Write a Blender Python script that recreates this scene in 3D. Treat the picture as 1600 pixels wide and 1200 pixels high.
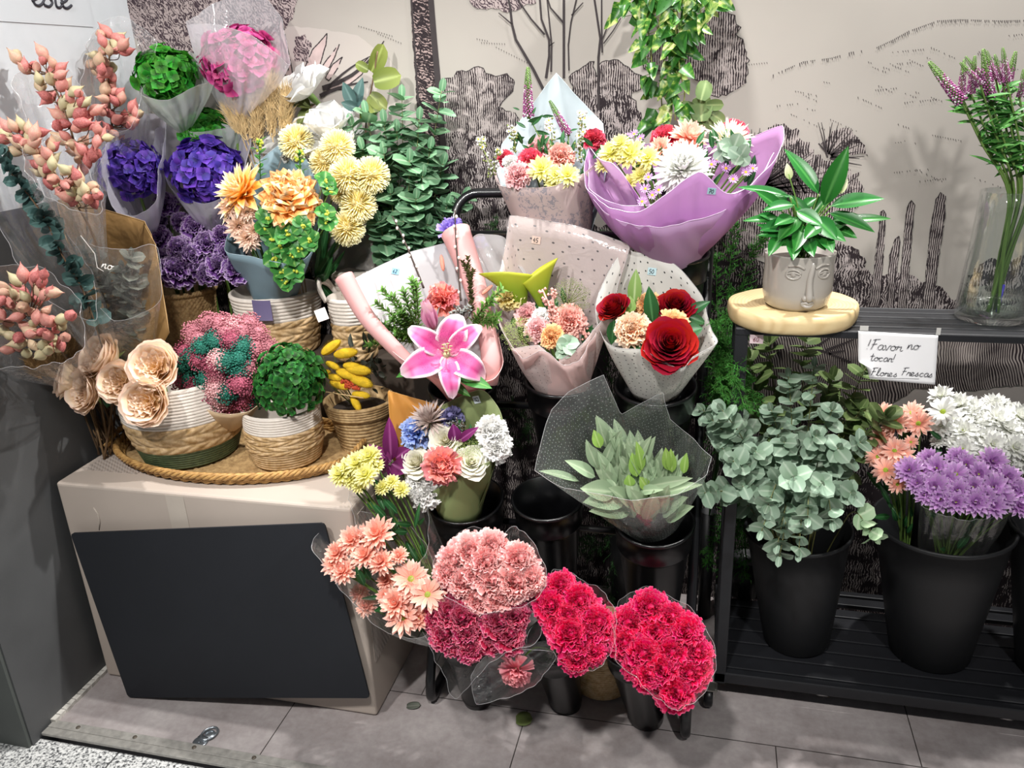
import bpy, math, random
from mathutils import Vector, Matrix, Quaternion, noise
from mathutils.bvhtree import BVHTree
for o in list(bpy.data.objects): bpy.data.objects.remove(o)
SC = bpy.context.scene; COL = SC.collection
PI = math.pi; rnd = random.Random(7)
V = Vector

# ---------------------------------------------------------------- camera
FPX = 1262.0; CAMH = 1.5
PITCH, ROLL, YAW = math.radians(20.86), math.radians(2.48), math.radians(-14.43)
_f0 = V((math.sin(YAW), math.cos(YAW), 0)); _r0 = V((math.cos(YAW), -math.sin(YAW), 0))
_fw = _f0*math.cos(PITCH) + V((0, 0, -1))*math.sin(PITCH)
_dn = _fw.cross(_r0)
CR = _r0*math.cos(ROLL) + _dn*math.sin(ROLL)
CD = -_r0*math.sin(ROLL) + _dn*math.cos(ROLL)
CF = _fw
CAM = V((0, 0, CAMH))
cd = bpy.data.cameras.new('camera'); cam = bpy.data.objects.new('camera', cd); COL.objects.link(cam)
cd.sensor_width = 36; cd.lens = 36*FPX/1600; cd.clip_start = .02; cd.clip_end = 60
cam.matrix_world = Matrix(((CR.x, -CD.x, -CF.x, 0), (CR.y, -CD.y, -CF.y, 0), (CR.z, -CD.z, -CF.z, CAMH), (0, 0, 0, 1)))
SC.camera = cam

# ---------------------------------------------------------------- light and exposure
vs = SC.view_settings
vs.view_transform = 'Standard'; vs.look = 'None'; vs.gamma = 1; vs.use_curve_mapping = False
vs.exposure = 0.26
w = bpy.data.worlds.new('world'); SC.world = w; w.use_nodes = True
w.node_tree.nodes['Background'].inputs[0].default_value = (.88, .93, 1, 1)
w.node_tree.nodes['Background'].inputs[1].default_value = .10
def spot(name, loc, target, watts, size=110, blend=.6, rad=.03, col=(1, .98, .95)):
    l = bpy.data.lights.new(name, 'SPOT'); l.energy = watts; l.spot_size = math.radians(size); l.spot_blend = blend
    l.shadow_soft_size = rad; l.color = col
    o = bpy.data.objects.new(name, l); COL.objects.link(o); o.location = loc
    o.rotation_euler = (V(target)-V(loc)).to_track_quat('-Z', 'Y').to_euler()
    return o
spot('ceiling_spot_overhead', (-.35, 1.74, 2.75), (-.4, 1.50, 0), 105, 150, .5, .03)
spot('ceiling_spot_rear', (.55, 1.96, 2.75), (.5, 1.55, 0), 165, 130, .5, .03)
for nm, x, tx in (('left', -1.25, -1.2), ('middle', -.3, -.4), ('right', .75, .62)):  # unseen fill spots, added in front to brighten the flowers
    spot('fill_spot_'+nm, (x, .22, 2.35), (tx, 1.60, 1.12 if nm == 'middle' else 1.06), {'left': 112, 'middle': 104, 'right': 78}[nm], 58 if nm == 'middle' else 64, .6, .05)

# ---------------------------------------------------------------- helpers
def ray(u, v): return CR*((u-800)/FPX) + CD*((v-600)/FPX) + CF
def at(u, v, Y):
    d = ray(u, v); return CAM + d*(Y/d.y)
def onz(u, v, z):
    d = ray(u, v); return CAM + d*((z-CAMH)/d.z)
def onx(u, v, x):
    d = ray(u, v); return CAM + d*(x/d.x)
def mpp(p): return (V(p)-CAM).dot(CF)/FPX        # metres per photo pixel at a point
def tocam(p): return (CAM-V(p)).normalized()
UP = V((0, 0, 1))
WL = {}
class MB:
    def __init__(s): s.v = []; s.f = []; s.uv = []; s.m = []
    def grid(s, fn, nu, nv, mi=0, closed=False):
        b = len(s.v)
        for j in range(nv+1):
            for i in range(nu+1): s.v.append(tuple(fn(i/nu, j/nv)))
        k = nu+1
        for j in range(nv):
            for i in range(nu):
                a = b+j*k+i
                s.f.append((a, a+1, a+k+1, a+k)); s.m.append(mi)
                s.uv.append(((i/nu, j/nv), ((i+1)/nu, j/nv), ((i+1)/nu, (j+1)/nv), (i/nu, (j+1)/nv)))
        return s
    def face(s, pts, mi=0, uv=None):
        b = len(s.v); s.v += [tuple(p) for p in pts]
        s.f.append(tuple(range(b, b+len(pts)))); s.m.append(mi)
        s.uv.append(uv or tuple((0.5, .5) for _ in pts)); return s
    def tube(s, path, r, n=8, mi=0, caps=True):
        path = [V(p) for p in path]; m = len(path)
        rr = r if isinstance(r, (list, tuple)) else [r]*m
        b = len(s.v); ref = None
        for i, p in enumerate(path):
            t = (path[min(i+1, m-1)]-path[max(i-1, 0)])
            t = t.normalized() if t.length > 1e-9 else V((0, 0, 1))
            if ref is None:
                ref = t.orthogonal().normalized()
            ref = (ref - t*ref.dot(t))
            ref = ref.normalized() if ref.length > 1e-6 else t.orthogonal().normalized()
            q = t.cross(ref)
            for k in range(n):
                a = 2*PI*k/n; s.v.append(tuple(p+(ref*math.cos(a)+q*math.sin(a))*rr[i]))
        for i in range(m-1):
            for k in range(n):
                a = b+i*n+k; c = b+i*n+(k+1) % n
                s.f.append((a, c, c+n, a+n)); s.m.append(mi)
                u0, u1, v0, v1 = k/n, (k+1)/n, i/(m-1), (i+1)/(m-1)
                s.uv.append(((u0, v0), (u1, v0), (u1, v1), (u0, v1)))
        if caps:
            for e in (0, m-1):
                ids = [b+e*n+k for k in range(n)]
                s.f.append(tuple(ids if e else ids[::-1])); s.m.append(mi); s.uv.append(tuple((.5, float(e > 0)) for _ in ids))
        return s
    def lathe(s, prof, n=32, M=None, mi=0, wob=None, mis=None):
        b = len(s.v); m = len(prof); M = M or Matrix()
        for j, (r, z) in enumerate(prof):
            for k in range(n):
                a = 2*PI*k/n; q = r*(wob(a, j/(m-1)) if wob else 1)
                s.v.append(tuple(M @ V((q*math.cos(a), q*math.sin(a), z))))
        for j in range(m-1):
            for k in range(n):
                a = b+j*n+k; c = b+j*n+(k+1) % n
                s.f.append((a, c, c+n, a+n)); s.m.append(mis[j] if mis else mi)
                s.uv.append(((k/n, j/(m-1)), ((k+1)/n, j/(m-1)), ((k+1)/n, (j+1)/(m-1)), (k/n, (j+1)/(m-1))))
        return s
    def box(s, c, sz, M=None, mi=0, bev=0):
        M = M or Matrix(); x, y, z = sz[0]/2, sz[1]/2, sz[2]/2; c = V(c)
        P = [M @ (c+V((i*x, j*y, k*z))) for k in (-1, 1) for j in (-1, 1) for i in (-1, 1)]
        b = len(s.v); s.v += [tuple(p) for p in P]
        for q in ((0, 2, 3, 1), (4, 5, 7, 6), (0, 1, 5, 4), (2, 6, 7, 3), (0, 4, 6, 2), (1, 3, 7, 5)):
            s.f.append(tuple(b+i for i in q)); s.m.append(mi); s.uv.append(((0, 0), (1, 0), (1, 1), (0, 1)))
        return s
    def bead(s, c, r, mi=0, sz=1.0):
        b = len(s.v); x, y, z = c
        s.v += [(x+r, y, z), (x-r, y, z), (x, y+r, z), (x, y-r, z), (x, y, z+r*sz), (x, y, z-r*sz)]
        for q in ((0, 2, 4), (2, 1, 4), (1, 3, 4), (3, 0, 4), (2, 0, 5), (1, 2, 5), (3, 1, 5), (0, 3, 5)):
            s.f.append(tuple(b+i for i in q)); s.m.append(mi); s.uv.append(((.5, .5),)*3)
        return s
    def ball(s, c, r, n=10, m=6, mi=0, sq=(1, 1, 1)):
        c = V(c)
        return s.grid(lambda u, v: c+V((r*sq[0]*math.sin(PI*v)*math.cos(2*PI*u), r*sq[1]*math.sin(PI*v)*math.sin(2*PI*u), -r*sq[2]*math.cos(PI*v))), n, m, mi)
    def add(s, o, M):
        b = len(s.v); s.v += [tuple(M @ V(p)) for p in o.v]
        s.f += [tuple(b+i for i in q) for q in o.f]; s.uv += o.uv; s.m += o.m; return s
    def mesh(s, name, mats, smooth=True, off=None):
        me = bpy.data.meshes.new(name)
        vv = s.v if off is None else [(p[0]-off[0], p[1]-off[1], p[2]-off[2]) for p in s.v]
        me.from_pydata(vv, [], s.f)
        if not isinstance(mats, (list, tuple)): mats = [mats]
        for m in mats: me.materials.append(m)
        if len(mats) > 1: me.polygons.foreach_set('material_index', s.m)
        me.polygons.foreach_set('use_smooth', [smooth]*len(s.f))
        ul = me.uv_layers.new(name='UVMap')
        flat = [c for q in s.uv for p in q for c in p]
        ul.data.foreach_set('uv', flat)
        me.update(); return me
    def build(s, name, mats, parent=None, smooth=True, label=None, origin=None):
        off = WL[parent.name] if parent else V(origin) if origin is not None else V((0, 0, 0))
        o = bpy.data.objects.new(name, s.mesh(name, mats, smooth, off)); COL.objects.link(o)
        if parent: o.parent = parent
        else: o.location = off
        WL[o.name] = V(off)
        if label: o['label'] = label
        return o
def solid(o, t, off=0):
    m = o.modifiers.new('thickness', 'SOLIDIFY'); m.thickness = t; m.offset = off; return o
def bevel(o, wd, seg=2):
    m = o.modifiers.new('bevel', 'BEVEL'); m.width = wd; m.segments = seg; m.limit_method = 'ANGLE'; return o
def thing(name, label, cat, loc=(0, 0, 0), group=None):
    o = bpy.data.objects.new(name, None); COL.objects.link(o); o.location = loc; o.empty_display_size = .03
    WL[o.name] = V(loc); return tag(o, label, cat, group)
def tag(o, label, cat, group=None, kind=None):
    o['label'] = label; o['category'] = cat
    if group: o['group'] = group
    if kind: o['kind'] = kind
    return o
def struct(o): o['kind'] = 'structure'; return o
def place(me, name, pos, dirn, scale, parent=None, roll=None, label=None):
    """one object from a shared mesh: its +Z axis along dirn"""
    o = bpy.data.objects.new(name, me); COL.objects.link(o)
    q = V(dirn).normalized().to_track_quat('Z', 'Y') @ Quaternion((0, 0, 1), rnd.uniform(0, 6.28) if roll is None else roll)
    pos = V(pos); sc = V(scale) if isinstance(scale, (tuple, list)) else V((scale,)*3)
    off = WL[parent.name] if parent else V((0, 0, 0))
    if parent: o.parent = parent
    o.matrix_local = Matrix.LocRotScale(pos-off, q, sc)
    WL[o.name] = pos
    if label: o['label'] = label
    return o
def bez(pts, n=16):
    """Catmull-Rom through points"""
    P = [V(p) for p in pts]; out = []
    m = len(P)
    for i in range(m-1):
        a, b, c, d = P[max(i-1, 0)], P[i], P[i+1], P[min(i+2, m-1)]
        k = max(2, n//(m-1))
        for j in range(k):
            t = j/k
            out.append(.5*((2*b)+(c-a)*t+(2*a-5*b+4*c-d)*t*t+(3*b-a-3*c+d)*t**3))
    out.append(P[-1]); return out
ORD = ['first', 'second', 'third', 'fourth', 'fifth', 'sixth', 'seventh', 'eighth', 'ninth', 'tenth', 'eleventh', 'twelfth', 'thirteenth', 'fourteenth', 'fifteenth', 'sixteenth', 'seventeenth', 'eighteenth', 'nineteenth', 'twentieth', 'twenty first', 'twenty second', 'twenty third', 'twenty fourth', 'twenty fifth', 'twenty sixth', 'twenty seventh', 'twenty eighth']

# ---------------------------------------------------------------- materials
def srgb(c):
    if isinstance(c, str): c = tuple(int(c[i:i+2], 16)/255 for i in (0, 2, 4))
    return tuple(x/12.92 if x <= .04045 else ((x+.055)/1.055)**2.4 for x in c)+(1,)
class NT:
    def __init__(s, name):
        s.mat = bpy.data.materials.new(name); s.mat.use_nodes = True; s.t = s.mat.node_tree; s.t.nodes.clear()
        s.out = s.t.nodes.new('ShaderNodeOutputMaterial')
    def n(s, typ, ins=None, **kw):
        d = s.t.nodes.new('ShaderNode'+typ)
        for k, x in kw.items(): setattr(d, k, x)
        for k, x in (ins or {}).items(): s.set(d.inputs[k], x)
        return d
    def set(s, sock, x):
        if isinstance(x, bpy.types.NodeSocket): s.t.links.new(x, sock)
        elif isinstance(x, bpy.types.Node): s.t.links.new(x.outputs[0], sock)
        else: sock.default_value = x
    def math(s, op, a, b=0, c=0):
        return s.n('Math', {0: a, 1: b, 2: c}, operation=op).outputs[0]
    def mix(s, fac, a, b):
        d = s.n('Mix', data_type='RGBA'); s.set(d.inputs[0], fac); s.set(d.inputs[6], a); s.set(d.inputs[7], b); return d.outputs[2]
    def ramp(s, fac, stops, interp='LINEAR'):
        d = s.n('ValToRGB', {0: fac}); cr = d.color_ramp; cr.interpolation = interp
        while len(cr.elements) < len(stops): cr.elements.new(.5)
        for e, (p, c) in zip(cr.elements, stops): e.position = p; e.color = c
        return d.outputs[0]
    def noise(s, scale, vec=None, detail=2, rough=.5, dist=0):
        d = s.n('TexNoise', {'Scale': scale, 'Detail': detail, 'Roughness': rough, 'Distortion': dist})
        if vec is not None: s.set(d.inputs['Vector'], vec)
        return d.outputs[0]
    def pos(s): return s.n('NewGeometry').outputs['Position']
    def obj(s): return s.n('TexCoord').outputs['Object']
    def uv(s):
        x = s.n('SeparateXYZ', {0: s.n('TexCoord').outputs['UV']}); return x.outputs[0], x.outputs[1]
    def surf(s, x): s.set(s.out.inputs[0], x); return s.mat
    def bump(s, h, st=.3, d=.002): return s.n('Bump', {'Height': h, 'Strength': st, 'Distance': d}).outputs[0]
def plain(name, col, rough=.6, metal=0, var=.0, vs=30, bump=0, bs=200, spec=.5, coat=0):
    t = NT(name); c = srgb(col)
    cc = c
    if var:
        nz = t.noise(vs, t.pos(), 3)
        cc = t.ramp(nz, [(.3, tuple(max(0, x*(1-var)) for x in c[:3])+(1,)), (.7, tuple(min(1, x*(1+var)) for x in c[:3])+(1,))])
    p = t.n('BsdfPrincipled', {'Base Color': cc, 'Roughness': rough, 'Metallic': metal, 'Specular IOR Level': spec, 'Coat Weight': coat})
    if bump: t.set(p.inputs['Normal'], t.bump(t.noise(bs, t.pos(), 3), bump))
    return t.surf(p.outputs[0])
PM = {}
def petalmat(name, base, tip, edge=None, ew=.75, mid=None, rough=.55, trans=.2, var=.12, vein=0, spec=.3, gain=None):
    """petal or leaf: colour runs along the petal (v), own edge and midrib colours, a little variety per petal"""
    if name in PM: return PM[name]
    t = NT(name); u, v = t.uv()
    stops = [(.05, srgb(base)), (.95, srgb(tip))] if not isinstance(base, list) else [(p, srgb(c)) for p, c in base]
    c = t.ramp(v, stops)
    au = t.math('ABSOLUTE', t.math('SUBTRACT', t.math('MULTIPLY', u, 2), 1))
    if edge:
        k = t.math('MAXIMUM', au, t.math('MULTIPLY', v, 1.0)) if ew > 0 else au
        f = t.n('MapRange', {0: k, 1: abs(ew), 2: 1.0, 3: 0, 4: 1}, clamp=True).outputs[0]
        c = t.mix(f, c, srgb(edge))
    if mid:
        f = t.n('MapRange', {0: au, 1: .02, 2: .22, 3: .9, 4: 0}, clamp=True).outputs[0]
        c = t.mix(f, c, srgb(mid))
    if vein:
        wv = t.math('SINE', t.math('ADD', t.math('MULTIPLY', v, 60), t.math('MULTIPLY', au, -25)))
        c = t.mix(t.math('MULTIPLY', t.math('ADD', wv, 1), vein*.5), c, srgb(mid or edge or tip))
    ri = t.n('NewGeometry').outputs['Random Per Island']
    h = t.n('HueSaturation', {'Hue': t.math('ADD', t.math('MULTIPLY', t.math('SUBTRACT', ri, .5), var*.12), .5), 'Value': t.math('ADD', t.math('MULTIPLY', t.math('SUBTRACT', ri, .5), var*2), 1.0), 'Color': c})
    p = t.n('BsdfPrincipled', {'Base Color': h.outputs[0], 'Roughness': rough, 'Specular IOR Level': spec})
    tr = t.n('BsdfTranslucent', {'Color': h.outputs[0]})
    m = t.n('MixShader', {0: trans, 1: p.outputs[0], 2: tr.outputs[0]})
    PM[name] = t.surf(m.outputs[0]); return PM[name]
def film(name, tint=(1, 1, 1), clear=.85, gloss=.12, milk=(.9, .9, .9), dots=None, rough=.08, bump=.25, bs=22):
    """wrapping film: clear share, milky share and a sheen that grows at grazing angles"""
    t = NT(name)
    nz = t.noise(bs, t.pos(), 4, .6, .6)
    nb = t.bump(nz, bump, .01)
    lw = t.n('LayerWeight', {'Blend': .35, 'Normal': nb})
    tr = t.n('BsdfTransparent', {'Color': tuple(tint)+(1,)})
    df = t.n('BsdfPrincipled', {'Base Color': tuple(milk)+(1,), 'Roughness': .5, 'Specular IOR Level': .2, 'Normal': nb})
    tl = t.n('BsdfTranslucent', {'Color': tuple(milk)+(1,)})
    body = t.n('MixShader', {0: .45, 1: df.outputs[0], 2: tl.outputs[0]})
    a = t.n('MixShader', {0: clear, 1: body.outputs[0], 2: tr.outputs[0]})
    g = t.n('BsdfGlossy', {'Color': (1, 1, 1, 1), 'Roughness': rough, 'Normal': nb})
    f = t.math('ADD', t.math('MULTIPLY', lw.outputs['Facing'], gloss), gloss*.25)
    b = t.n('MixShader', {0: f, 1: a.outputs[0], 2: g.outputs[0]})
    last = b.outputs[0]
    if dots:
        sc, rad, col = dots
        uu_, vv_ = t.uv(); vo = t.n('TexVoronoi', {'Scale': 1, 'Randomness': .5, 'Vector': t.n('CombineXYZ', {0: t.math('MULTIPLY', uu_, sc), 1: t.math('MULTIPLY', vv_, sc*.32)}).outputs[0]}, voronoi_dimensions='2D')
        k = t.math('LESS_THAN', vo.outputs['Distance'], rad)
        dd = t.n('BsdfPrincipled', {'Base Color': srgb(col), 'Roughness': .4})
        last = t.n('MixShader', {0: k, 1: last, 2: dd.outputs[0]}).outputs[0]
    return t.surf(last)
def papermat(name, col, trans=.2, rough=.6, dots=None, print_=False, alpha=1.0, bump=.15):
    t = NT(name); c = srgb(col); cc = c
    u, v = t.uv()
    if dots:
        sc, rad, dc = dots
        vo = t.n('TexVoronoi', {'Scale': 1, 'Randomness': .5, 'Vector': t.n('CombineXYZ', {0: t.math('MULTIPLY', u, sc), 1: t.math('MULTIPLY', v, sc*.32)}).outputs[0]}, voronoi_dimensions='2D')
        cc = t.mix(t.math('LESS_THAN', vo.outputs['Distance'], rad), c, srgb(dc))
    if print_:
        k = t.noise(85, t.pos(), 3, .6, 1.5); k2 = t.noise(7, t.pos(), 2)
        f = t.math('MULTIPLY', t.math('GREATER_THAN', k, .54), t.math('GREATER_THAN', k2, .50))
        cc = t.mix(f, c, srgb('948c92'))
        f2 = t.math('MULTIPLY', t.math('GREATER_THAN', t.noise(26, t.pos(), 1), .68), t.math('LESS_THAN', k2, .52))
        cc = t.mix(f2, cc, srgb('9d948f'))
    nb = t.bump(t.noise(14, t.pos(), 3, .5, .5), bump, .01)
    p = t.n('BsdfPrincipled', {'Base Color': cc, 'Roughness': rough, 'Normal': nb, 'Specular IOR Level': .3})
    tl = t.n('BsdfTranslucent', {'Color': cc})
    m = t.n('MixShader', {0: trans, 1: p.outputs[0], 2: tl.outputs[0]}).outputs[0]
    if alpha < 1:
        tp = t.n('BsdfTransparent', {'Color': tuple(.4+.6*x for x in c[:3])+(1,)})
        m = t.n('MixShader', {0: 1-alpha, 1: m, 2: tp.outputs[0]}).outputs[0]
    return t.surf(m)
def hatch(name, period=.0055, dark='2b2427', light='a89e9b', thr=.1, nthr=1.6, nsc=26, ang=0, dist=.012, patch=18):
    """engraved wallpaper ink: fine parallel lines whose weight swells and breaks"""
    t = NT(name); x = t.n('SeparateXYZ', {0: t.pos()})
    c, s_ = math.cos(ang), math.sin(ang)
    ax = t.math('ADD', t.math('MULTIPLY', x.outputs[0], c), t.math('MULTIPLY', x.outputs[2], s_))
    d1 = t.math('MULTIPLY', t.math('SUBTRACT', t.noise(nsc, t.pos(), 3, .6), .5), dist)
    wv = t.math('SINE', t.math('MULTIPLY', t.math('ADD', ax, d1), 2*PI/period))
    pz = t.math('MULTIPLY', t.math('SUBTRACT', t.noise(patch, t.pos(), 4, .65, .8), .5), nthr*4)
    k = t.n('MapRange', {0: t.math('SUBTRACT', wv, t.math('ADD', pz, thr)), 1: -.35, 2: .35, 3: 0, 4: 1}, clamp=True).outputs[0]
    col = t.mix(k, srgb(light), srgb(dark))
    p = t.n('BsdfPrincipled', {'Base Color': col, 'Roughness': .8, 'Specular IOR Level': .15})
    return t.surf(p.outputs[0])
# ---------------------------------------------------------------- the room
WALLY = 2.13; LWX = -1.59
def floor_mat():
    t = NT('tile'); P = t.pos(); x = t.n('SeparateXYZ', {0: P}); X, Y = x.outputs[0], x.outputs[1]
    row = t.math('GREATER_THAN', Y, 1.565)
    off = t.math('ADD', .2, t.math('MULTIPLY', row, .317))
    fr = t.math('FRACT', t.math('ADD', t.math('DIVIDE', t.math('SUBTRACT', X, off), .6), 20.5))
    dx = t.math('MULTIPLY', t.math('ABSOLUTE', t.math('SUBTRACT', fr, .5)), .6)
    dy = t.math('ABSOLUTE', t.math('SUBTRACT', Y, 1.565))
    seam = t.math('LESS_THAN', t.math('MINIMUM', dx, dy), .0013)
    n1 = t.noise(5, P, 5, .65); n2 = t.noise(60, P, 3, .6)
    c = t.ramp(t.math('ADD', t.math('MULTIPLY', n1, .75), t.math('MULTIPLY', n2, .25)), [(.3, srgb('887e7c')), (.52, srgb('a39b9a')), (.72, srgb('bab3b1'))])
    c = t.mix(seam, c, srgb('3c3634'))
    p = t.n('BsdfPrincipled', {'Base Color': c, 'Roughness': .55, 'Specular IOR Level': .35})
    t.set(p.inputs['Normal'], t.bump(n2, .12))
    return t.surf(p.outputs[0])
def terrazzo_mat():
    t = NT('terrazzo'); P = t.pos()
    n = t.noise(150, P, 2, .55, .4); v = t.n('TexVoronoi', {'Scale': 110, 'Vector': P})
    c = t.ramp(n, [(.36, srgb('3f4144')), (.45, srgb('a7a8a8')), (.55, srgb('e6e6e4')), (.7, srgb('f7f7f5'))])
    x = t.n('SeparateXYZ', {0: P})
    seam = t.math('LESS_THAN', t.math('ABSOLUTE', t.math('ADD', x.outputs[0], 1.36)), .002)
    c = t.mix(seam, c, srgb('4a4a4a'))
    p = t.n('BsdfPrincipled', {'Base Color': c, 'Roughness': .6})
    t.set(p.inputs['Normal'], t.bump(n, .3)); return t.surf(p.outputs[0])
M_grey = plain('grey_wall_paint', '565758', .6, var=.12, vs=6, bump=.08)
M_greyd = plain('dark_grey_column_paint', '565a57', .6, var=.08, vs=8, bump=.08)
M_white = plain('white_wall_paint', 'c2c6ca', .6, var=.02)
M_strip = plain('worn_metal_edging', 'a9a6a0', .45, .3, var=.2, vs=60, bump=.2)
M_grout = plain('pale_grout', 'cfcbc3', .8, var=.18, vs=70, bump=.4)
M_steel = plain('zinc_steel', 'b5bcc2', .3, .9, var=.1, vs=80)
M_screw = plain('rusty_screw', '6e665c', .5, .6)

b = MB(); b.box((.6, 1.73, -.05), (4.4, .87, .1)); struct(b.build('floor', floor_mat(), smooth=False))
b = MB(); b.box((.2, .45, -.06), (5.6, 1.60, .09)); struct(b.build('pavement', terrazzo_mat(), smooth=False))
b = MB(); b.box((.6, 1.262, -.001), (4.37, .022, .008)); b.box((.6, 1.285, .0015), (4.37, .024, .005))
tr = struct(b.build('trim_1', M_strip, smooth=False)); bevel(tr, .0015)
for u, v in ((113, 1146), (201, 1163), (293, 1181), (388, 1197)):
    p = onz(u, v, .004); b = MB(); b.lathe([(0, 0), (.006, 0), (.005, .0022), (.001, .0022), (0, .001)], 10, Matrix.Translation((p.x, 1.285, .0035)))
    b.build('screw', M_screw, tr)
b = MB()
for i in range(46):
    y = 1.30+i*.0185
    b.box((LWX+.006+rnd.uniform(0, .003), y, .004), (.016, .02, .012))
struct(b.build('trim_2', M_grout, smooth=False))

zsplit = onx(6, 330, LWX).z
b = MB()
b.box((LWX-.35, (1.226+WALLY+.2)/2, zsplit/2-.05), (.7, WALLY+.2-1.226, zsplit+.1), mi=0)
b.box((LWX-.35, (1.226+WALLY+.2)/2, (zsplit+3.0)/2), (.7, WALLY+.2-1.226, 3.0-zsplit), mi=1)
wl = b.build('wall_left', [M_grey, M_white], smooth=False); struct(wl)
b = MB(); b.box((LWX-.352, 1.2215, 1.45), (.696, .009, 3.1)); cl = struct(b.build('trim_3', M_greyd, smooth=False))
b = MB(); b.box((LWX-.55, 1.4, -.062), (1.3, 1.6, .08)); 

# back wall with its printed wallpaper
M_paper = plain('wallpaper_ground', 'a29c95', .75, var=.05, vs=3, bump=.05, bs=9)
M_hill = plain('wallpaper_hill_tint', 'b0a8a2', .75, var=.04, vs=4)
M_blush = plain('wallpaper_leaf_tint', 'b8a4a1', .75, var=.12, vs=40)
M_ink = plain('wallpaper_ink', '30282a', .75, var=.1, vs=60)
H_bush = hatch('ink_bush', .0056, thr=.05, nthr=1.9, patch=38)
H_wild = hatch('ink_undergrowth', .0062, thr=-.22, nthr=2.4, nsc=30, dist=.03, patch=34, light='a29896')
H_shade = hatch('ink_shaded_undergrowth', .0066, thr=-.8, nthr=2.2, nsc=30, dist=.03, patch=26, light='9a918e', dark='262023')  # undergrowth print with the lower wall's shade painted in as heavier ink
H_bark = hatch('ink_bark', .0075, thr=-.75, nthr=1.9, nsc=50, dist=.03, patch=75, ang=1.2, light='a08c89', dark='2c2528')
H_wave = hatch('ink_ground_waves', .0058, thr=.0, nthr=.8, nsc=5, dist=.06, patch=12, ang=.18, light='9d938e')
H_cact = hatch('ink_cactus', .0048, thr=-.25, nthr=1.0, nsc=20, patch=40, light='aaa09d')
H_crin = hatch('ink_foliage', .009, thr=.05, nthr=1.8, nsc=42, dist=.05, patch=46, ang=.6, light='a89a98', dark='463a40')
WM = [M_paper, M_hill, M_blush, M_ink, H_bush, H_wild, H_bark, H_wave, H_cact, H_crin, H_shade]
wb = MB()
wb.box((.2, WALLY+.06, 1.45), (5.2, .12, 3.1), mi=0)
_lay = [0]
def wpt(u, v, l):
    p = at(u, v, WALLY-.0006-.00025*l); return p
def ragged(pts, amp, step=6):
    out = []
    for i, a in enumerate(pts):
        c = pts[(i+1) % len(pts)]; L = math.hypot(c[0]-a[0], c[1]-a[1]); k = max(1, int(L/step))
        for j in range(k):
            t = j/k; q = amp*(rnd.random()-.5)*2 if (j or amp) else 0
            nx, ny = -(c[1]-a[1])/(L+1e-6), (c[0]-a[0])/(L+1e-6)
            out.append((a[0]+(c[0]-a[0])*t+nx*q, a[1]+(c[1]-a[1])*t+ny*q))
    return out
def region(pts, mi, l, amp=2.5, outline=0):
    q = ragged(pts, amp)
    # ear-free fill: leave the n-gon to Blender's tessellator
    wb.face([wpt(u, v, l) for u, v in q], mi)
    if outline:
        for i in range(len(q)):
            if rnd.random() < .85: stroke([q[i], q[(i+1) % len(q)]], outline, outline*.7, l+1)
def stroke(pts, w0, w1, l=6, mi=3):
    m = len(pts)
    P = []
    for i, (u, v) in enumerate(pts):
        a = pts[max(i-1, 0)]; c = pts[min(i+1, m-1)]
        dx, dy = c[0]-a[0], c[1]-a[1]; L = math.hypot(dx, dy)+1e-6
        ww = (w0+(w1-w0)*i/max(1, m-1))/2
        P.append(((u-dy/L*ww, v+dx/L*ww), (u+dy/L*ww, v-dx/L*ww)))
    for (a, b_), (c, d) in zip(P, P[1:]):
        wb.face([wpt(*a, l), wpt(*b_, l), wpt(*d, l), wpt(*c, l)], mi)
def bow(a, c, k, n=5):
    out = []
    for i in range(n+1):
        t = i/n; dx, dy = c[0]-a[0], c[1]-a[1]
        q = k*4*t*(1-t); out.append((a[0]+dx*t-dy*q, a[1]+dy*t+dx*q))
    return out
# hill tints and their dotted contour lines
hl = [(1200, 120), (1255, 96), (1300, 90), (1330, 81), (1365, 76), (1395, 62), (1420, 48), (1465, 32), (1500, 30), (1560, 32), (1660, 30)]
hp = ragged(hl[:-1]+[hl[-1]], 0, 3)[:170]
for i, (u, v) in enumerate(hp):
    if u > 1205 and rnd.random() < (.55 if u < 1370 else .95): stroke([(u, v), (u+rnd.uniform(-.5, 1.5), v+rnd.uniform(2, 6))], 1.5, .7, 2)
for i in range(58):
    u = rnd.uniform(1200, 1600); top = 125-95*max(0, min(1, (u-1200)/280)); v = rnd.uniform(top+8, 300)
    if 1215 < u < 1370 and v > 190: continue
    sl = rnd.choice([.35, .45, -.1, .2]); n = rnd.randint(4, 14)
    for k in range(n):
        x = u+k*4; y = v+k*4*sl
        if rnd.random() < .75: stroke([(x, y), (x+rnd.uniform(.3, 1.5), y+rnd.uniform(1.5, 4))], 1.1, .6, 2)
for (u, v, n, sl) in ((745, 60, 5, .2), (752, 66, 10, .05), (775, 73, 14, .5), (1170, 100, 8, -.1), (560, 40, 14, .3), (590, 52, 10, .4)):
    for k in range(n): stroke([(u+k*4, v+k*4*sl), (u+k*4+1, v+k*4*sl+2.5)], 1, .5, 2)
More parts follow.
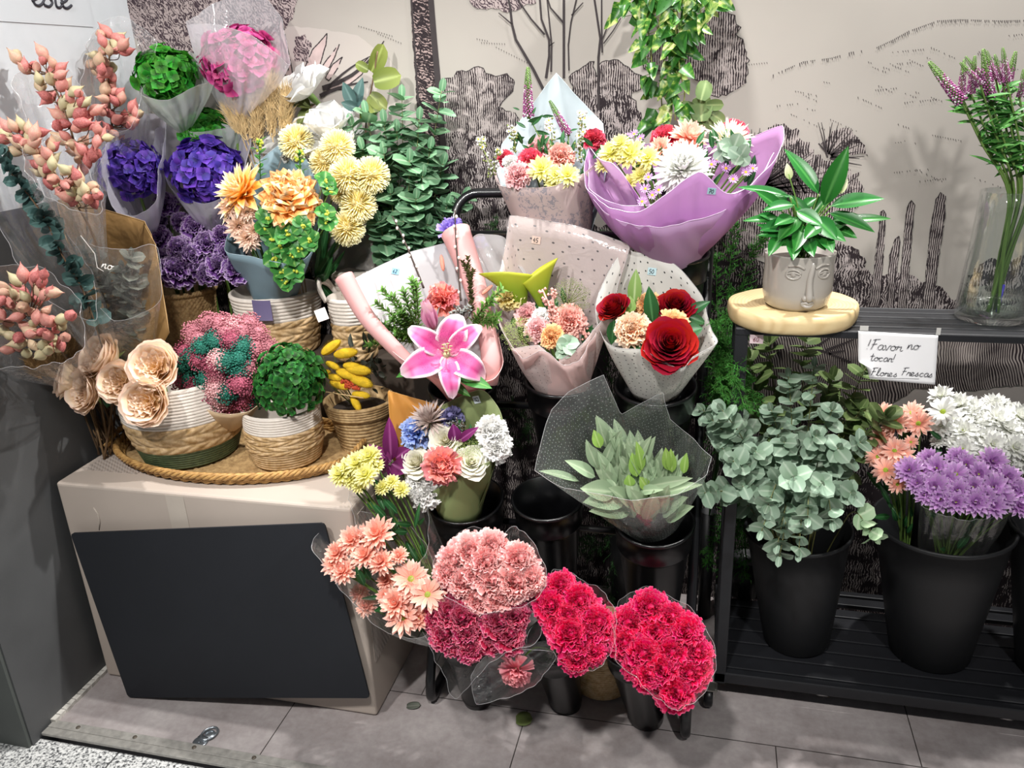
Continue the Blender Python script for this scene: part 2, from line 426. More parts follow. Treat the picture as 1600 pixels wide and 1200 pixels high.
# foliage top left, agave leaves
region([(194, -30), (200, 40), (225, 90), (230, 135), (300, 150), (350, 130), (400, 95), (452, 40), (470, -30)], 9, 1, 3)
region([(410, 30), (440, 40), (500, 45), (560, 55), (610, 95), (640, 135), (650, 460), (420, 460), (400, 160)], 1, 1, 1)
for q in ([(436, 40), (439, 26), (446, 60), (458, 118), (445, 118)], [(474, 112), (488, 78), (511, 52), (509, 70), (498, 108)],
          [(500, 108), (512, 92), (530, 69), (522, 92), (508, 116)], [(508, 122), (520, 100), (535, 89), (528, 106), (514, 126)],
          [(505, 140), (530, 128), (560, 108), (575, 90), (566, 116), (535, 140)]):
    region(q, 2, 2, .4, 2)
stroke(bow((504, 138), (600, 64), .10), 8, 1.5); stroke(bow((510, 140), (578, 88), -.05), 5, 1.2)
stroke(bow((500, 150), (575, 128), -.05), 7, 2); stroke(bow((450, 110), (425, 35), .08), 3, 1)
region([(458, 95), (462, 58), (476, 54), (485, 66), (482, 100)], 9, 2, 3)
# palm trunk
region([(640, -30), (672, -30), (677, 60), (684, 150), (694, 260), (702, 420), (660, 420), (655, 300), (650, 140), (644, 50)], 6, 2, 1, 0)
stroke([(671, -30), (678, 60), (688, 170), (697, 280), (706, 420)], 9, 10); stroke([(641, -30), (646, 50), (653, 150), (660, 300)], 3, 3)
# bushes
region([(692, 125), (715, 114), (747, 104), (767, 117), (790, 117), (806, 130), (792, 150), (777, 170), (797, 175), (813, 186), (792, 225), (782, 250), (830, 300), (830, 420), (698, 420), (692, 225), (687, 172), (688, 142)], 4, 1, 3.5, 1.6)
region([(694, 228), (712, 205), (735, 216), (760, 206), (790, 230), (830, 300), (830, 450), (700, 450)], 5, 2, 3)
region([(890, 122), (905, 107), (928, 96), (932, 120), (940, 96), (965, 94), (985, 111), (1000, 118), (1001, 138), (985, 146), (995, 165), (1002, 182), (990, 240), (950, 250), (930, 205), (915, 165), (895, 142)], 4, 1, 3, 1.6)
region([(925, 150), (950, 140), (985, 150), (1004, 185), (1000, 320), (920, 320)], 5, 2, 3)
region([(1118, 10), (1142, 20), (1157, 42), (1152, 52), (1161, 68), (1169, 94), (1164, 128), (1152, 141), (1116, 151), (1080, 114), (1006, 106), (1008, 78), (1060, 40)], 4, 1, 3.5, 1.6)
region([(726, -30), (733, 4), (745, 15), (768, 11), (792, 18), (812, 12), (836, 4), (845, -30)], 9, 1, 3)
for p, a, c in (([(849, 140), (833, 108), (806, 62), (800, 38), (797, 10), (790, -20)], 5, 3), ([(800, 38), (779, 20)], 2.5, 1.5),
                ([(853, 122), (858, 88), (858, 62), (846, 30), (842, -20)], 4, 3), ([(861, 112), (862, 70), (859, 40), (853, -20)], 3, 2),
                ([(851, 54), (830, 30), (812, 4), (806, -20)], 3, 2), ([(880, 35), (860, 12), (850, -20)], 3, 2), ([(858, 72), (866, 66)], 2, 1),
                ([(881, 122), (881, 60), (881, -20)], 4, 4), ([(889, 110), (888, 70), (892, 35), (905, -20)], 2.5, 2), ([(893, 24), (911, 4)], 2.5, 1.5),
                ([(935, 172), (935, 90), (938, 60), (932, 20), (926, -20)], 4, 3), ([(941, 82), (940, 40), (940, -20)], 3, 2),
                ([(941, 62), (948, 44), (963, 25), (972, 10)], 2, 1.5), ([(943, 68), (958, 48), (970, 28)], 2, 1.5)):
    stroke(p, a, c)
# palms on the right
def fan(cx, cy, a0, a1, n, r0, r1, w):
    for i in range(n):
        a = math.radians(a0+(a1-a0)*i/(n-1)+rnd.uniform(-3, 3)); r = r1*rnd.uniform(.8, 1.05)
        p0 = (cx+math.cos(a)*r0*rnd.uniform(.7, 1.4), cy-math.sin(a)*r0); p1 = (cx+math.cos(a)*r, cy-math.sin(a)*r+.0016*r*r)
        stroke(bow(p0, p1, rnd.uniform(-.04, .04), 3), w*rnd.uniform(.6, 1.2), .8, 5)
region([(1120, 330), (1150, 250), (1205, 195), (1245, 200), (1262, 226), (1290, 250), (1340, 270), (1352, 300), (1330, 330), (1300, 390), (1120, 400)], 4, 1, 6)
fan(1180, 300, 10, 100, 34, 18, 125, 3.2); fan(1270, 330, 20, 150, 24, 30, 100, 3)
region([(1293, 244), (1284, 226), (1300, 205), (1318, 198), (1335, 210), (1345, 222), (1357, 242), (1325, 240)], 4, 2, 3)
fan(1292, 246, -8, 105, 14, 6, 62, 3)
stroke([(1293, 246), (1285, 222)], 3, 1.5); stroke([(1293, 240), (1279, 224)], 3, 2)
# cacti and ground cover
region([(1285, 500), (1290, 398), (1312, 374), (1345, 398), (1362, 428), (1400, 430), (1440, 436), (1470, 452), (1492, 470), (1505, 450), (1530, 410), (1600, 402), (1700, 395), (1700, 505)], 5, 1, 5)
region([(1358, 480), (1366, 420), (1374, 350), (1376, 332), (1381, 328), (1384, 334), (1380, 400), (1374, 480)], 8, 2, .8, 1.6)
region([(1386, 485), (1390, 400), (1398, 374), (1404, 369), (1406, 378), (1400, 430), (1396, 485)], 8, 2, .8, 1.6)
region([(1402, 485), (1410, 400), (1417, 325), (1424, 313), (1429, 320), (1425, 360), (1416, 485)], 8, 2, .8, 1.6)
region([(1438, 490), (1446, 440), (1454, 360), (1462, 312), (1470, 300), (1477, 306), (1476, 340), (1464, 420), (1458, 490)], 8, 2, .8, 1.8)
# lower half of the wall
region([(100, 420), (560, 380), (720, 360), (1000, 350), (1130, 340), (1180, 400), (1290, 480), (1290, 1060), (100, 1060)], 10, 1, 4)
region([(1150, 505), (1700, 500), (1700, 596), (1560, 604), (1500, 612), (1430, 606), (1380, 640), (1150, 640)], 7, 3, 3)
region([(1380, 642), (1430, 608), (1500, 614), (1560, 606), (1700, 598), (1700, 640), (1500, 652), (1400, 655)], 1, 2, 1)
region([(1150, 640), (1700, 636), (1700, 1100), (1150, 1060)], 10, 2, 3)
for p in ([(1250, 552), (1275, 545), (1315, 560), (1330, 566)], [(1270, 546), (1300, 525)], [(1290, 548), (1310, 540), (1335, 530)], [(1205, 525), (1222, 560)], [(1295, 552), (1320, 548)]):
    stroke(p, 5, 2, 5)
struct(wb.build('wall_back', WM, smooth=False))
# ---------------------------------------------------------------- floor fitting and fallen leaves
p = onz(320, 1153, 0)
t = thing('floor_ring', 'flush steel pull ring set in the floor tile before the white box', 'floor ring', (p.x, p.y, 0))
A = Matrix.Translation((p.x+.003, p.y, .0)) @ Matrix.Rotation(math.radians(72), 4, 'Z')
b = MB(); b.lathe([(0, .0), (.019, .0), (.019, .003), (.016, .004), (0, .0035)], 24, A @ Matrix.Translation((-.016, 0, 0)))
b.build('base_plate', M_steel, t)
b = MB(); b.grid(lambda u, v: A @ V((.012+(.021+.0032*math.cos(2*PI*v))*math.cos(2*PI*u), (.021+.0032*math.cos(2*PI*v))*math.sin(2*PI*u)*.85, .0045+.0032*math.sin(2*PI*v))), 28, 8)
b.build('ring', M_steel, t)
b = MB(); b.box((-.006, 0, .005), (.012, .03, .004), A); b.lathe([(0, .0045), (.003, .0045), (.002, .006), (0, .006)], 8, A @ Matrix.Translation((-.02, 0, 0)))
b.lathe([(0, .002), (.014, .002), (.013, .0035), (0, .003)], 20, A @ Matrix.Translation((.012, 0, 0)))
b.build('clasp', M_steel, t)
# ---------------------------------------------------------------- box, board and tray on the left
M_card = plain('pale_cardboard', 'b9aca1', .7, var=.05, vs=5, bump=.05, bs=20)
M_tape = plain('clear_tape', 'c2b7ab', .3, var=.03)
def ribbed(name, col):
    t = NT(name); x = t.n('SeparateXYZ', {0: t.pos()})
    s_ = t.math('MULTIPLY', t.math('SINE', t.math('MULTIPLY', t.math('ADD', x.outputs[1], x.outputs[0]), 500)), t.math('SINE', t.math('MULTIPLY', t.math('ADD', x.outputs[2], t.math('MULTIPLY', x.outputs[0], 1)), 260)))
    c = t.mix(t.math('MULTIPLY', t.math('ADD', s_, 1), .22), srgb(col), srgb('8d837c'))
    p = t.n('BsdfPrincipled', {'Base Color': c, 'Roughness': .45}); t.set(p.inputs['Normal'], t.bump(s_, .5)); return t.surf(p.outputs[0])
M_rib = ribbed('bubble_sheet', 'b8aca3')
BX0, BX1, BY0, BY1, BZ = -1.566, -.768, 1.47, 1.915, .598
t = thing('cardboard_box', 'large white cardboard box standing on the tiles under the wicker tray', 'box', ((BX0+BX1)/2, (BY0+BY1)/2, 0))
b = MB(); b.box(((BX0+BX1)/2, (BY0+BY1)/2, BZ/2+.001), (BX1-BX0, BY1-BY0, BZ)); bevel(b.build('body', M_card, t, smooth=False), .008, 3)
b = MB(); b.box(((BX0+BX1)/2-.06, BY0-.0008, BZ-.075), (.05, .0006, .14)); b.build('tape', M_tape, t, smooth=False)
b = MB(); b.box((BX1+.0012, (BY0+BY1)/2+.0, .36), (.002, BY1-BY0-.05, .42)); b.build('bubble_sheet', M_rib, t, smooth=False)
b = MB(); b.box((BX0+.1, (BY0+BY1)/2, BZ+.0015), (.16, .3, .0014)); b.build('bubble_sheet', M_rib, t, smooth=False)
b = MB()   # a dent line in the front
b.tube([at(146, 793, BY0-.0005), at(153, 803, BY0-.0005), at(156, 815, BY0-.0005), at(155, 828, BY0-.0005)], [.001, .002, .002, .001], 6)
b.build('crease', M_tape, t)

M_black = plain('matt_black_board', '23252a', .75, var=.06, vs=8, spec=.3)
TL, TR, BR, BL = at(112, 832, 1.452), at(508, 816, 1.455), at(579, 1089, 1.45), onz(202, 1088, .002)
nrm = (TR-TL).cross(BL-TL).normalized()
if nrm.y > 0: nrm = -nrm
b = MB(); th = nrm*.005
def rr_(a, c, d):  # a small rounded corner
    e1 = (c-a).normalized(); e2 = (d-a).normalized(); r = .009
    return [a+e1*r*1.0, a+e1*r*.3+e2*r*.3, a+e2*r*1.0]
ring = rr_(TL, BL, TR)+rr_(TR, TL, BR)+rr_(BR, TR, BL)+rr_(BL, BR, TL)
b.face([p+th for p in ring]); b.face([p for p in ring[::-1]])
for i in range(len(ring)):
    j = (i+1) % len(ring); b.face([ring[i], ring[j], ring[j]+th, ring[i]+th])
bo = b.build('blank_board', M_black, smooth=False, origin=BL); tag(bo, 'blank matt black board leaning against the front of the white box', 'board')

def wickermat(name, c1, c2):
    t = NT(name); n = t.noise(70, t.pos(), 3, .6); c = t.ramp(n, [(.3, srgb(c2)), (.65, srgb(c1))])
    p = t.n('BsdfPrincipled', {'Base Color': c, 'Roughness': .6}); t.set(p.inputs['Normal'], t.bump(t.noise(300, t.pos(), 2), .25)); return t.surf(p.outputs[0])
M_wick = wickermat('golden_wicker', 'c49a5c', '8a6232')
M_wickd = wickermat('tan_wicker', 'c9a877', '94744c')
M_straw = wickermat('pale_straw', 'cdb088', 'a3814f')
M_rope = plain('white_cotton_rope', 'd3cac0', .85, var=.06, vs=60, bump=.25, bs=500)
M_green = wickermat('green_dyed_straw', '4d5b3a', '36432a')
M_jute = wickermat('jute_cord', 'bfa377', '8c6d44')
M_soil = plain('dark_soil', '2a211b', .95, var=.3, vs=90, bump=.6)

zr = .632
pl_, pr_ = onz(163, 694, zr), onz(552, 706, zr); TC = V(((pl_.x+pr_.x)/2+.005, 1.708, BZ+.002)); TA = (pr_-pl_).length/2; TB = .192
t = thing('wicker_tray', 'oval golden wicker tray on top of the white box', 'tray', TC)
b = MB()
b.grid(lambda u, v: TC+V((TA*.93*v*math.cos(2*PI*u), TB*.93*v*math.sin(2*PI*u), .006+.0035*math.sin(u*2*PI*36)*math.sin(v*60))), 144, 24)
b.build('base', M_wickd, t)
def strands(b, C, A, B, z, wob, r, N, k, n=220, rr=.0045):
    for q in range(k):
        b.tube([C+V(((A+wob*math.cos(N*a+2*PI*q/k))*math.cos(a), (B+wob*math.cos(N*a+2*PI*q/k))*math.sin(a), z+wob*math.sin(N*a+2*PI*q/k))) for a in [2*PI*i/n for i in range(n+1)]], rr, 6, caps=False)
b = MB()
for row, (z, g) in enumerate(((.008, .955), (.015, .975))): strands(b, TC, TA*g, TB*g, z, .0035, .004, 34, 2, 260, .0042)
b.build('side', M_wick, t)
b = MB(); strands(b, TC, TA, TB, .025, .0055, .005, 30, 4, 300, .0042); b.build('rim', M_wick, t)
for sx in (-1, 1):
    b = MB(); hc = TC+V((sx*TA*.985, .0, .029))
    for q in range(3):
        b.tube([hc+V((sx*(.012*math.sin(PI*i/20))+.004*math.cos(i*1.2+q*2.1), -.085+.17*i/20, .016*math.sin(PI*i/20)+.004*math.sin(i*1.2+q*2.1))) for i in range(21)], .0046, 6)
    b.build('handle', M_wick, t)

def coil(b, M, Rf, z0, z1, rows, n=56, mi=0, inner=True, wob=None):
    prof = []
    h = (z1-z0)/rows
    for i in range(rows):
        for k in range(5):
            a = PI*k/4; z = z0+h*i+h*(.5-.5*math.cos(a)); prof.append((Rf(z)+h*.28*math.sin(a), z))
    b.lathe(prof, n, M, mi, wob)
def braid(b, M, Rf, z0, z1, rows, n=150, amp=.0045, k=26):
    m = rows*8
    def fn(u, v):
        z = z0+(z1-z0)*v; a = 2*PI*u; rw = v*rows; fr = rw-math.floor(rw)
        sgn = 1 if int(min(rw, rows-.001)) % 2 else -1
        ph = a*k+sgn*fr*2.4*PI
        q = abs(math.sin(ph*.5))**.6*math.sin(PI*min(1, max(0, fr)))**.5
        r = Rf(z)+amp*q; return M @ V((r*math.cos(a), r*math.sin(a), z))
    b.grid(fn, n, m)
def lining(b, M, Rf, z0, z1, n=40, d=.008):
    b.lathe([(Rf(z1)+.001, z1), (Rf(z1)-d*.5, z1+.003), (Rf(z1)-d, z1), (Rf(z0)-d, z0+d), (0.0001, z0+d)], n, M)

# big three-band basket on the tray
BB = onz(284, 735, TC.z+.010); BB.y += .112; BB.x -= .045
k_ = mpp(BB)
t = thing('rope_basket', 'wide basket with white rope top, plaited straw middle and green bottom on the tray', 'basket', BB)
Mx = Matrix.Translation(BB); Rb = lambda z: .117+.034*math.sin(min(1, z/.16)*PI/2)*(1.0)-(.012*max(0, (z-.14)/.08))
b = MB(); b.lathe([(0, .0), (.10, 0), (.116, .004)], 40, Mx); coil(b, Mx, Rb, .002, .050, 7); b.build('green_band', M_green, t)
b = MB(); braid(b, Mx, Rb, .048, .122, 3, k=22); b.build('plaited_band', M_straw, t)
b = MB(); coil(b, Mx, Rb, .120, .214, 12); lining(b, Mx, Rb, .01, .214); b.build('white_band', M_rope, t)
# small straw basket on the tray
SB = onz(437, 738, TC.z+.010); SB.y += .085; SB.x -= .022
t = thing('rope_basket', 'small straw basket with a white rim holding the green hydrangea on the tray', 'basket', SB)
Mx = Matrix.Translation(SB); Rs = lambda z: .083+.012*min(1, z/.05)
b = MB(); b.lathe([(0, 0), (.07, 0), (.083, .003)], 40, Mx); coil(b, Mx, Rs, .002, .045, 6); b.build('coiled_band', M_straw, t)
b = MB(); braid(b, Mx, Rs, .044, .098, 4, k=15, amp=.004); b.build('plaited_band', M_straw, t)
b = MB(); coil(b, Mx, Rs, .097, .143, 7); lining(b, Mx, Rs, .01, .143); b.build('white_band', M_rope, t)
# jute pot
JB = V((-.872, 1.79, BZ+.002))
t = thing('jute_pot', 'tapered tan jute pot on the box corner holding yellow dried grasses', 'pot', JB)
Mx = Matrix.Translation(JB); Rj = lambda z: .056+.026*z/.13+(.008 if z > .10 else 0)
b = MB(); b.lathe([(0, 0), (.05, 0), (.057, .003)], 32, Mx); coil(b, Mx, Rj, .002, .101, 10); coil(b, Mx, Rj, .100, .136, 5); lining(b, Mx, Rj, .01, .136, 40, .007); b.build('body', M_jute, t)
b = MB(); b.lathe([(0, .110), (.072, .110)], 24, Mx); b.build('filling', M_soil, t)
# crate that carries the back row
CRZ = .80
M_crate = plain('dark_crate_wood', '4a3f36', .8, var=.15, vs=12, bump=.2)
t = thing('wooden_crate', 'dark wooden crate behind the white box under the back row of baskets', 'crate', (-1.17, 2.02, 0))
b = MB(); b.box((-1.17, 2.02, CRZ/2), (.80, .19, CRZ)); bevel(b.build('body', M_crate, t, smooth=False), .004)
# wicker basket of carnations
WBk = V((0, 0, CRZ)); p = at(291, 450, 2.0); WBk.x, WBk.y = p.x, 1.985; hW = p.z-CRZ
t = thing('wicker_basket', 'tan woven wicker basket holding the purple carnations', 'basket', WBk)
Mx = Matrix.Translation(WBk)
def woven(b, M, r0, r1, h, n=160, m=44, ribs=40):
    def fn(u, v):
        a = 2*PI*u; row = int(v*m*.5); r = r0+(r1-r0)*v+.0028*math.sin(a*ribs+(PI if row % 2 else 0)); return M @ V((r*math.cos(a), r*math.sin(a), h*v))
    b.grid(fn, n, m)
b = MB(); woven(b, Mx, .068, .088, hW); b.lathe([(0, .002), (.068, .002)], 24, Mx); b.lathe([(.088, hW), (.082, hW), (.062, .02)], 32, Mx); b.build('body', M_wickd, t)
b = MB(); strands(b, WBk+V((0, 0, hW)), .089, .089, 0, .004, .004, 24, 3, 160, .0045); b.build('rim', M_wickd, t)
# white rope basket under the orange bouquet
p = at(430, 452, 1.97); RB = V((p.x, 1.97, CRZ)); hR = p.z-CRZ
t = thing('rope_basket', 'white topped rope basket with plaited straw sides holding the orange dahlia bouquet', 'basket', RB)
Mx = Matrix.Translation(RB); Rr = lambda z: .098+.026*min(1, max(0, z)/hR)
wv = lambda a, v: 1+.012*math.sin(3*a+1)
b = MB(); b.lathe([(0, 0), (.09, 0), (.098, .003)], 40, Mx); braid(b, Mx, Rr, .002, hR*.62, 5, k=18); b.build('plaited_band', M_straw, t)
b = MB(); coil(b, Mx, Rr, hR*.60, hR, 7, wob=wv); lining(b, Mx, Rr, .01, hR); b.build('white_band', M_rope, t)
b = MB()
q0 = RB+V((.03, -.125, hR-.002)); b.grid(lambda u, v: q0+V((-.027+.054*u, -.004-.004*math.sin(PI*u), .006-.055*v)), 6, 6); b.build('ribbon', petalmat('violet_organza', '6f678c', '7d759a', rough=.4), t)
b = MB(); tg = at(500, 487, 1.86); b.grid(lambda u, v: tg+CR*(-.016+.028*u+.012*v)*1.0+CD*(-.012+.03*v+.010*(1-u)), 2, 2); b.build('paper_tag', plain('tag_paper', 'e8dcd6', .7), t)
# two white rope baskets with looped handles
for (u, v, Y, rr0, lab) in ((548, 462, 1.93, .062, 'white rope basket with looped handle between the dahlia basket and pink paper'),
                            (560, 418, 2.03, .075, 'white rope basket with thick loops, farthest back behind the pink paper')):
    p = at(u, v, Y); B_ = V((p.x, Y, CRZ)); h = p.z-CRZ
    t = thing('rope_basket', lab, 'basket', B_)
    Mx = Matrix.Translation(B_); R_ = lambda z, q=rr0, hh=h: q*(.85+.15*max(0, z)/hh)
    b = MB(); b.lathe([(0, 0), (rr0*.8, 0), (rr0*.85, .003)], 30, Mx); braid(b, Mx, R_, .002, h*.62, 5, n=110, k=14); b.build('plaited_band', M_straw, t)
    b = MB(); coil(b, Mx, R_, h*.6, h, 7, 40); lining(b, Mx, R_, .01, h); b.build('white_band', M_rope, t)
    for sx in (-1, 1):
        b = MB()
        for q in (0, .011):
            b.tube(bez([B_+V((sx*rr0*.9, -.035, h-.01)), B_+V((sx*(rr0+.012), -.028, h+.02+q)), B_+V((sx*(rr0+.02), 0, h+.035+q)), B_+V((sx*(rr0+.012), .028, h+.02+q)), B_+V((sx*rr0*.9, .035, h-.01))], 20), .0055, 8)
        b.build('handle', M_rope, t)

# ---------------------------------------------------------------- tube stand and its buckets
M_tube = plain('black_painted_tube', '0f0f12', .35, var=.1, vs=20, coat=.3)
M_bkt = plain('glossy_black_plastic', '08080a', .28, spec=.5)
M_bktm = plain('matt_black_plastic', '1b1c1e', .48, spec=.45)
M_metal = plain('bright_metal', 'b9b7b0', .3, .9)
LEAN = .41
def pole(x, z): return V((x, 1.515+LEAN*z, z))
XL, XR = -.645, -.008
t = thing('tube_stand', 'leaning black tube stand that holds the tiers of flower buckets', 'flower stand', (-.33, 1.75, 0))
ztop = 1.225; c = .06
path = [pole(XL, .0125)+V((0, 0, 0))]
path = bez([V((XL, 2.0, .014)), V((XL, 1.62, .014)), V((XL, 1.545, .02)), pole(XL, .06), pole(XL, .12)], 24)+[pole(XL, .5), pole(XL, .9), pole(XL, ztop-c)]
path += [pole(XL+c*(1-math.cos(a)), ztop-c+c*math.sin(a)) for a in [PI/2*i/8 for i in range(1, 9)]]
path += [pole(XR-c, ztop)]+[pole(XR-c+c*math.sin(a), ztop-c+c*math.cos(a)) for a in [PI/2*i/8 for i in range(1, 9)]]
path += [pole(XR, .9), pole(XR, .5), pole(XR, .12)]+bez([pole(XR, .12), pole(XR, .06), V((XR, 1.545, .02)), V((XR, 1.62, .014)), V((XR, 2.0, .014))], 24)[1:]
b = MB(); b.tube(path, .0125, 12); b.build('frame', M_tube, t)
for z in (.18, .46, .73, .99, 1.125):
    b = MB(); b.tube([pole(XL, z), pole(XR, z)], .009 if z < 1.1 else .0115, 10); b.build('cross_bar', M_tube, t)
b = MB(); b.tube([V((XL, 2.0, .014)), V((XR, 2.0, .014))], .0115, 10); b.build('floor_bar', M_tube, t)
for x in (XL, XR):
    b = MB(); b.tube([V((x, 2.0, .014)), pole(x, 1.0)], .010, 10); b.build('brace', M_tube, t)
def bucket(label, u, v, Y, r, h, lean, group=None, mat=None, base=None, rings=True, rb=.68):
    """tall cut-flower bucket; (u, v, Y) is the middle of its mouth"""
    top = at(u, v, Y); ax = V((0, -math.sin(lean), math.cos(lean)))
    bot = top-ax*h if base is None else V(base); ax = (top-bot).normalized(); h = (top-bot).length
    o = thing('flower_bucket', label, 'bucket', bot, group)
    M = Matrix.Translation(bot) @ ax.to_track_quat('Z', 'Y').to_matrix().to_4x4()
    R = lambda z: r*(rb+(1-rb)*z/h)
    pr = [(0, .003), (R(0)-.006, 0), (R(0), .005)]
    if rings: pr += [(R(h*.1), h*.1), (R(h*.1)+.002, h*.105), (R(h*.12), h*.12)]
    pr += [(R(h*.5), h*.5), (R(h*.74), h*.74)]
    if rings: pr += [(R(h*.76)+.001, h*.755), (R(h*.76)+.0045, h*.765), (R(h*.78)+.0045, h*.775), (R(h*.79)+.003, h*.785)]
    pr += [(R(h*.97)+(.003 if rings else 0), h*.965), (R(h)+.004, h*.97), (R(h)+.005, h*.99), (R(h)+.002, h), (R(h)-.002, h*.995), (R(h*.6)-.004, h*.6), (R(h*.3)-.004, h*.3), (0, h*.3)]
    b = MB(); b.lathe(pr, 48, M); b.build('body', mat or M_bkt, o); return o, top, ax, bot
GB = 'tall black buckets on the tube stand'
bucket('black bucket on the top tier under the lilac wrapped bouquet', 1056, 394, 1.88, .073, .27, .12)
bucket('black bucket on the top tier behind the dotted paper of the calla bouquet', 868, 385, 1.90, .073, .27, .12)
bucket('black bucket on the second tier under the pink lily bouquet', 722, 600, 1.72, .08, .27, .15)
bucket('black bucket on the second tier under the calla bouquet', 880, 588, 1.73, .088, .28, .15)
bucket('black bucket on the second tier under the red rose bouquet', 1024, 600, 1.71, .088, .28, .15)
bucket('black bucket on the third tier under the orange and olive paper bouquet', 727, 778, 1.62, .088, .28, .18)
bucket('empty black bucket in the middle of the third tier', 855, 776, 1.62, .080, .28, .18)
bucket('black bucket on the third tier under the grey green foliage bunch', 1022, 812, 1.60, .086, .28, .16)
def fbucket(label, ub, vb, ut, vt, Yt, r):
    p = onz(ub, vb-8, .002); p.y += .045
    return bucket(label, ut, vt, Yt, r, .3, .1, base=p, rings=True)
fbucket('black bucket on the floor under the crimson and pink carnations', 740, 1120, 722, 985, 1.49, .055)
fbucket('black bucket on the floor under the middle bunch of cerise carnations', 880, 1126, 862, 1000, 1.49, .058)
fbucket('black bucket on the floor under the right bunch of cerise carnations', 1008, 1150, 985, 1000, 1.48, .062)
# straw basket standing behind them
p = onz(935, 1098, 0); t = thing('straw_basket', 'pale straw basket on the floor between two black buckets', 'basket', (p.x, p.y+.07, 0))
b = MB(); Mx = Matrix.Translation((p.x, p.y+.07, 0)); b.lathe([(0, .002), (.06, 0), (.072, .012)], 32, Mx); coil(b, Mx, lambda z: .070+.03*z/.16, .01, .17, 22); lining(b, Mx, lambda z: .070+.03*z/.16, .01, .17); b.build('body', M_straw, t)

# ---------------------------------------------------------------- rack on the right
M_rack = plain('charcoal_powder_coat', '1b1c20', .5, var=.1, vs=30)
t = thing('slatted_rack', 'low charcoal metal rack with slatted shelves on castors', 'rack', (.6, 1.9, 0))
RX0, RX1, RY0, RY1 = .055, 1.75, 1.69, 2.10; US = .986
def rackbox(name, x0, x1, y0, y1, z0, z1, bev=.003):
    b = MB(); b.box(((x0+x1)/2, (y0+y1)/2, (z0+z1)/2), (x1-x0, y1-y0, z1-z0)); bevel(b.build(name, M_rack, t, smooth=False), bev)
for x in (RX0, RX1-.028):
    rackbox('post', x, x+.028, RY0, RY0+.028, .055, US-.004); rackbox('post', x, x+.028, RY1-.028, RY1, .055, .30); rackbox('post', x, x+.028, 1.85, 1.878, .08, US-.004)
rackbox('lower_rail', RX0, RX1, RY0-.0, RY0+.022, .058, .088); rackbox('lower_rail', RX0, RX1, RY1-.022, RY1, .058, .088)
for x in (RX0, RX1-.025): rackbox('side_rail', x, x+.025, RY0, RY1, .058, .086)
ys = [1.716, 1.768, 1.820, 1.872, 1.924, 1.976, 2.034]
for y in ys: rackbox('slat', RX0+.026, RX1-.026, y, y+(.046 if y < 1.97 else .034), .074, .088, .002)
for i in range(5): rackbox('shelf_slat', RX0, RX1, RY0+.004+i*.0365, RY0+.004+i*.0365+.029, US-.008, US, .002)
rackbox('shelf_rail', RX0, RX1, RY0-.002, RY0+.006, US-.016, US+.001)
rackbox('shelf_rail', RX0, RX1, RY0+.178, RY0+.186, US-.012, US+.001)
for (x, y) in ((RX0-.012, 1.672), (RX1, 1.672), (RX0+.01, 2.09)):
    b = MB(); b.lathe([(0, -.011), (.022, -.011), (.026, -.007), (.026, .007), (.022, .011), (0, .011)], 24, Matrix.Translation((x, y, .0265)) @ Matrix.Rotation(math.radians(90), 4, 'Y')); cs = b.build('castor', M_tube, t)
    b = MB(); b.box((x+.004, y, .056), (.034, .03, .004)); b.box((x+.017, y, .045), (.002, .022, .03)); b.box((x-.013, y, .045), (.002, .022, .03)); b.build('bracket', M_metal, cs, smooth=False)
B1 = bucket('matt black bucket on the lower rack shelf holding the eucalyptus stems', 1247, 823, 1.86, .125, .36, 0, mat=M_bktm, base=V((.262, 1.86, .0885)), rings=False, rb=.66)
B2 = bucket('matt black bucket on the lower rack shelf under the lilac chrysanthemums', 1474, 812, 1.87, .152, .4, 0, mat=M_bktm, base=V((.585, 1.875, .0885)), rings=False, rb=.62)
B3 = bucket('matt black bucket cut by the right edge of the lower rack shelf', 1672, 815, 1.86, .12, .4, 0, mat=M_bktm, base=V((.865, 1.86, .0885)), rings=False, rb=.7)

# wood slice, face pot, vase, sign
def slicemat():
    t = NT('pine_slice'); o = t.n('SeparateXYZ', {0: t.obj()})
    r = t.math('SQRT', t.math('ADD', t.math('MULTIPLY', t.math('ADD', o.outputs[0], -.02), t.math('ADD', o.outputs[0], -.02)), t.math('MULTIPLY', t.math('ADD', o.outputs[1], .01), t.math('ADD', o.outputs[1], .01))))
    r = t.math('ADD', r, t.math('MULTIPLY', t.noise(9, t.obj(), 2), .012))
    k = t.math('POWER', t.math('ABSOLUTE', t.math('SINE', t.math('MULTIPLY', r, 420))), 3)
    c = t.mix(t.math('MULTIPLY', k, .45), srgb('d9c08f'), srgb('b08c54'))
    e = t.noise(40, t.n('Mapping', {'Vector': t.obj(), 'Scale': (1, 1, .12)}).outputs[0], 4, .6)
    c = t.mix(t.math('MULTIPLY', e, .35), c, srgb('e6d3aa'))
    p = t.n('BsdfPrincipled', {'Base Color': c, 'Roughness': .6}); t.set(p.inputs['Normal'], t.bump(t.noise(60, t.obj(), 4), .2)); return t.surf(p.outputs[0])
pW = onz(1238, 472, US+.037); WC = V((pW.x, pW.y, US+.001)); WR = 97*mpp(pW)
WC.y = max(WC.y, RY0+.05)
b = MB(); wob = lambda a, v: 1+.018*math.sin(2*a+.5)+.012*math.sin(5*a)+.008*math.sin(9*a+1)
b.lathe([(0, 0), (WR*.95, 0), (WR*.985, .004), (WR, .012), (WR*1.005, .024), (WR*.99, .033), (WR*.965, .037), (WR*.5, .0372), (0, .037)], 72, wob=wob)
ws = b.build('wood_slice', slicemat(), origin=(0, 0, 0)); ws.location = WC; WL[ws.name] = WC
tag(ws, 'round pale wood slice on the upper rack shelf under the face planter', 'wood slice')
